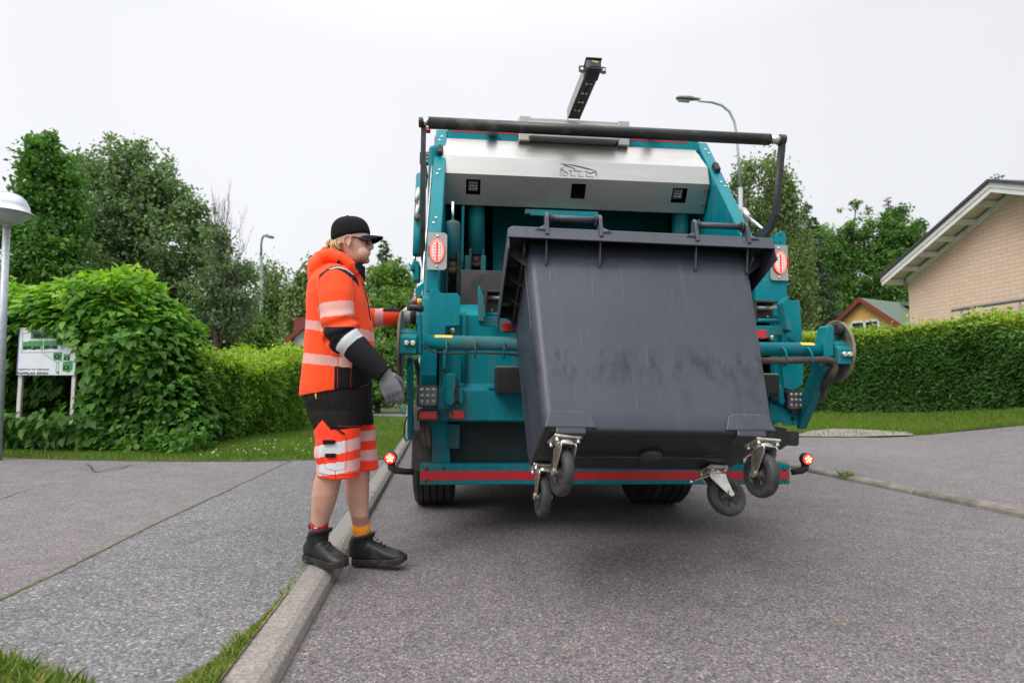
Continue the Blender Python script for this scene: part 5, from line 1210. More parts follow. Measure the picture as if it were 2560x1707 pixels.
# clevis lugs
for pts_, ly in (([(1113, 938), (1118, 933), (1140, 933), (1140, 968), (1137, 976), (1137, 1005), (1130, 1014), (1118, 1014), (1113, 1004)], -.12), ([(1147, 975), (1152, 969), (1160, 972), (1160, 1004), (1154, 1012), (1147, 1008)], -.12), ([(1950, 960), (1958, 968), (1964, 1005), (1958, 1014), (1948, 1006), (1944, 975)], -.12)):
    mb = MB(); mb.xz(PX(pts_, ly), ly, ly + .10); part('clevis', mb, m_teal, bev=.008)
for a_, b_, y_ in ((1128, 1150, 1000), (1925, 1950, 996)):
    p, q = T(a_, y_, -.09), T(b_, y_, -.09); mb = MB(); mb.tube([p, q], .020, 14); part('clevis_pin', mb, m_teald, bev=0)
mb = MB(); q = PX([(1108, 895), (1114, 895), (1114, 1000), (1108, 1000)], -.09); mb.xz(q, -.09, -.06); part('rib', mb, m_teal)
p = T(1110, 925, -.09); mb = MB(); mb.tube([p + Vector((0, -.012, 0)), p], .013, 12); part('bolt', mb, m_rub, bev=0)
mb = MB(); mb.box(1.10, 1.215, -.06, .14, .74, 1.46); part('side_column', mb, m_teal, bev=.012)
mb = MB(); q = PX([(1138, 955), (1149, 955), (1149, 1018), (1132, 1018)], -.08); mb.xz(q, -.08, -.03); part('clevis_grime', mb, m_rust)
# lower corners
mb = MB(); mb.xz(PX([(1046, 1022), (1125, 1022), (1125, 1052), (1046, 1052)], -.075), -.075, .1); part('corner_box', mb, m_teald, bev=.004)
mb = MB(); mb.xz(PX([(1925, 1010), (1996, 1020), (1996, 1063), (1962, 1063), (1952, 1052), (1925, 1052)], -.075), -.075, -.06); cp = part('corner_plate', mb, m_teal, bev=.003)
p = T(1981, 1046, -.0755); mb = MB(); mb.tube([p, p - Vector((0, .003, 0))], .014, 16); p = T(1981, 1058, -.0755); mb.tube([p, p - Vector((0, .002, 0))], .005, 10); part('plate_hole', mb, m_dark, cp, 0)
led_lamp('work_lamp', T(1069, 990, -.14), .066, .066, 0, 3, 3); led_lamp('work_lamp', T(1991, 1000, -.14), .060, .064, 0, 3, 3)
for px, py in ((1068, 1019), (1988, 1029)):
    p = T(px, py, -.11); mb = MB(); mb.box(p.x - .028, p.x + .028, -.12, -.09, p.z - .012, p.z + .014); part('lamp_bracket', mb, m_blk)
# red lights low on the shell
a_, b_ = T(1043, 1025, -.12), T(1096, 1052, -.12); mb = MB(); mb.box(a_.x, b_.x, -.12, -.06, b_.z, a_.z); rl = part('rear_lamp', mb, m_blk, bev=.005)
mb = MB(); mb.box(a_.x + .012, b_.x - .012, -.127, -.119, b_.z + .012, a_.z - .010); part('lamp_lens', mb, m_redr, rl, .003)
a_, b_ = T(1122, 1026, -.08), T(1161, 1046, -.08); mb = MB(); mb.box(a_.x + .025, b_.x, -.09, -.07, b_.z, a_.z); part('reflector', mb, m_redr, bev=.002)
mb = MB(); mb.box(a_.x, a_.x + .024, -.085, -.07, b_.z, a_.z); part('lamp_bracket', mb, m_rust)
# hoses and recess below
for k, (x0, x1) in enumerate(((1058, 1060), (1069, 1066))):
    hose('drain_hose', [T(x0 - 3, 1050, -.03), T(x0 - 2, 1070, -.05), T(x0 + 2, 1095, -.06), T(x1 + 6, 1112, -.05), T(x1 + 9, 1118, -.0)], .016, False)
mb = MB(); mb.xz(PX([(1081, 1050), (1120, 1050), (1124, 1100), (1126, 1160), (1080, 1160)], .05), .05, .14); part('frame_post', mb, m_tealw, bev=.006)
mb = MB(); mb.xz(PX([(1119, 1060), (1150, 1060), (1150, 1122), (1119, 1122)], .0), .02, .2); part('hinge_block', mb, m_teald, bev=.006)
mb = MB(); mb.box(T(1110, 1100, .1).x, .90, .12, .15, T(1110, 1154, .12).z, T(1110, 1050, .12).z); part('recess_plate', mb, M('recess_plate', (.005, .030, .034), .75, var=.35, dirt=(.022, .018, .015), dscale=2.5, dlo=.42, dhi=.60), bev=.004)
mb = MB(); a_, b_ = T(1030, 1083, .12), T(1082, 1160, .12); mb.box(a_.x, b_.x, .12, .15, b_.z - .05, a_.z + .03); part('mudguard', mb, m_mudflap, bev=.01)
mb = MB(); a_, b_ = T(1024, 1076, .3), T(1046, 1096, .3); mb.box(a_.x, b_.x, .25, .32, b_.z, a_.z); part('mudguard_stay', mb, m_blk)
mb = MB(); mb.xz(PX([(1966, 1077), (1993, 1077), (1998, 1082), (1998, 1110), (1993, 1115), (1966, 1113)], .25), .25, .258); mb.xz(PX([(1925, 1062), (1966, 1070), (1966, 1113), (1950, 1124), (1925, 1120)], .25), .24, .5); part('mudguard', mb, m_blk, bev=.006)
mb = MB(); mb.box(-1.0, 1.0, .45, .6, .30, .55); part('rear_axle_beam', mb, m_dark)
# --- bumper beam
zt_, zb2 = T(1040, 1159, 0).z, T(1040, 1212, 0).z
mb = MB(); mb.box(-1.222, 1.222, 0, .10, zb2, zt_); bp = part('bumper', mb, m_tealw, bev=.008)
h = zt_ - zb2; mb = MB(); mb.box(T(1051, 1188, 0).x, T(1972, 1188, 0).x, -.003, .001, zb2 + h * .245, zb2 + h * .665); part('red_tape', mb, m_tape, bp, 0)
for s in (-1, 1):
    mb = MB()
    for f in (.25, .76): mb.lathe([(-.008, .003), (-.007, .011), (0, .013)], (s * 1.185, 0, zb2 + h * f), 'y', 12)
    part('bolts', mb, m_rust, bp, 0)
mb = MB(); p = T(1109, 1170, 0); mb.tube([p - Vector((0, .002, 0)), p + Vector((0, .004, 0))], .008, 10); part('bumper_hole', mb, m_dark, bp, 0)
# marker lamps on rubber arms
def marker(c, path, s):
    mb = MB(); mb.tube(path, [.026, .025, .022, .020, .020][:len(path)], 12); o = part('marker_arm', mb, m_rub, bev=0)
    q = MB(); q.lathe([(-.018, .033), (-.014, .040), (.02, .040), (.035, .030), (.04, .015)], c, 'y', 24); hs_ = part('marker_lamp', q, m_rub, o, 0)
    q = MB(); q.lathe([(-.026, .001), (-.024, .020), (-.018, .034), (-.012, .035)], c, 'y', 24); ln = part('lamp_lens', q, m_redlamp, hs_, 0)
    q = MB()
    for k in range(5):
        a = R(90 + 72 * k); p = c + Vector((.017 * math.cos(a), -.025, .017 * math.sin(a))); q.lathe([(-.003, .001), (-.002, .0065), (0, .0085)], p, 'y', 10)
    q.lathe([(-.004, .001), (-.002, .005), (0, .0065)], c + Vector((0, -.026, 0)), 'y', 10); part('lamp_leds', q, m_hot, ln, 0)
marker(T(976, 1144, -.02), [T(978, 1152, 0), T(979, 1168, 0), T(988, 1175, 0), T(1010, 1178, .02), T(1034, 1179, .04)], -1)
marker(T(2016, 1147, -.02), [T(2013, 1158, 0), T(2012, 1170, .0), T(2004, 1176, 0), T(1992, 1178, .02), T(1978, 1180, .04)], 1)
# --- wheels
def wheel(x0, x1, yc, r=.50, zc=None):
    zc = zc if zc is not None else r; n = 5; prof = [(x0 + .03, r * .62), (x0 + .005, r * .72), (x0, r * .85), (x0 + .012, r * .955), (x0 + .03, r * .985)]
    wd = x1 - x0 - .06
    for k in range(n):
        a = x0 + .03 + wd * (k + 0) / n + .006; b = x0 + .03 + wd * (k + 1) / n - .006
        prof += [(a, r), (b, r)]
        if k < n - 1: prof += [(b + .001, r - .016), (b + .011, r - .016)]
    prof += [(x1 - .03, r * .985), (x1 - .012, r * .955), (x1, r * .85), (x1 - .005, r * .72), (x1 - .03, r * .62)]
    o = empty('wheel', (0, yc, zc)); o.parent = trk
    mb = MB(); mb.lathe(prof, (0, 0, 0), 'x', 72, smooth=False); t_ = mb.build('tyre', m_tyre, o)
    for p in t_.data.polygons: p.use_smooth = True
    em = t_.modifiers.new('split', 'EDGE_SPLIT'); em.split_angle = R(32)
    q = MB(); q.lathe([(x0 + .04, .02), (x0 + .06, .18), (x0 + .03, r * .60), (x0 + .05, r * .63), (x1 - .05, r * .63), (x1 - .03, r * .60), (x1 - .06, .18), (x1 - .04, .02)], (0, 0, 0), 'x', 36); q.build('rim', m_plate, o)
wheel(T(1030, 1235, .75).x, T(1137, 1235, .75).x, 1.10, .50); wheel(T(1602, 1235, .75).x, T(1738, 1235, .75).x - .02, 1.10, .50)
for s in (-1, 1): wheel(s * 1.02 - .16, s * 1.02 + .16, 6.9, .50)
# --- equipment on the left flank
mb = MB(); a_, b_, c_ = T(1043, 638, .55), T(1046, 540, .62), T(1050, 440, .95)
mb.tube([a_, b_], .034, 18); mb.tube([b_ - Vector((0, 0, .0)), c_], .031, 18); fl = part('flank_ram', mb, m_tealw, bev=0)
mb = MB(); mb.tube([T(1040, 545, .56), T(1046, 505, .6)], [.012, .016], 12); mb.tube([T(1041, 503, .58), T(1046, 472, .62)], .016, 12); mb.tube([T(1056, 503, .6), T(1059, 474, .63)], .013, 12); part('ram_fittings', mb, m_zinc, fl, 0)
mb = MB(); mb.tube([T(1036, 545, .55), T(1050, 545, .55)], .020, 12); part('ram_pin', mb, m_rust, fl, 0)
mb = MB(); mb.tube([T(1037, 655, .55), T(1036, 640, .55)], .012, 10); part('ram_rod', mb, m_chrome, fl, 0)
mb = MB(); mb.xz(PX([(1030, 655), (1036, 650), (1046, 652), (1050, 662), (1048, 702), (1032, 702)], .5), .5, .62); part('ram_lug', mb, m_tealw, fl, .01)
mb = MB(); mb.tube([T(1028, 662, .5), T(1032, 678, .5)], .014, 10); part('lug_bolts', mb, m_teal, fl, 0)
mb = MB(); mb.tube([T(1061, 445, 1.0), T(1060, 560, .7), T(1056, 640, .5)], .014, 10); part('flank_pipe', mb, m_zinc, bev=0)
led_lamp('side_lamp', T(1065, 395, 1.2), .055, .055, R(5), 3, 2)
mb = MB(); mb.tube([T(1062, 412, 1.2), T(1066, 440, 1.1), T(1062, 470, 1.0)], .016, 8); part('cable', mb, m_rub, bev=0)
mb = MB(); mb.box(-1.28, -1.2, 1.0, 1.9, 2.2, 2.95); part('flank_box', mb, m_teal, bev=.03)
mb = MB(); q = T(1066, 752, .18); mb.xz(PX([(1038, 720), (1058, 706), (1068, 700), (1068, 800), (1040, 800)], .2), .2, .3); part('control_panel', mb, m_teal, bev=.006)
mb = MB(); mb.xz(PX([(1046, 740), (1055, 738), (1056, 768), (1046, 770)], .14), .14, .2); cb_ = part('control_box', mb, m_blk, bev=.005)
p = T(1049, 754, .13); mb = MB(); mb.lathe([(-.012, .018), (-.004, .022), (.018, .022), (.022, .014)], p + Vector((-.004, 0, 0)), 'x', 18); part('button_collar', mb, m_yel, cb_, 0)
p = T(1040, 754, .13); mb = MB(); mb.lathe([(-.020, .010), (-.018, .019), (.008, .019), (.012, .012), (.022, .011)], p, 'x', 18); part('stop_button', mb, M('red_button', (.38, .012, .015), .35), cb_, 0)
mb = MB(); mb.box(T(1050, 780, .1).x - .02, T(1062, 780, .1).x, .05, .14, T(1055, 800, .1).z, T(1055, 768, .1).z); part('valve_block', mb, m_blk)
p = T(1018, 790, -.30); mb = MB(); mb.tube([p, p + Vector((.02, .02, .06))], .010, 10); mb.sphere(p + Vector((.022, .022, .075)), .024, 14, 8); part('control_lever', mb, m_blk, bev=0)
mb = MB(); p = T(1049, 880, .0); mb.lathe([(-.02, .006), (-.018, .014), (.018, .014), (.02, .006)], p, 'z', 12); part('side_marker', mb, M('amber_lens', (.75, .22, .01), .3), bev=0)
hose('flank_hose', [T(1038, 895, -.1), T(1044, 925, -.05), T(1049, 960, .0), T(1047, 1000, .05)], .016, False, m_rub)
mb = MB()
hx_ = [T(1011, 955, .1), T(1009, 985, .1), T(1007, 1025, .1)]
for c0 in (T(1010, 958, .1), T(1014, 986, .1), T(1009, 1024, .1), T(1011, 1029, .1)):
    rr0 = .022 if c0 != hx_[1] else .016
    mb.tube([c0 + Vector((rr0 * math.cos(a), .02 * a / 6.28, rr0 * math.sin(a) * .85)) for a in np.linspace(0, 6.28, 18)], .0028, 5)
part('coil_cable', mb, m_teal, bev=0)
mb = MB(); mb.tube([T(1017, 1040, .05), T(1011, 1065, .05), T(1010, 1090, .05), T(1015, 1102, .05), T(1022, 1098, .05), T(1026, 1086, .05)], .0055, 8); part('cable_loop', mb, m_rub, bev=0)
mb = MB(); mb.tube([T(1021, 985, .1), T(1018, 1040, .1), T(1016, 1098, .1)], .005, 6); part('cable', mb, m_white, bev=0)
p = T(1066, 296, .9)
mb = MB(); p = T(1071, 325, .95); mb.box(p.x - .02, p.x + .016, .93, .98, p.z - .018, p.z + .018); ml = part('marker_lamp', mb, m_blk)
mb = MB(); mb.box(p.x - .012, p.x + .010, .924, .931, p.z - .010, p.z + .010); part('lamp_lens', mb, m_hot if False else m_redlamp, ml, 0)
# ================================================================== four-wheeled waste container held by the lift
def binmat():
    m, t, b = newmat('bin_plastic')
    c = ramp(t, noise_tex(t, 2.5, 4), [(.3, (.036, .042, .060)), (.7, (.052, .060, .081))])
    st = ramp(t, noise_tex(t, 7, 6, .7, sxyz=(4.5, 1, .16)), [(.58, (0, 0, 0)), (.82, (.26, .26, .26))]); c = mixc(t, st, c, (.17, .165, .165))
    sc = ramp(t, noise_tex(t, 34, 5, .7, sxyz=(3, 1, .10)), [(.62, (0, 0, 0)), (.72, (.45, .45, .45))]); c = mixc(t, sc, c, (.20, .20, .21))
    sm = ramp(t, noise_tex(t, 3.2, 6, .7, sxyz=(1, 1, .7)), [(.57, (0, 0, 0)), (.66, (.65, .65, .65))]); c = mixc(t, sm, c, (.030, .031, .036))
    sp3 = N(t, 'ShaderNodeSeparateXYZ'); tc3 = N(t, 'ShaderNodeTexCoord'); t.links.new(tc3.outputs['Object'], sp3.inputs[0])
    bnd = ramp(t, sp3.outputs[2], [(.20, (0, 0, 0)), (.30, (1, 1, 1)), (.36, (1, 1, 1)), (.44, (0, 0, 0))]); nb_ = ramp(t, noise_tex(t, 11, 6, .75, sxyz=(1.6, 1, .6)), [(.48, (0, 0, 0)), (.60, (.8, .8, .8))])
    c = mixc(t, mixc(t, 1.0, bnd, nb_, 'MULTIPLY'), c, (.016, .016, .019))
    bot_shade = ramp(t, sp3.outputs[2], [(.012, (1, 1, 1)), (.030, (0, 0, 0))]); c = mixc(t, bot_shade, c, (.012, .012, .014))  # shade of the underside painted in: plastic goes near black at its base
    t.links.new(c, b.inputs['Base Color'])
    rr = N(t, 'ShaderNodeMapRange'); rr.inputs['To Min'].default_value = .34; rr.inputs['To Max'].default_value = .56; t.links.new(noise_tex(t, 5, 5), rr.inputs['Value']); t.links.new(rr.outputs[0], b.inputs['Roughness'])
    bump(t, b, noise_tex(t, 300, 2), .05, .001); return m
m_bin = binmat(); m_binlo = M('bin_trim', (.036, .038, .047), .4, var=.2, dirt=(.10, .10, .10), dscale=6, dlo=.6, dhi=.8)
m_castor = M('castor_steel', (.62, .60, .55), .32, .9, var=.2, vscale=12, dirt=(.40, .36, .28), dscale=10)
m_wheelr = M('castor_tyre', (.030, .030, .031), .6, var=.2, dirt=(.07, .068, .065), dscale=20)
m_wheelh = M('castor_hub', (.022, .022, .022), .45, var=.2)
BT = R(25)
bin_ = empty('waste_container'); tag(bin_, 'dark grey four-wheeled waste container tipped up on the lift of the truck', 'waste bin')
bin_.matrix_world = Matrix.Translation(Vector(TRUCK_LOC)) @ Matrix.Rotation(TILT, 4, 'Y') @ Matrix.Translation((-.108, -1.045, .632)) @ Matrix.Rotation(R(.6), 4, 'Y') @ Matrix.Rotation(-BT, 4, 'X')
def bp_(name, mb, mat, par=None, bev=.004): return mb.build(name, mat, par or bin_, bevel=bev)
def rect_ring(hw, f, bk, r, z, n=6):
    out = []
    for cx, cy, a0 in ((hw - r, bk - r, 0), (-hw + r, bk - r, 90), (-hw + r, f + r, 180), (hw - r, f + r, 270)):
        for k in range(n + 1): a = R(a0 + 90 * k / n); out.append(Vector((cx + r * math.cos(a), cy + r * math.sin(a), z)))
    return out
rings = [rect_ring(.492, -.262, .19, .04, .0), rect_ring(.510, -.282, .225, .045, .006), rect_ring(.517, -.291, .26, .047, .022), rect_ring(.523, -.296, .30, .047, .10), rect_ring(.566, -.335, .345, .047, .80), rect_ring(.575, -.342, .35, .047, .992)]
mb = MB(); n = len(rings[0]); vs = [v for r_ in rings for v in r_]; fs = [tuple(range(n - 1, -1, -1))]
for i in range(len(rings) - 1):
    for k in range(n): fs.append((i * n + k, i * n + (k + 1) % n, (i + 1) * n + (k + 1) % n, (i + 1) * n + k))
mb.add(vs, fs, True); body = bp_('body', mb, m_bin, bev=0)
sol = body.modifiers.new('wall', 'SOLIDIFY'); sol.thickness = .008; sol.offset = -1
# rim collar
def collar(ho, fo, bo, hi, fi, bi, z0, z1, r):
    a = rect_ring(ho, fo, bo, r, z1); b = rect_ring(ho, fo, bo, r, z0); c = rect_ring(hi, fi, bi, r * .6, z1); d = rect_ring(hi, fi, bi, r * .6, z0); n = len(a)
    mb = MB(); vs = a + b + c + d; fs = []
    for k in range(n):
        k2 = (k + 1) % n
        fs += [(k, n + k, n + k2, k2), (k, k2, 2 * n + k2, 2 * n + k), (2 * n + k, 2 * n + k2, 3 * n + k2, 3 * n + k)]
    mb.add(vs, fs, False); return mb
rim = bp_('rim', collar(.668, -.432, .40, .56, -.325, .335, .985, 1.0, .030), m_bin, bev=.004)
mb = MB()   # downturned lip: front and both sides
mb.box(-.668, .668, -.432, -.426, .932, .986); mb.box(-.668, -.662, -.425, .385, .87, .986); mb.box(.662, .668, -.425, .385, .87, .986)
bp_('rim_lip', mb, m_bin, rim, .002)
for s in (-1, 1):   # stepped brackets under the side overhang
    mb = MB(); mb.yz([(-.36, .985), (-.36, .92), (-.30, .90), (.30, .86), (.36, .88), (.36, .985)], s * .575, s * .59)
    for y in (-.30, -.12, .06, .26): mb.prism([(s * .535, y, .985), (s * .66, y, .985), (s * .655, y, .93), (s * .54, y, .84)], (0, .012, 0))
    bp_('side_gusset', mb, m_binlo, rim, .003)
mb = MB()   # corner ribs on the body
for s in (-1, 1):
    for dx in (.0, .014): mb.prism([(s * (.571 - dx), -.285 - dx * 2.2, .955), (s * (.581 - dx), -.285 - dx * 2.2, .955), (s * (.552 - dx), -.262 - dx * 2.2, .52), (s * (.542 - dx), -.262 - dx * 2.2, .52)], (0, .010, 0))
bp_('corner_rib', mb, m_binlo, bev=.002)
for cx in (-.345, .405):     # hinge handles above the rim
    hw = .133
    for s in (-1, 1):
        x = cx + s * hw; mb = MB()
        mb.yz([(-.44, .955), (-.455, 1.055), (-.445, 1.085), (-.42, 1.09), (-.405, 1.06), (-.385, 1.0), (-.40, .955)], x - .009, x + .009)
        mb.prism([(x - .004, -.432, .985), (x + .004, -.432, .985), (x + .004, -.35, .84), (x - .004, -.35, .84)], (0, .02, .0))
        mb.prism([(x, -.44, .985), (x + s * .05, -.44, .985), (x, -.425, 1.03)], (0, .008, 0)); mb.prism([(x + s * .0, -.44, .978), (x + s * .055, -.436, .978), (x + s * .055, -.425, .984), (x, -.425, .984)], (0, 0, .006))
        mb.tube([(x - s * .022, -.43, 1.062), (x - s * .016, -.43, 1.062)], .027, 14)
        ho = bp_('hinge_bracket', mb, m_bin, bev=.003)
    mb = MB(); mb.tube([(cx - hw, -.43, 1.062), (cx + hw, -.43, 1.062)], .0155, 16); bp_('hinge_bar', mb, m_bin, ho, 0)
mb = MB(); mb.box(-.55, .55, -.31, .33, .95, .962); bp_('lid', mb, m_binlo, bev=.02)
# swollen castor pads on the lower front edge
for s in (-1, 1):
    mb = MB(); x0, x1 = (s * .285, s * .515)
    q = [(min(x0, x1), .02), (max(x0, x1), .02), (max(x0, x1) - .02, .085), (max(x0, x1) - .045, .10), (min(x0, x1) + .045, .10), (min(x0, x1) + .02, .085)]
    mb.xz(q, -.3005, -.20); bp_('castor_pad', mb, m_bin, bev=.006)
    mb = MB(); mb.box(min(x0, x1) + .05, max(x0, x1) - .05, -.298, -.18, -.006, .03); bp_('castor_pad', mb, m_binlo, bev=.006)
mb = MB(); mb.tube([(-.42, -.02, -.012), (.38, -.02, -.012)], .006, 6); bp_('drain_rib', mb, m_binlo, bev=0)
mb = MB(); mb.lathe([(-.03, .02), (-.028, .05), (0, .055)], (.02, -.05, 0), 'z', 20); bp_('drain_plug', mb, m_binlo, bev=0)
def castor(x, y, rot, brake=False):
    o = empty('castor', (x, y, -.005), (0, 0, rot)); o.parent = bin_
    mb = MB(); mb.box(-.062, .062, -.05, .05, -.010, 0); mb.box(-.05, .05, -.058, .058, -.014, -.008)
    for sx_ in (-1, 1):
        for sy_ in (-1, 1): mb.lathe([(-.022, .006), (-.022, .009), (0, .009)], (sx_ * .048, sy_ * .036, -.008), 'z', 8)
    bp_('mounting_plate', mb, m_castor, o, .002)
    mb = MB(); mb.lathe([(-.038, .036), (-.034, .042), (-.016, .042), (-.012, .03)], (0, 0, 0), 'z', 24)
    for s in (-1, 1): mb.yz([(-.045, -.034), (.045, -.034), (.05, -.06), (.068, -.125), (.060, -.145), (.040, -.145), (.028, -.130), (-.035, -.07), (-.048, -.05)], s * .031, s * .036)
    mb.box(-.036, .036, -.045, .045, -.040, -.034); bp_('fork', mb, m_castor, o, .003)
    yw, zw = .05, -.135
    mb = MB(); mb.lathe([(-.022, .066), (-.024, .085), (-.019, .096), (-.008, .1005), (.008, .1005), (.019, .096), (.024, .085), (.022, .066)], (0, yw, zw), 'x', 44, cap=False); wt = bp_('tyre', mb, m_wheelr, o, 0)
    mb = MB(); mb.lathe([(-.020, .067), (-.021, .060), (-.012, .056), (-.010, .026), (-.020, .022), (-.022, .010)], (0, yw, zw), 'x', 36, cap=False); mb.lathe([(.020, .067), (.021, .060), (.012, .056), (.010, .026), (.020, .022), (.022, .010)], (0, yw, zw), 'x', 36, cap=False)
    for k in range(8):
        a = 2 * math.pi * k / 8; d0 = Vector((0, math.cos(a), math.sin(a)))
        mb.tube([Vector((0, yw, zw)) + d0 * .022, Vector((0, yw, zw)) + d0 * .060], [.0045, .0045], 5, flat=3.8)
    bp_('hub', mb, m_wheelh, o, 0)
    mb = MB(); mb.tube([(-.042, yw, zw), (.042, yw, zw)], .012, 10); mb.tube([(-.046, yw, zw), (-.036, yw, zw)], .017, 6); mb.tube([(.036, yw, zw), (.046, yw, zw)], .017, 6); bp_('axle_bolt', mb, m_castor, o, .002)
    if brake:
        mb = MB(); mb.prism([(-.03, -.045, -.045), (.03, -.045, -.045), (.026, -.125, -.07), (-.026, -.125, -.07)], (0, 0, -.008)); mb.tube([(-.02, -.12, -.07), (.02, -.145, -.082)], .008, 8); bp_('brake_pedal', mb, m_castor, o, .003)
    return o
castor(-.420, -.235, R(12)); castor(.470, -.235, R(12)); castor(-.455, .16, R(6)); castor(.400, .16, R(-80), True)
# ================================================================== the worker
def fabric(name, col, rough=.8, folds=.35, var=.08, hatch=None, spec=.3, sheen=.1):
    m, t, b = newmat(name)
    c = ramp(t, noise_tex(t, 5, 4), [(.3, [x * (1 - var) for x in col]), (.7, [min(1, x * (1 + var)) for x in col])])
    if hatch:
        tc = N(t, 'ShaderNodeTexCoord'); mp = N(t, 'ShaderNodeMapping'); mp.inputs['Rotation'].default_value = (0, R(38), 0)
        t.links.new(tc.outputs['Object'], mp.inputs[0]); wv = N(t, 'ShaderNodeTexWave'); wv.inputs['Scale'].default_value = 42; wv.bands_direction = 'X'
        t.links.new(mp.outputs[0], wv.inputs['Vector']); k = ramp(t, wv.outputs['Fac'], [(.55, (0, 0, 0)), (.65, (1, 1, 1))]); c = mixc(t, k, c, hatch)
    t.links.new(c, b.inputs['Base Color']); b.inputs['Roughness'].default_value = rough; b.inputs['Specular IOR Level'].default_value = spec
    b.inputs['Sheen Weight'].default_value = sheen
    n1 = noise_tex(t, 9, 5, .55, sxyz=(1, 1, .6)); n2 = noise_tex(t, 420, 2)
    ad = N(t, 'ShaderNodeMath', operation='MULTIPLY_ADD'); ad.inputs[1].default_value = .03; t.links.new(n2, ad.inputs[0]); t.links.new(n1, ad.inputs[2])
    bump(t, b, ad.outputs[0], folds, .03); return m
ORANGE = (1.0, .074, .012)
f_or = fabric('orange_fabric', ORANGE, .75, .30); f_blk = fabric('black_fabric', (.0085, .009, .012), .8, .30, spec=.2, sheen=0); f_ref = fabric('reflective_tape', (.62, .44, .44), .45, .15, hatch=(.85, .25, .16)); f_sil = fabric('silver_tape', (.50, .52, .55), .4, .15)
f_shb = fabric('shorts_black', (.0095, .0085, .008), .85, .4, spec=.2, sheen=0); f_red = fabric('shorts_orange', (1.0, .050, .016), .78, .35); f_sref = fabric('shorts_tape', (.62, .56, .56), .45, .15, hatch=(.85, .20, .14)); f_pck = fabric('pocket_white', (.60, .62, .66), .5, .15)
f_cap = fabric('cap_fabric', (.0075, .0075, .009), .85, .12, spec=.2, sheen=0); f_glove = fabric('glove_fabric', (.16, .16, .18), .8, .5, var=.6); f_glovew = fabric('glove_pale', (.52, .54, .57), .7, .4, var=.2)
f_boot = M('boot_leather', (.009, .0095, .0105), .5, var=.3, dirt=(.06, .058, .055), dscale=12, dlo=.55, dhi=.75, bmp=.5, bscale=60); f_sole = M('boot_sole', (.009, .009, .0095), .75, var=.3, dirt=(.06, .055, .05), dscale=14, dlo=.5, dhi=.7)
f_sockr = fabric('red_sock', (.40, .012, .03), .9, .2); f_socko = fabric('orange_sock', (.85, .30, .02), .9, .2); f_white = fabric('sock_motif', (.75, .72, .70), .9, .1); f_motif2 = fabric('sock_motif_red', (.55, .05, .02), .9, .1)
def skinmat():
    m, t, b = newmat('skin')
    c = ramp(t, noise_tex(t, 9, 5, .6), [(.3, (.50, .265, .195)), (.7, (.60, .345, .265))])
    c = mixc(t, ramp(t, noise_tex(t, 55, 4), [(.55, (0, 0, 0)), (.75, (.35, .35, .35))]), c, (.48, .20, .15))
    t.links.new(c, b.inputs['Base Color']); b.inputs['Roughness'].default_value = .5; b.inputs['Subsurface Weight'].default_value = .12
    b.inputs['Subsurface Radius'].default_value = (.012, .005, .003); b.inputs['Subsurface Scale'].default_value = 1.0
    bump(t, b, noise_tex(t, 240, 3), .10, .001); return m
f_skin = skinmat(); f_lip = M('lip', (.42, .14, .12), .45, var=.1); f_hair = M('blond_hair', (.62, .42, .20), .5, var=.3, vscale=40)
f_glass = M('spectacle_frame', (.02, .022, .028), .25, var=.1); f_lensg = M('spectacle_lens', (.16, .20, .22), .06, .0, var=.1); f_eye = M('eye_dark', (.05, .045, .04), .2)
PY = 3.12
prs = empty('person', at(850, 963, PY)); prs.location.z = 0.0
PL = Vector(prs.location)
def Q(px, py, Y): return at(px, py, Y) - PL
def loft(mb, rings, n=28, ex=2.3, cap=True):
    """rings: (left px, right px, py_left, py_right or None, Y, ry)"""
    vs = []; fs = []
    for lx, rx, pl, pr, Y, ry in rings:
        a = Q(lx, pl, Y); b = Q(rx, pr if pr is not None else pl, Y); c = (a + b) / 2; h = (b - a) / 2
        for k in range(n):
            th = 2 * math.pi * k / n; cs, sn = math.cos(th), math.sin(th)
            vs.append(c + h * (math.copysign(abs(cs) ** (2 / ex), cs)) + Vector((0, 1, 0)) * ry * math.copysign(abs(sn) ** (2 / ex), sn))
    for i in range(len(rings) - 1):
        for k in range(n): fs.append((i * n + k, i * n + (k + 1) % n, (i + 1) * n + (k + 1) % n, (i + 1) * n + k))
    m_ = len(rings); fs += [tuple(range(n - 1, -1, -1)), tuple(range((m_ - 1) * n, m_ * n))]
    mb.add(vs, fs, True)
def remesh(name, mb, vox, smooth=6, parent=None, mats=(), fold=None):
    o = mb.build(name, list(mats))
    r = o.modifiers.new('r', 'REMESH'); r.mode = 'VOXEL'; r.voxel_size = vox; r.use_smooth_shade = True
    s = o.modifiers.new('s', 'SMOOTH'); s.iterations = smooth; s.factor = .5
    bpy.context.view_layer.update()
    me = bpy.data.meshes.new_from_object(o.evaluated_get(bpy.context.evaluated_depsgraph_get())); old = o.data; o.modifiers.clear(); o.data = me; me.name = name; bpy.data.meshes.remove(old)
    me.materials.clear()
    for m_ in mats: me.materials.append(m_)
    if fold:
        n = len(me.vertices); co = np.empty(n * 3, np.float32); me.vertices.foreach_get('co', co); no = np.empty(n * 3, np.float32); me.vertices.foreach_get('normal', no)
        co = co.reshape(-1, 3); no = no.reshape(-1, 3); co += no * fold(co)[:, None]; me.vertices.foreach_set('co', co.ravel()); me.update()
    if parent: o.parent = parent
    return o
def centers(me):
    n = len(me.polygons); c = np.empty(n * 3, np.float32); me.polygons.foreach_get('center', c); return c.reshape(-1, 3)
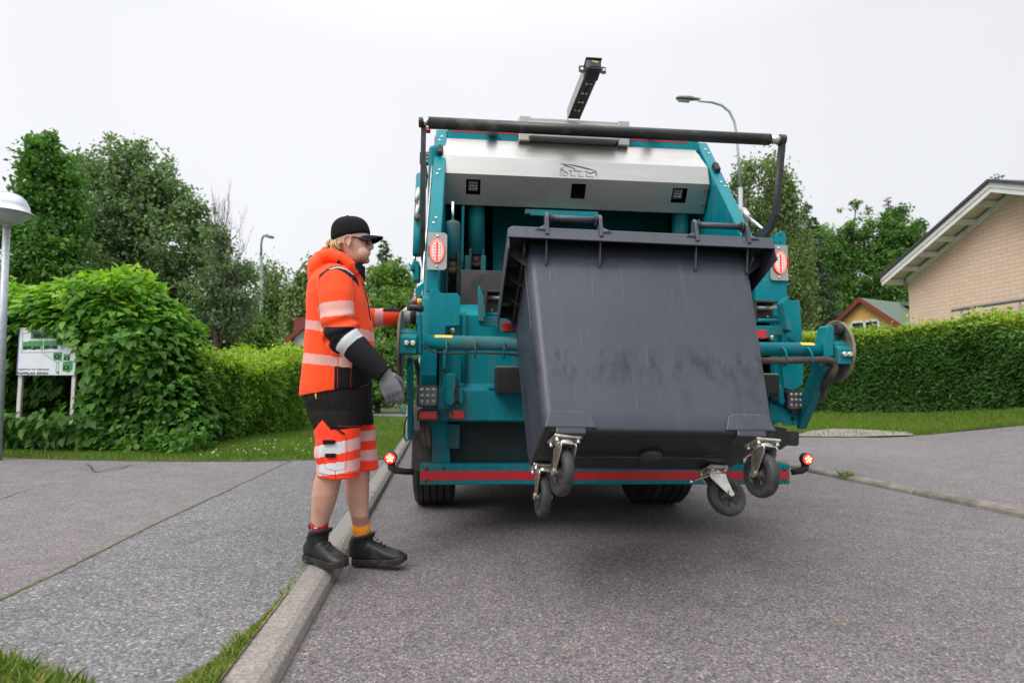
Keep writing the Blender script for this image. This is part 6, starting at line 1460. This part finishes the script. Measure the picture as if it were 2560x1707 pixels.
def seglen(P, path):
    """distance to a polyline, arc length along it and index"""
    best = np.full(len(P), 9.0); s_ = np.zeros(len(P)); acc = 0
    for a, b in zip(path[:-1], path[1:]):
        a = np.array(a); b = np.array(b); d = b - a; L = np.linalg.norm(d); t = np.clip(((P - a) @ d) / L ** 2, 0, 1); q = np.linalg.norm(P - (a + t[:, None] * d), axis=1)
        w = q < best; best[w] = q[w]; s_[w] = acc + t[w] * L; acc += L
    return best, s_
def px_of(c, Y=3.05):      # side-view measures on the figure: metres back to the photograph's scale
    k = Y * 1.004 / F_PX; x0 = at(850, 963, Y).x - PL.x; return 850 + (c[:, 0] - x0) / k * 1.0, 963 - (c[:, 2] - CAM_H) / k
# ---------------- body: head, neck, trunk, arms and legs in one skin
b = MB()
loft(b, [(848, 896, 549, 549, PY, .045), (836, 912, 560, 560, PY, .068), (830, 921, 575, 575, PY, .077), (829, 924, 590, 588, PY, .079), (832, 925.5, 602, 600, PY, .0785), (836, 924.5, 612, 610, PY, .077), (843, 924.5, 622, 619, PY, .075), (851, 924, 631, 627, PY, .072), (857, 922.5, 639, 635, PY, .069), (862, 920.5, 648, 643, PY, .065), (870, 917.5, 657, 651, PY, .058), (882, 911, 662, 658, PY, .040)], ex=2.15)
b.tube([Q(924, 601, PY), Q(928, 611, PY), Q(930.0, 619.5, PY)], [.007, .010, .0125], 12); b.sphere(Q(926.0, 621.5, PY), .0135, 12, 8, (.9, 1.35, .7)); b.sphere(Q(929.5, 620, PY), .0095, 10, 8)
b.sphere(Q(922.5, 630.5, PY), .012, 12, 8, (.75, 1.9, .55)); b.sphere(Q(921.8, 636, PY), .012, 12, 8, (.75, 1.7, .55)); b.sphere(Q(914.5, 651, PY), .021, 14, 10, (1, 1.3, .9)); b.sphere(Q(905, 635, PY - .036), .040, 14, 10, (1, .9, 1)); b.sphere(Q(905, 635, PY + .036), .040, 14, 10, (1, .9, 1))
b.sphere(Q(921.5, 598, PY - .025), .013, 10, 8, (.8, 1.7, .8)); b.sphere(Q(921.5, 598, PY + .025), .013, 10, 8, (.8, 1.7, .8))
for s in (-1, 1):   # ears
    y_ = PY + s * .081
    ring = [(868 + 9.2 * math.cos(a) * (.85 if math.sin(a) < 0 else 1) + 1.2 * math.sin(a), 603 - 15.5 * math.sin(a)) for a in np.linspace(R(-70), R(215), 16)]
    b.tube([Q(x, yy_, y_ + s * .010) for x, yy_ in ring], [.0045] * 16, 8); b.sphere(Q(868.5, 603, y_ - s * .002), .022, 12, 8, (.62, .28, 1.1)); b.sphere(Q(871.5, 613, y_ + s * .006), .0085, 10, 6, (.9, .6, 1.1)); b.sphere(Q(875, 604, y_ + s * .003), .008, 8, 6, (.7, .7, 1.2))
loft(b, [(858, 900, 640, 652, PY, .058), (852, 893, 665, 668, PY + .01, .060), (846, 892, 690, 690, PY + .02, .066), (838, 898, 710, 710, 3.14, .09)])
loft(b, [(812, 886, 708, 708, 3.14, .13), (800, 898, 740, 740, 3.15, .16), (790, 905, 800, 800, 3.15, .14), (785, 900, 870, 870, 3.15, .13), (785, 905, 950, 950, 3.14, .125), (792, 908, 1000, 1000, 3.13, .125), (806, 906, 1035, 1035, 3.13, .11)])
loft(b, [(795, 890, 985, 985, 3.07, .07), (800, 886, 1060, 1060, 3.04, .068), (800, 880, 1130, 1130, 3.03, .068), (793, 866, 1180, 1176, 3.03, .066), (785, 853, 1205, 1199, 3.03, .062), (780.5, 846, 1236, 1232, 3.035, .061), (779.5, 838, 1262, 1260, 3.045, .056), (779, 828, 1288, 1288, 3.055, .046), (779, 820, 1308, 1308, 3.06, .039), (781, 816, 1330, 1330, 3.062, .034), (786, 814, 1370, 1370, 3.055, .028)])
loft(b, [(830, 925, 985, 985, 3.22, .085), (846, 930, 1060, 1060, 3.23, .08), (852, 928, 1130, 1130, 3.23, .072), (859, 925, 1176, 1174, 3.22, .066), (861, 923, 1203, 1203, 3.22, .062), (864, 922, 1236, 1236, 3.21, .060), (870, 921, 1264, 1264, 3.20, .054), (877, 921, 1288, 1288, 3.19, .044), (881, 921.5, 1308, 1308, 3.215, .037), (887, 924, 1332, 1332, 3.226, .031), (893, 921, 1375, 1375, 3.228, .024)])
NA = [Q(838, 695, 2.985), Q(840, 745, 2.945), Q(845, 800, 2.92), Q(858, 843, 2.905), Q(905, 886, 2.89), Q(958, 932, 2.88)]
FA = [Q(866, 705, 3.31), Q(888, 765, 3.42), Q(914, 798, 3.45), Q(960, 793, 3.48), Q(1006, 789, 3.50)]
b.tube(NA, [.055, .05, .045, .042, .038, .03], 14); b.tube(FA, [.055, .05, .044, .036, .028], 14)
body = remesh('body', b, .0042, 5, prs, (f_skin, f_lip))
c = centers(body.data); X_, Z_ = px_of(c, PY)
lip = (X_ > 917.5) & (np.abs(Z_ - 633) < 5.2) & (np.abs(c[:, 1] + PL.y - PY) < .024)
body.data.polygons.foreach_set('material_index', lip.astype(np.int32))
# ---------------- jacket
j = MB()
loft(j, [(752, 925, 990, 966, 3.14, .178), (753, 926, 968, 946, 3.14, .180), (759, 927, 925, 915, 3.14, .178), (765, 932, 884, 880, 3.14, .178), (767, 933, 850, 850, 3.145, .182), (769, 932, 819, 819, 3.15, .188), (770, 926, 785, 785, 3.15, .195), (772, 917, 745, 745, 3.15, .200), (777, 908, 712, 712, 3.15, .190), (789, 900, 690, 690, 3.15, .165), (806, 896, 672, 676, 3.15, .120), (826, 893, 660, 668, 3.15, .085)], ex=2.5)
j.tube(NA[:-1] + [NA[-1] - (NA[-2] - NA[-1]).normalized() * .012], [.086, .090, .082, .074, .061, .048], 22)
j.tube(FA[:-1] + [FA[-1] + (FA[-2] - FA[-1]).normalized() * .01], [.080, .082, .066, .052, .044], 22)
j.sphere(Q(838, 697, 3.0), .083, 18, 12, (1, .85, .9)); j.sphere(Q(862, 703, 3.29), .083, 18, 12, (1, .85, .9))
hood_p = [(894, 684, 3.06), (876, 664, 3.035), (852, 645, 3.03), (828, 635, 3.05), (808, 642, 3.09), (801, 647, 3.14), (806, 642, 3.20), (828, 635, 3.24), (855, 645, 3.25), (878, 664, 3.245), (894, 684, 3.22)]
j.tube([Q(*p) for p in hood_p], [.020, .027, .030, .032, .036, .040, .036, .032, .030, .027, .020], 14)
j.sphere(Q(797, 672, 3.14), .075, 18, 12, (.72, 1.5, 1.05)); j.sphere(Q(790, 692, 3.14), .05, 16, 10, (.75, 1.9, .9)); j.sphere(Q(818, 632, 3.13), .032, 14, 10, (1, 1.6, 1)); j.sphere(Q(838, 640, PY), .050, 16, 10, (1, 1.45, .75))
# stand collar
coll = [(893, 702, 3.07), (909, 706, 3.10), (913, 706, 3.14), (909, 706, 3.18), (893, 702, 3.21)]
vs = []; fs = []; top = [(884, 658, 3.055), (904, 662, 3.08), (915, 665, 3.135), (904, 662, 3.19), (884, 658, 3.215)]
for (bx, by, bY), (tx, ty, tY) in zip(coll, top):
    for off in (0, 1):
        vs += [Q(bx - off * 7, by, bY), Q(tx - off * 6, ty, tY)]
for i in range(4):
    o_ = i * 4; fs += [(o_, o_ + 4, o_ + 5, o_ + 1), (o_ + 2, o_ + 3, o_ + 7, o_ + 6), (o_ + 1, o_ + 5, o_ + 7, o_ + 3), (o_, o_ + 2, o_ + 6, o_ + 4)]
fs += [(0, 1, 3, 2), (16, 18, 19, 17)]; j.add(vs, fs)
def folds(co):
    a = wavy(co * np.array([1, 1, 1.6]), 9, 51) * .5 + wavy(co, 22, 52) * .28
    d1, s1 = seglen(co, [tuple(p) for p in NA]); d2, s2 = seglen(co, [tuple(p) for p in FA])
    el = np.exp(-((s1 - .29) / .07) ** 2) * (d1 < .12); a = a * .006 + (np.abs(wavy(co * np.array([1, 1, .75]) + co[:, [2, 0, 1]] * .5, 13, 55)) - .5) * -.008 + el * .008 * np.sin(s1 * 95 + co[:, 1] * 30)
    a += .0045 * np.exp(-((s2 - .22) / .07) ** 2) * (d2 < .1) * np.sin(s2 * 110)
    hemm = np.exp(-((co[:, 2] - .92) / .04) ** 2); return a - hemm * .003
jk = remesh('jacket', j, .0048, 7, prs, (f_or, f_blk, f_ref, f_sil), folds)
c = centers(jk.data).astype(float); Xn, Zn = px_of(c, 2.93); Xt, Zt = px_of(c, 3.05)
dn, sn = seglen(c, [tuple(p) for p in NA]); df, sf = seglen(c, [tuple(p) for p in FA]); yw = c[:, 1] + PL.y
mi = np.zeros(len(c), np.int32)
near = (dn < .105) & ((yw < 2.985) | (sn > .36)) & (Zn > 700); far_ = (df < .10) & (sf > .16) & (Xt > 905)
tor = ~near & ~far_
mi[tor & (Zt > 806 + (Xt - 773) * .16) & (Zt < 828 + (Xt - 773) * .17)] = 2
mi[tor & (Zt > 884 + (Xt - 757) * .12) & (Zt < 909 + (Xt - 757) * .10)] = 2
mi[tor & (Zt > 909 + (Xt - 757) * .10) & (Xt > 845)] = 1
mi[tor & (Zt > 884) & (Xt > 884)] = 1
mi[tor & (Xt > 882 + np.clip(Zt - 672, 0, 40) * .55) & (Zt > 652) & (Zt < 712)] = 1
mi[(Zn > 660) & (yw < 3.05) & (Zn > 667 + ((Xn - 836) / 42) ** 2 * 26) & (Zn < 681 + ((Xn - 836) / 42) ** 2 * 26) & (np.abs(Xn - 838) < 44)] = 1
mi[(yw < 3.05) & (Zn > 669 + ((Xn - 840) / 42) ** 2 * 26) & (Zn < 673 + ((Xn - 840) / 42) ** 2 * 26) & (np.abs(Xn - 842) < 26)] = 3
mi[near & (Zn > 768 - (Xn - 795) * .12) & (Zn < 804 - (Xn - 795) * .10)] = 2
L0 = sum((NA[i + 1] - NA[i]).length for i in range(3))
mi[near & ((Zn > 824) | (sn > L0 + .005))] = 1
mi[near & (sn > L0 + .022) & (sn < L0 + .072) & (Zn > 815)] = 3
fx = Xt * 1.0
pxf, pzf = px_of(c, 3.46)
mi[far_ & (pxf > 924) & (pxf < 952)] = 2
mi[far_ & (pxf > 951) & (pzf < 783)] = 1
mi[far_ & (pxf > 992)] = 1
jk.data.polygons.foreach_set('material_index', mi)
# zip, toggles and cuff details
mb = MB(); mb.tube([Q(906, 704, 3.10) , Q(918, 745, 3.06), Q(926, 800, 3.05)], .0025, 6); mb.build('zip', f_blk, jk)
mb = MB(); mb.sphere(Q(846, 655, 3.0), .009, 8, 6); mb.sphere(Q(853, 662, 2.995), .008, 8, 6); mb.build('hood_toggle', f_blk, jk)
# ---------------- shorts
s_ = MB()
loft(s_, [(758, 926, 966, 960, 3.14, .160), (764, 927, 1000, 1000, 3.13, .168), (771, 929, 1035, 1035, 3.13, .172), (779, 930, 1060, 1060, 3.13, .165)], ex=2.5)
loft(s_, [(775, 905, 1030, 1030, 3.05, .100), (783, 902, 1060, 1060, 3.03, .102), (791, 900, 1100, 1100, 3.02, .100), (794, 899, 1150, 1150, 3.015, .097), (796, 899, 1188, 1192, 3.01, .095)], ex=2.4)
loft(s_, [(835, 930, 1030, 1030, 3.22, .095), (843, 933, 1060, 1060, 3.23, .098), (850, 938, 1110, 1110, 3.24, .096), (856, 945, 1176, 1170, 3.24, .094)], ex=2.4)
s_.sphere(Q(806, 1128, 2.945), .045, 14, 10, (.9, .55, 1.5))
def foldS(co): return (np.abs(wavy(co * np.array([1, 1, .6]), 12, 63)) - .5) * -.007 + wavy(co * np.array([1, 1, .8]), 11, 61) * .004 + wavy(co, 26, 62) * .0018
sh = remesh('shorts', s_, .0048, 6, prs, (f_red, f_shb, f_sref, f_pck), foldS)
c = centers(sh.data).astype(float); Xn, Zn = px_of(c, 2.95); Xf, Zf = px_of(c, 3.16); yw = c[:, 1] + PL.y; nr = yw < 3.115
mi = np.zeros(len(c), np.int32)
bd = np.interp(Xn, [770, 791, 811, 835, 899], [1090, 1070, 1046, 1070, 1066]); mi[nr & (Zn < bd)] = 1
mi[~nr & (Zf < 1058)] = 1
for t0, sl_, th_ in ((1108, -.19, 28), (1152, -.12, 27)): mi[nr & (Zn > t0 + (Xn - 799) * sl_) & (Zn < t0 + th_ + (Xn - 799) * sl_)] = 2
for t0, th_ in ((1072, 25), (1119, 26)): mi[~nr & (Zf > t0) & (Zf < t0 + th_)] = 2
mi[nr & (Xn > 806) & (Xn < 866) & (mi == 2)] = 3
sh.data.polygons.foreach_set('material_index', mi)
mb = MB(); mb.tube([Q(812, 1046, 2.925), Q(835, 1066, 2.918), Q(862, 1086, 2.916)], .004, 6); mb.build('pocket_zip', f_shb, sh)
for x0, x1, y0_, y1_ in ((806, 836, 1100, 1110), (812, 838, 1134, 1143)):
    mb = MB(); p, q = Q(x0, y0_, 2.905), Q(x1, y1_, 2.905); mb.box(p.x, q.x, p.y, p.y + .02, q.z, p.z); mb.build('pocket_tab', f_shb, sh, bevel=.003)
mb = MB(); mb.tube([Q(789, 984, 2.97), Q(791, 997, 2.965)], .004, 6); mb.build('pull_cord', M('cord_yellow', (.6, .42, .05), .7), sh)
# ---------------- cap
cp = MB()
loft(cp, [(829, 926, 614, 592, PY, .0845), (827, 926.5, 596, 581, PY, .087), (827, 922, 571, 564, PY, .082), (834, 915, 557, 553, PY, .070), (845, 905, 548, 546.5, PY, .052), (858, 893, 542.5, 542.5, PY, .026)], ex=2.2)
capo = cp.build('cap', f_cap, prs); sb = capo.modifiers.new('sub', 'SUBSURF'); sb.levels = 1; sb.render_levels = 1
mb = MB(); mb.sphere(Q(869, 541, PY), .009, 12, 8, (1, 1, .6)); mb.build('cap_button', f_cap, capo)
mb = MB(); vs = []; fs = []; nu, nv = 8, 14
b0, b1 = Q(917, 590, PY), Q(958, 592, PY)
for lay in (0, 1):
    for i in range(nu + 1):
        for k in range(nv + 1):
            v = -1 + 2 * k / nv; u = i / nu; bx = b0 + Vector((-.055 * abs(v) ** 2.2, 0, -.004 * v * v)); le = (b1.x - b0.x) * (1 - .25 * abs(v) ** 3) + .0
            vs.append(bx + Vector((le * u * (1 - .35 * abs(v) ** 4), v * .078 * (1 - .18 * u), (b1.z - b0.z) * u - .034 * v * v * (.55 + .45 * u) + .012 * u * (1 - u) - lay * .0045)))
st = (nu + 1) * (nv + 1)
for lay in (0, 1):
    for i in range(nu):
        for k in range(nv):
            q = lay * st + i * (nv + 1) + k; fs.append((q, q + 1, q + nv + 2, q + nv + 1))
for i in range(nu):
    for k in (0, nv): q = i * (nv + 1) + k; fs.append((q, q + nv + 1, q + nv + 1 + st, q + st))
for k in range(nv): q = nu * (nv + 1) + k; fs.append((q, q + 1, q + 1 + st, q + st))
mb.add(vs, fs, True); mb.build('brim', f_cap, capo)
# ---------------- hair, spectacles, eyes
h = MB(); rh = random.Random(5)
for k in range(210):
    y0_ = PY + rh.uniform(-.075, .075); x0 = rh.uniform(831, 860); ed = abs(y0_ - PY) / .08
    p0 = Q(x0, rh.uniform(600, 606), y0_ * 1.0); x1 = x0 + rh.uniform(-9, 5); y1 = rh.uniform(608, 621 + (7 if x0 > 846 else 0))
    p2 = Q(x1, y1, y0_ + rh.uniform(-.01, .01) - (.008 if y0_ < PY else -.008)); p1 = p0.lerp(p2, .5) + Vector((rh.uniform(-.012, .004), rh.uniform(-.008, .008), 0)); h.tube([p0, p1, p2], [.0042, .0045, .0016], 5, cap=False)
for k in range(60):
    p0 = Q(836, 603, PY + rh.uniform(-.02, .02)); p2 = Q(rh.uniform(811, 830), rh.uniform(606, 624), PY + rh.uniform(-.05, .03)); p1 = p0.lerp(p2, .5) + Vector((-.006, 0, rh.uniform(.004, .016))); h.tube([p0, p1, p2], [.003, .0026, .0009], 4, cap=False)
h.build('hair', f_hair, prs)
h = MB()
for k in range(26):
    x0 = rh.uniform(872, 884); p0 = Q(x0, 591, PY - .0795); p2 = Q(x0 + rh.uniform(-2, 2), rh.uniform(596, 601), PY - .079); h.tube([p0, p2], [.002, .0008], 4, cap=False)
h.build('sideburn', f_hair, prs)
for s in (-1, 1):
    y_ = PY + s * .076
    mb = MB(); mb.tube([Q(872, 594, PY + s * .083), Q(884, 591.5, PY + s * .083), Q(905, 596.5, PY + s * .081), Q(922, 601, PY + s * .068)], [.0025, .0035, .0042, .0045], 8)
    mb.tube([Q(922, 599, PY + s * .066), Q(925.5, 600, PY + s * .05), Q(927.5, 600.5, PY + s * .012)], .0028, 6); mb.tube([Q(921, 600, PY + s * .066), Q(921.5, 609, PY + s * .064), Q(925, 613, PY + s * .045), Q(927.5, 607, PY + s * .013)], .0018, 6)
    sp_ = mb.build('spectacles', f_glass, prs)
    mb = MB(); mb.prism([Q(922, 600, PY + s * .065), Q(927, 601, PY + s * .014), Q(927, 607, PY + s * .014), Q(925, 612.5, PY + s * .045), Q(922, 609, PY + s * .063)], (.0012, 0, 0)); mb.build('lens', f_lensg, sp_)
    mb = MB(); mb.sphere(Q(918.5, 605.5, PY + s * .040), .0105, 12, 8); mb.build('eye', f_eye, prs)
# ---------------- hands in gloves
def hand(root_pt, d, wv, pv, L, curl, thumb_s, mats, name, splay=.0):
    """d: wrist to knuckles, wv: across towards the thumb, pv: palm side"""
    d, wv, pv = Vector(d).normalized(), Vector(wv).normalized(), Vector(pv).normalized(); o = Vector(root_pt); g = MB(); n = 18
    vs = []; fs = []; secs = [(-.030, .033, .029), (-.015, .032, .027), (0, .031, .024), (.03, .037, .020), (.06, .043, .018), (.085, .043, .0155), (.097, .038, .011)]
    for f, hw, ht in secs:
        for k in range(n):
            th = 2 * math.pi * k / n; vs.append(o + d * f * L + wv * hw * L * math.cos(th) + pv * ht * L * math.sin(th))
    for i in range(len(secs) - 1):
        for k in range(n): fs.append((i * n + k, i * n + (k + 1) % n, (i + 1) * n + (k + 1) % n, (i + 1) * n + k))
    fs += [tuple(range(n - 1, -1, -1)), tuple(range((len(secs) - 1) * n, len(secs) * n))]; g.add(vs, fs, True)
    for q, ln, k in ((.031, .072, 0), (.0105, .082, 1), (-.0105, .076, 2), (-.031, .060, 3)):
        p = o + d * .088 * L + wv * q * L; dirv = (d + wv * q * splay).normalized(); a = 0; pts = [p - d * .015 * L, p]
        for sgm, fr in enumerate((.46, .31, .23)):
            a += curl[sgm] * (1 + .1 * k); dd = (dirv * math.cos(a) + pv * math.sin(a)); p = p + dd * ln * fr * L; pts.append(p)
        g.tube(pts, [.0115 * L, .0118 * L, .0105 * L, .0095 * L, .0070 * L], 10)
        g.sphere(pts[-1], .0072 * L, 8, 6)
    p = o + d * .025 * L + wv * .030 * L * thumb_s; t1 = p + (d * .5 + wv * thumb_s * .42 + pv * .45).normalized() * .036 * L; t2 = t1 + (d * .9 + wv * thumb_s * .05 + pv * .5).normalized() * .032 * L; t3 = t2 + (d * .95 + pv * .5).normalized() * .022 * L
    g.tube([p - wv * .012 * thumb_s, p, t1, t2, t3], [.016 * L, .0165 * L, .0135 * L, .0115 * L, .008 * L], 10); g.sphere(t3, .0082 * L, 8, 6)
    return remesh(name, g, .0032, 3, prs, mats)
gn = hand(Q(961, 934, 2.88), (.42, .0, -.91), (.91, -.05, .42), (-.25, .97, -.08), 1.12, (.35, .5, .40), 1, (f_glove,), 'glove', .12)
lv = T(1018, 790, -.30); lvw = Vector((TRUCK_LOC[0] + lv.x, TRUCK_LOC[1] + lv.y, TRUCK_LOC[2] + lv.z)) - PL
hand(Q(1002, 789, 3.50), (1, .02, -.05), (0, -.35, .94), (-.05, .94, .35), .95, (.8, 1.0, .7), 1, (f_glovew,), 'glove', .1)
# ---------------- socks and boots
for Y, ra, rb_, mt, nm in ((3.062, [(776.5, 822, 1303, 1304), (777.5, 820, 1316, 1316), (784, 816, 1345, 1345)], .040, f_sockr, 'sock'), (3.222, [(879, 924, 1311, 1308), (881.5, 925.5, 1324, 1322), (889, 923, 1352, 1350)], .040, f_socko, 'sock')):
    mb = MB(); loft(mb, [(l, r, a, b_, Y, rb_) for l, r, a, b_ in ra]); mb.build(nm, mt, prs)
mb = MB()
for k in range(3): a = R(90 + (k - 1) * 45); p = Q(790, 1322, 3.022); mb.xz([(p.x - .004, p.z), (p.x + .015 * math.cos(a), p.z + .016 * math.sin(a)), (p.x + .004, p.z)], p.y - .004, p.y + .01)
mb.build('sock_motif', f_white, prs)
def boot(heel, toe, lift, shaft_lean, cx0=0.0, rxk=1.0, dz=0.0):
    hp_, tp_ = Vector(heel), Vector(toe); L = (tp_ - hp_).length; fx_ = (tp_ - hp_).normalized(); up_ = (Vector((0, 0, 1)) - fx_ * fx_.z).normalized(); sy_ = up_.cross(fx_)
    W = lambda x, y, z: hp_ + fx_ * x * L / .30 + sy_ * y + up_ * z - PL
    o = empty('boot', (0, 0, 0)); o.parent = prs
    g = MB(); n = 20; vs = []; fs = []
    secs = [(.000, .024, .02, .075), (.012, .034, .015, .10), (.05, .040, .015, .125), (.10, .041, .015, .125), (.145, .042, .015, .108), (.19, .046, .015, .088), (.235, .047, .015, .072), (.27, .041, .015, .062), (.292, .027, .018, .050), (.302, .010, .022, .038)]
    for x, hw, z0, z1 in secs:
        for k in range(n):
            th = 2 * math.pi * k / n; cs, sn_ = math.cos(th), math.sin(th)
            vs.append(W(x, hw * math.copysign(abs(cs) ** .75, cs), (z0 + z1) / 2 + (z1 - z0) / 2 * math.copysign(abs(sn_) ** .85, sn_)))
    for i in range(len(secs) - 1):
        for k in range(n): fs.append((i * n + k, i * n + (k + 1) % n, (i + 1) * n + (k + 1) % n, (i + 1) * n + k))
    fs += [tuple(range(n - 1, -1, -1)), tuple(range((len(secs) - 1) * n, len(secs) * n))]; g.add(vs, fs, True)
    vs = []; fs = []; sh_ = [(.068, .062, .043, .05), (.072, .064, .048, .10), (.076, .062, .053, .135), (.080 + shaft_lean, .062, .056, .142 + dz), (.082 + shaft_lean * 1.4, .064, .058, .164 + dz)]
    for cx_, rx_, ry_, z in sh_:
        for k in range(n): th = 2 * math.pi * k / n; vs.append(W(cx_ + cx0 + rx_ * rxk * math.cos(th), ry_ * math.sin(th), z + .010 * math.cos(th)))
    for i in range(len(sh_) - 1):
        for k in range(n): fs.append((i * n + k, i * n + (k + 1) % n, (i + 1) * n + (k + 1) % n, (i + 1) * n + k))
    fs += [tuple(range(n - 1, -1, -1)), tuple(range((len(sh_) - 1) * n, len(sh_) * n))]; g.add(vs, fs, True)
    g.tube([W(.016, 0, .15), W(.002, 0, .168), W(.014, 0, .180), W(.024, 0, .16)], .005, 6)
    for k in range(0): g.tube([W(.012 + .055 * math.cos(a) + .06, -.0465 * math.sin(a) if False else .046 * math.sin(a), .171) for a in (2 * math.pi * k / 8, 2 * math.pi * (k + 1) / 8)], .006, 6)
    up2 = remesh('upper', g, .0042, 3, o, (f_boot,), lambda co: wavy(co, 55, 71) * .0011 + wavy(co, 24, 72) * .0012)
    s2 = MB(); pts = []
    for x, hw in ((-.004, .020), (.008, .035), (.05, .043), (.10, .041), (.15, .044), (.20, .050), (.24, .050), (.275, .043), (.298, .027), (.309, .008)): pts.append((x, hw))
    ol = pts + [(x, -w_) for x, w_ in reversed(pts)]
    zt = lambda x: .006 + (.022 if x > .27 else 0) * ((x - .27) / .04 if x > .27 else 0)
    nn_ = len(ol); vs = [W(x, y, zt(x) - .006 + (0 if .1 > x or x > .13 else .006)) for x, y in ol] + [W(x, y * 1.02, .030 + zt(x) - .004) for x, y in ol]
    s2.add(vs, [tuple(range(nn_ - 1, -1, -1)), tuple(range(nn_, 2 * nn_))] + [(i, (i + 1) % nn_, (i + 1) % nn_ + nn_, i + nn_) for i in range(nn_)], False); s2.build('sole', f_sole, o, bevel=.004)
    t2 = MB()
    for k in range(7):
        x = .03 + k * .038
        for s3 in (-1, 1): p = W(x, s3 * .043, .004); t2.tube([p, p + up_ * .018], .010, 6)
    l2 = MB()
    for k in range(5):
        x = .118 + k * .020; z = .142 - k * .0155
        l2.tube([W(x, -.026, z - .014), W(x + .006, 0, z + .004), W(x, .026, z - .014)], .0026, 5)
    l2.tube([W(.118, -.01, .15), W(.14, -.045, .14), W(.15, -.052, .11)], .0024, 5); l2.build('laces', f_sole, o)
    return o
h1, t1 = onz(768, 1397, PZ + .004), onz(868, 1426, PZ + .004); dd = (t1 - h1).normalized(); boot(h1, h1 + dd * .295, 0, .012, .008)
h2, t2_ = onz(884, 1409, .012), onz(1014, 1415, .016); boot(h2, t2_ + Vector((0, 0, .012)), 0, .004, -.026, 1.06, -.010)
# ---------------- seams laid on the cloth
from mathutils.bvhtree import BVHTree
def seam(obj, pts, mt, name='seam', r=.0016):
    me = obj.data; bv = BVHTree.FromPolygons([v.co for v in me.vertices], [p.vertices for p in me.polygons]); out = []
    for (ax, ay), (bx, by) in zip(pts[:-1], pts[1:]):
        for k in range(9):
            f = k / 8; tgt = Q(ax + (bx - ax) * f, ay + (by - ay) * f, 3.0); o_ = Vector((0, 0, CAM_H)) - PL
            h_ = bv.ray_cast(o_, (tgt - o_).normalized())
            if h_[0] is not None and h_[0].y + PL.y < 3.3: out.append(h_[0] + h_[1] * .0004)
    if len(out) > 2:
        out = [p for i, p in enumerate(out) if i == 0 or (p - out[i - 1]).length > .002]
        mb = MB(); mb.tube(out, r, 5); mb.build(name, mt, obj)
f_seam = fabric('seam_orange', (.55, .035, .008), .85, .1); f_stitch = fabric('seam_red', (.35, .02, .012), .85, .1); f_dseam = fabric('seam_black', (.004, .004, .005), .9, .1, sheen=0)
seam(jk, [(879, 692), (885, 730), (886, 770), (883, 800)], f_seam); seam(jk, [(800, 694), (795, 730), (798, 790), (806, 818)], f_seam); seam(jk, [(752, 977), (790, 983), (844, 979)], f_seam); seam(jk, [(846, 977), (880, 974), (922, 960)], f_stitch)
seam(jk, [(879, 912), (877, 945), (877, 975)], f_stitch); seam(jk, [(845, 884), (844, 930), (844, 985)], f_seam); seam(jk, [(912, 730), (921, 765), (926, 800)], f_dseam, 'pocket_zip', .003)
seam(sh, [(818, 985), (820, 1015), (817, 1045)], f_dseam); seam(sh, [(845, 1065), (870, 1066), (899, 1064)], f_stitch); seam(sh, [(866, 1092), (867, 1130), (864, 1172), (840, 1176), (815, 1172), (808, 1150)], f_stitch, r=.001); seam(sh, [(838, 1176), (838, 1194)], f_stitch); seam(sh, [(797, 1182), (830, 1188), (870, 1187), (898, 1183)], f_stitch)
tag(prs, 'worker in orange high-visibility jacket and shorts with black cap, stepping off the kerb', 'person')
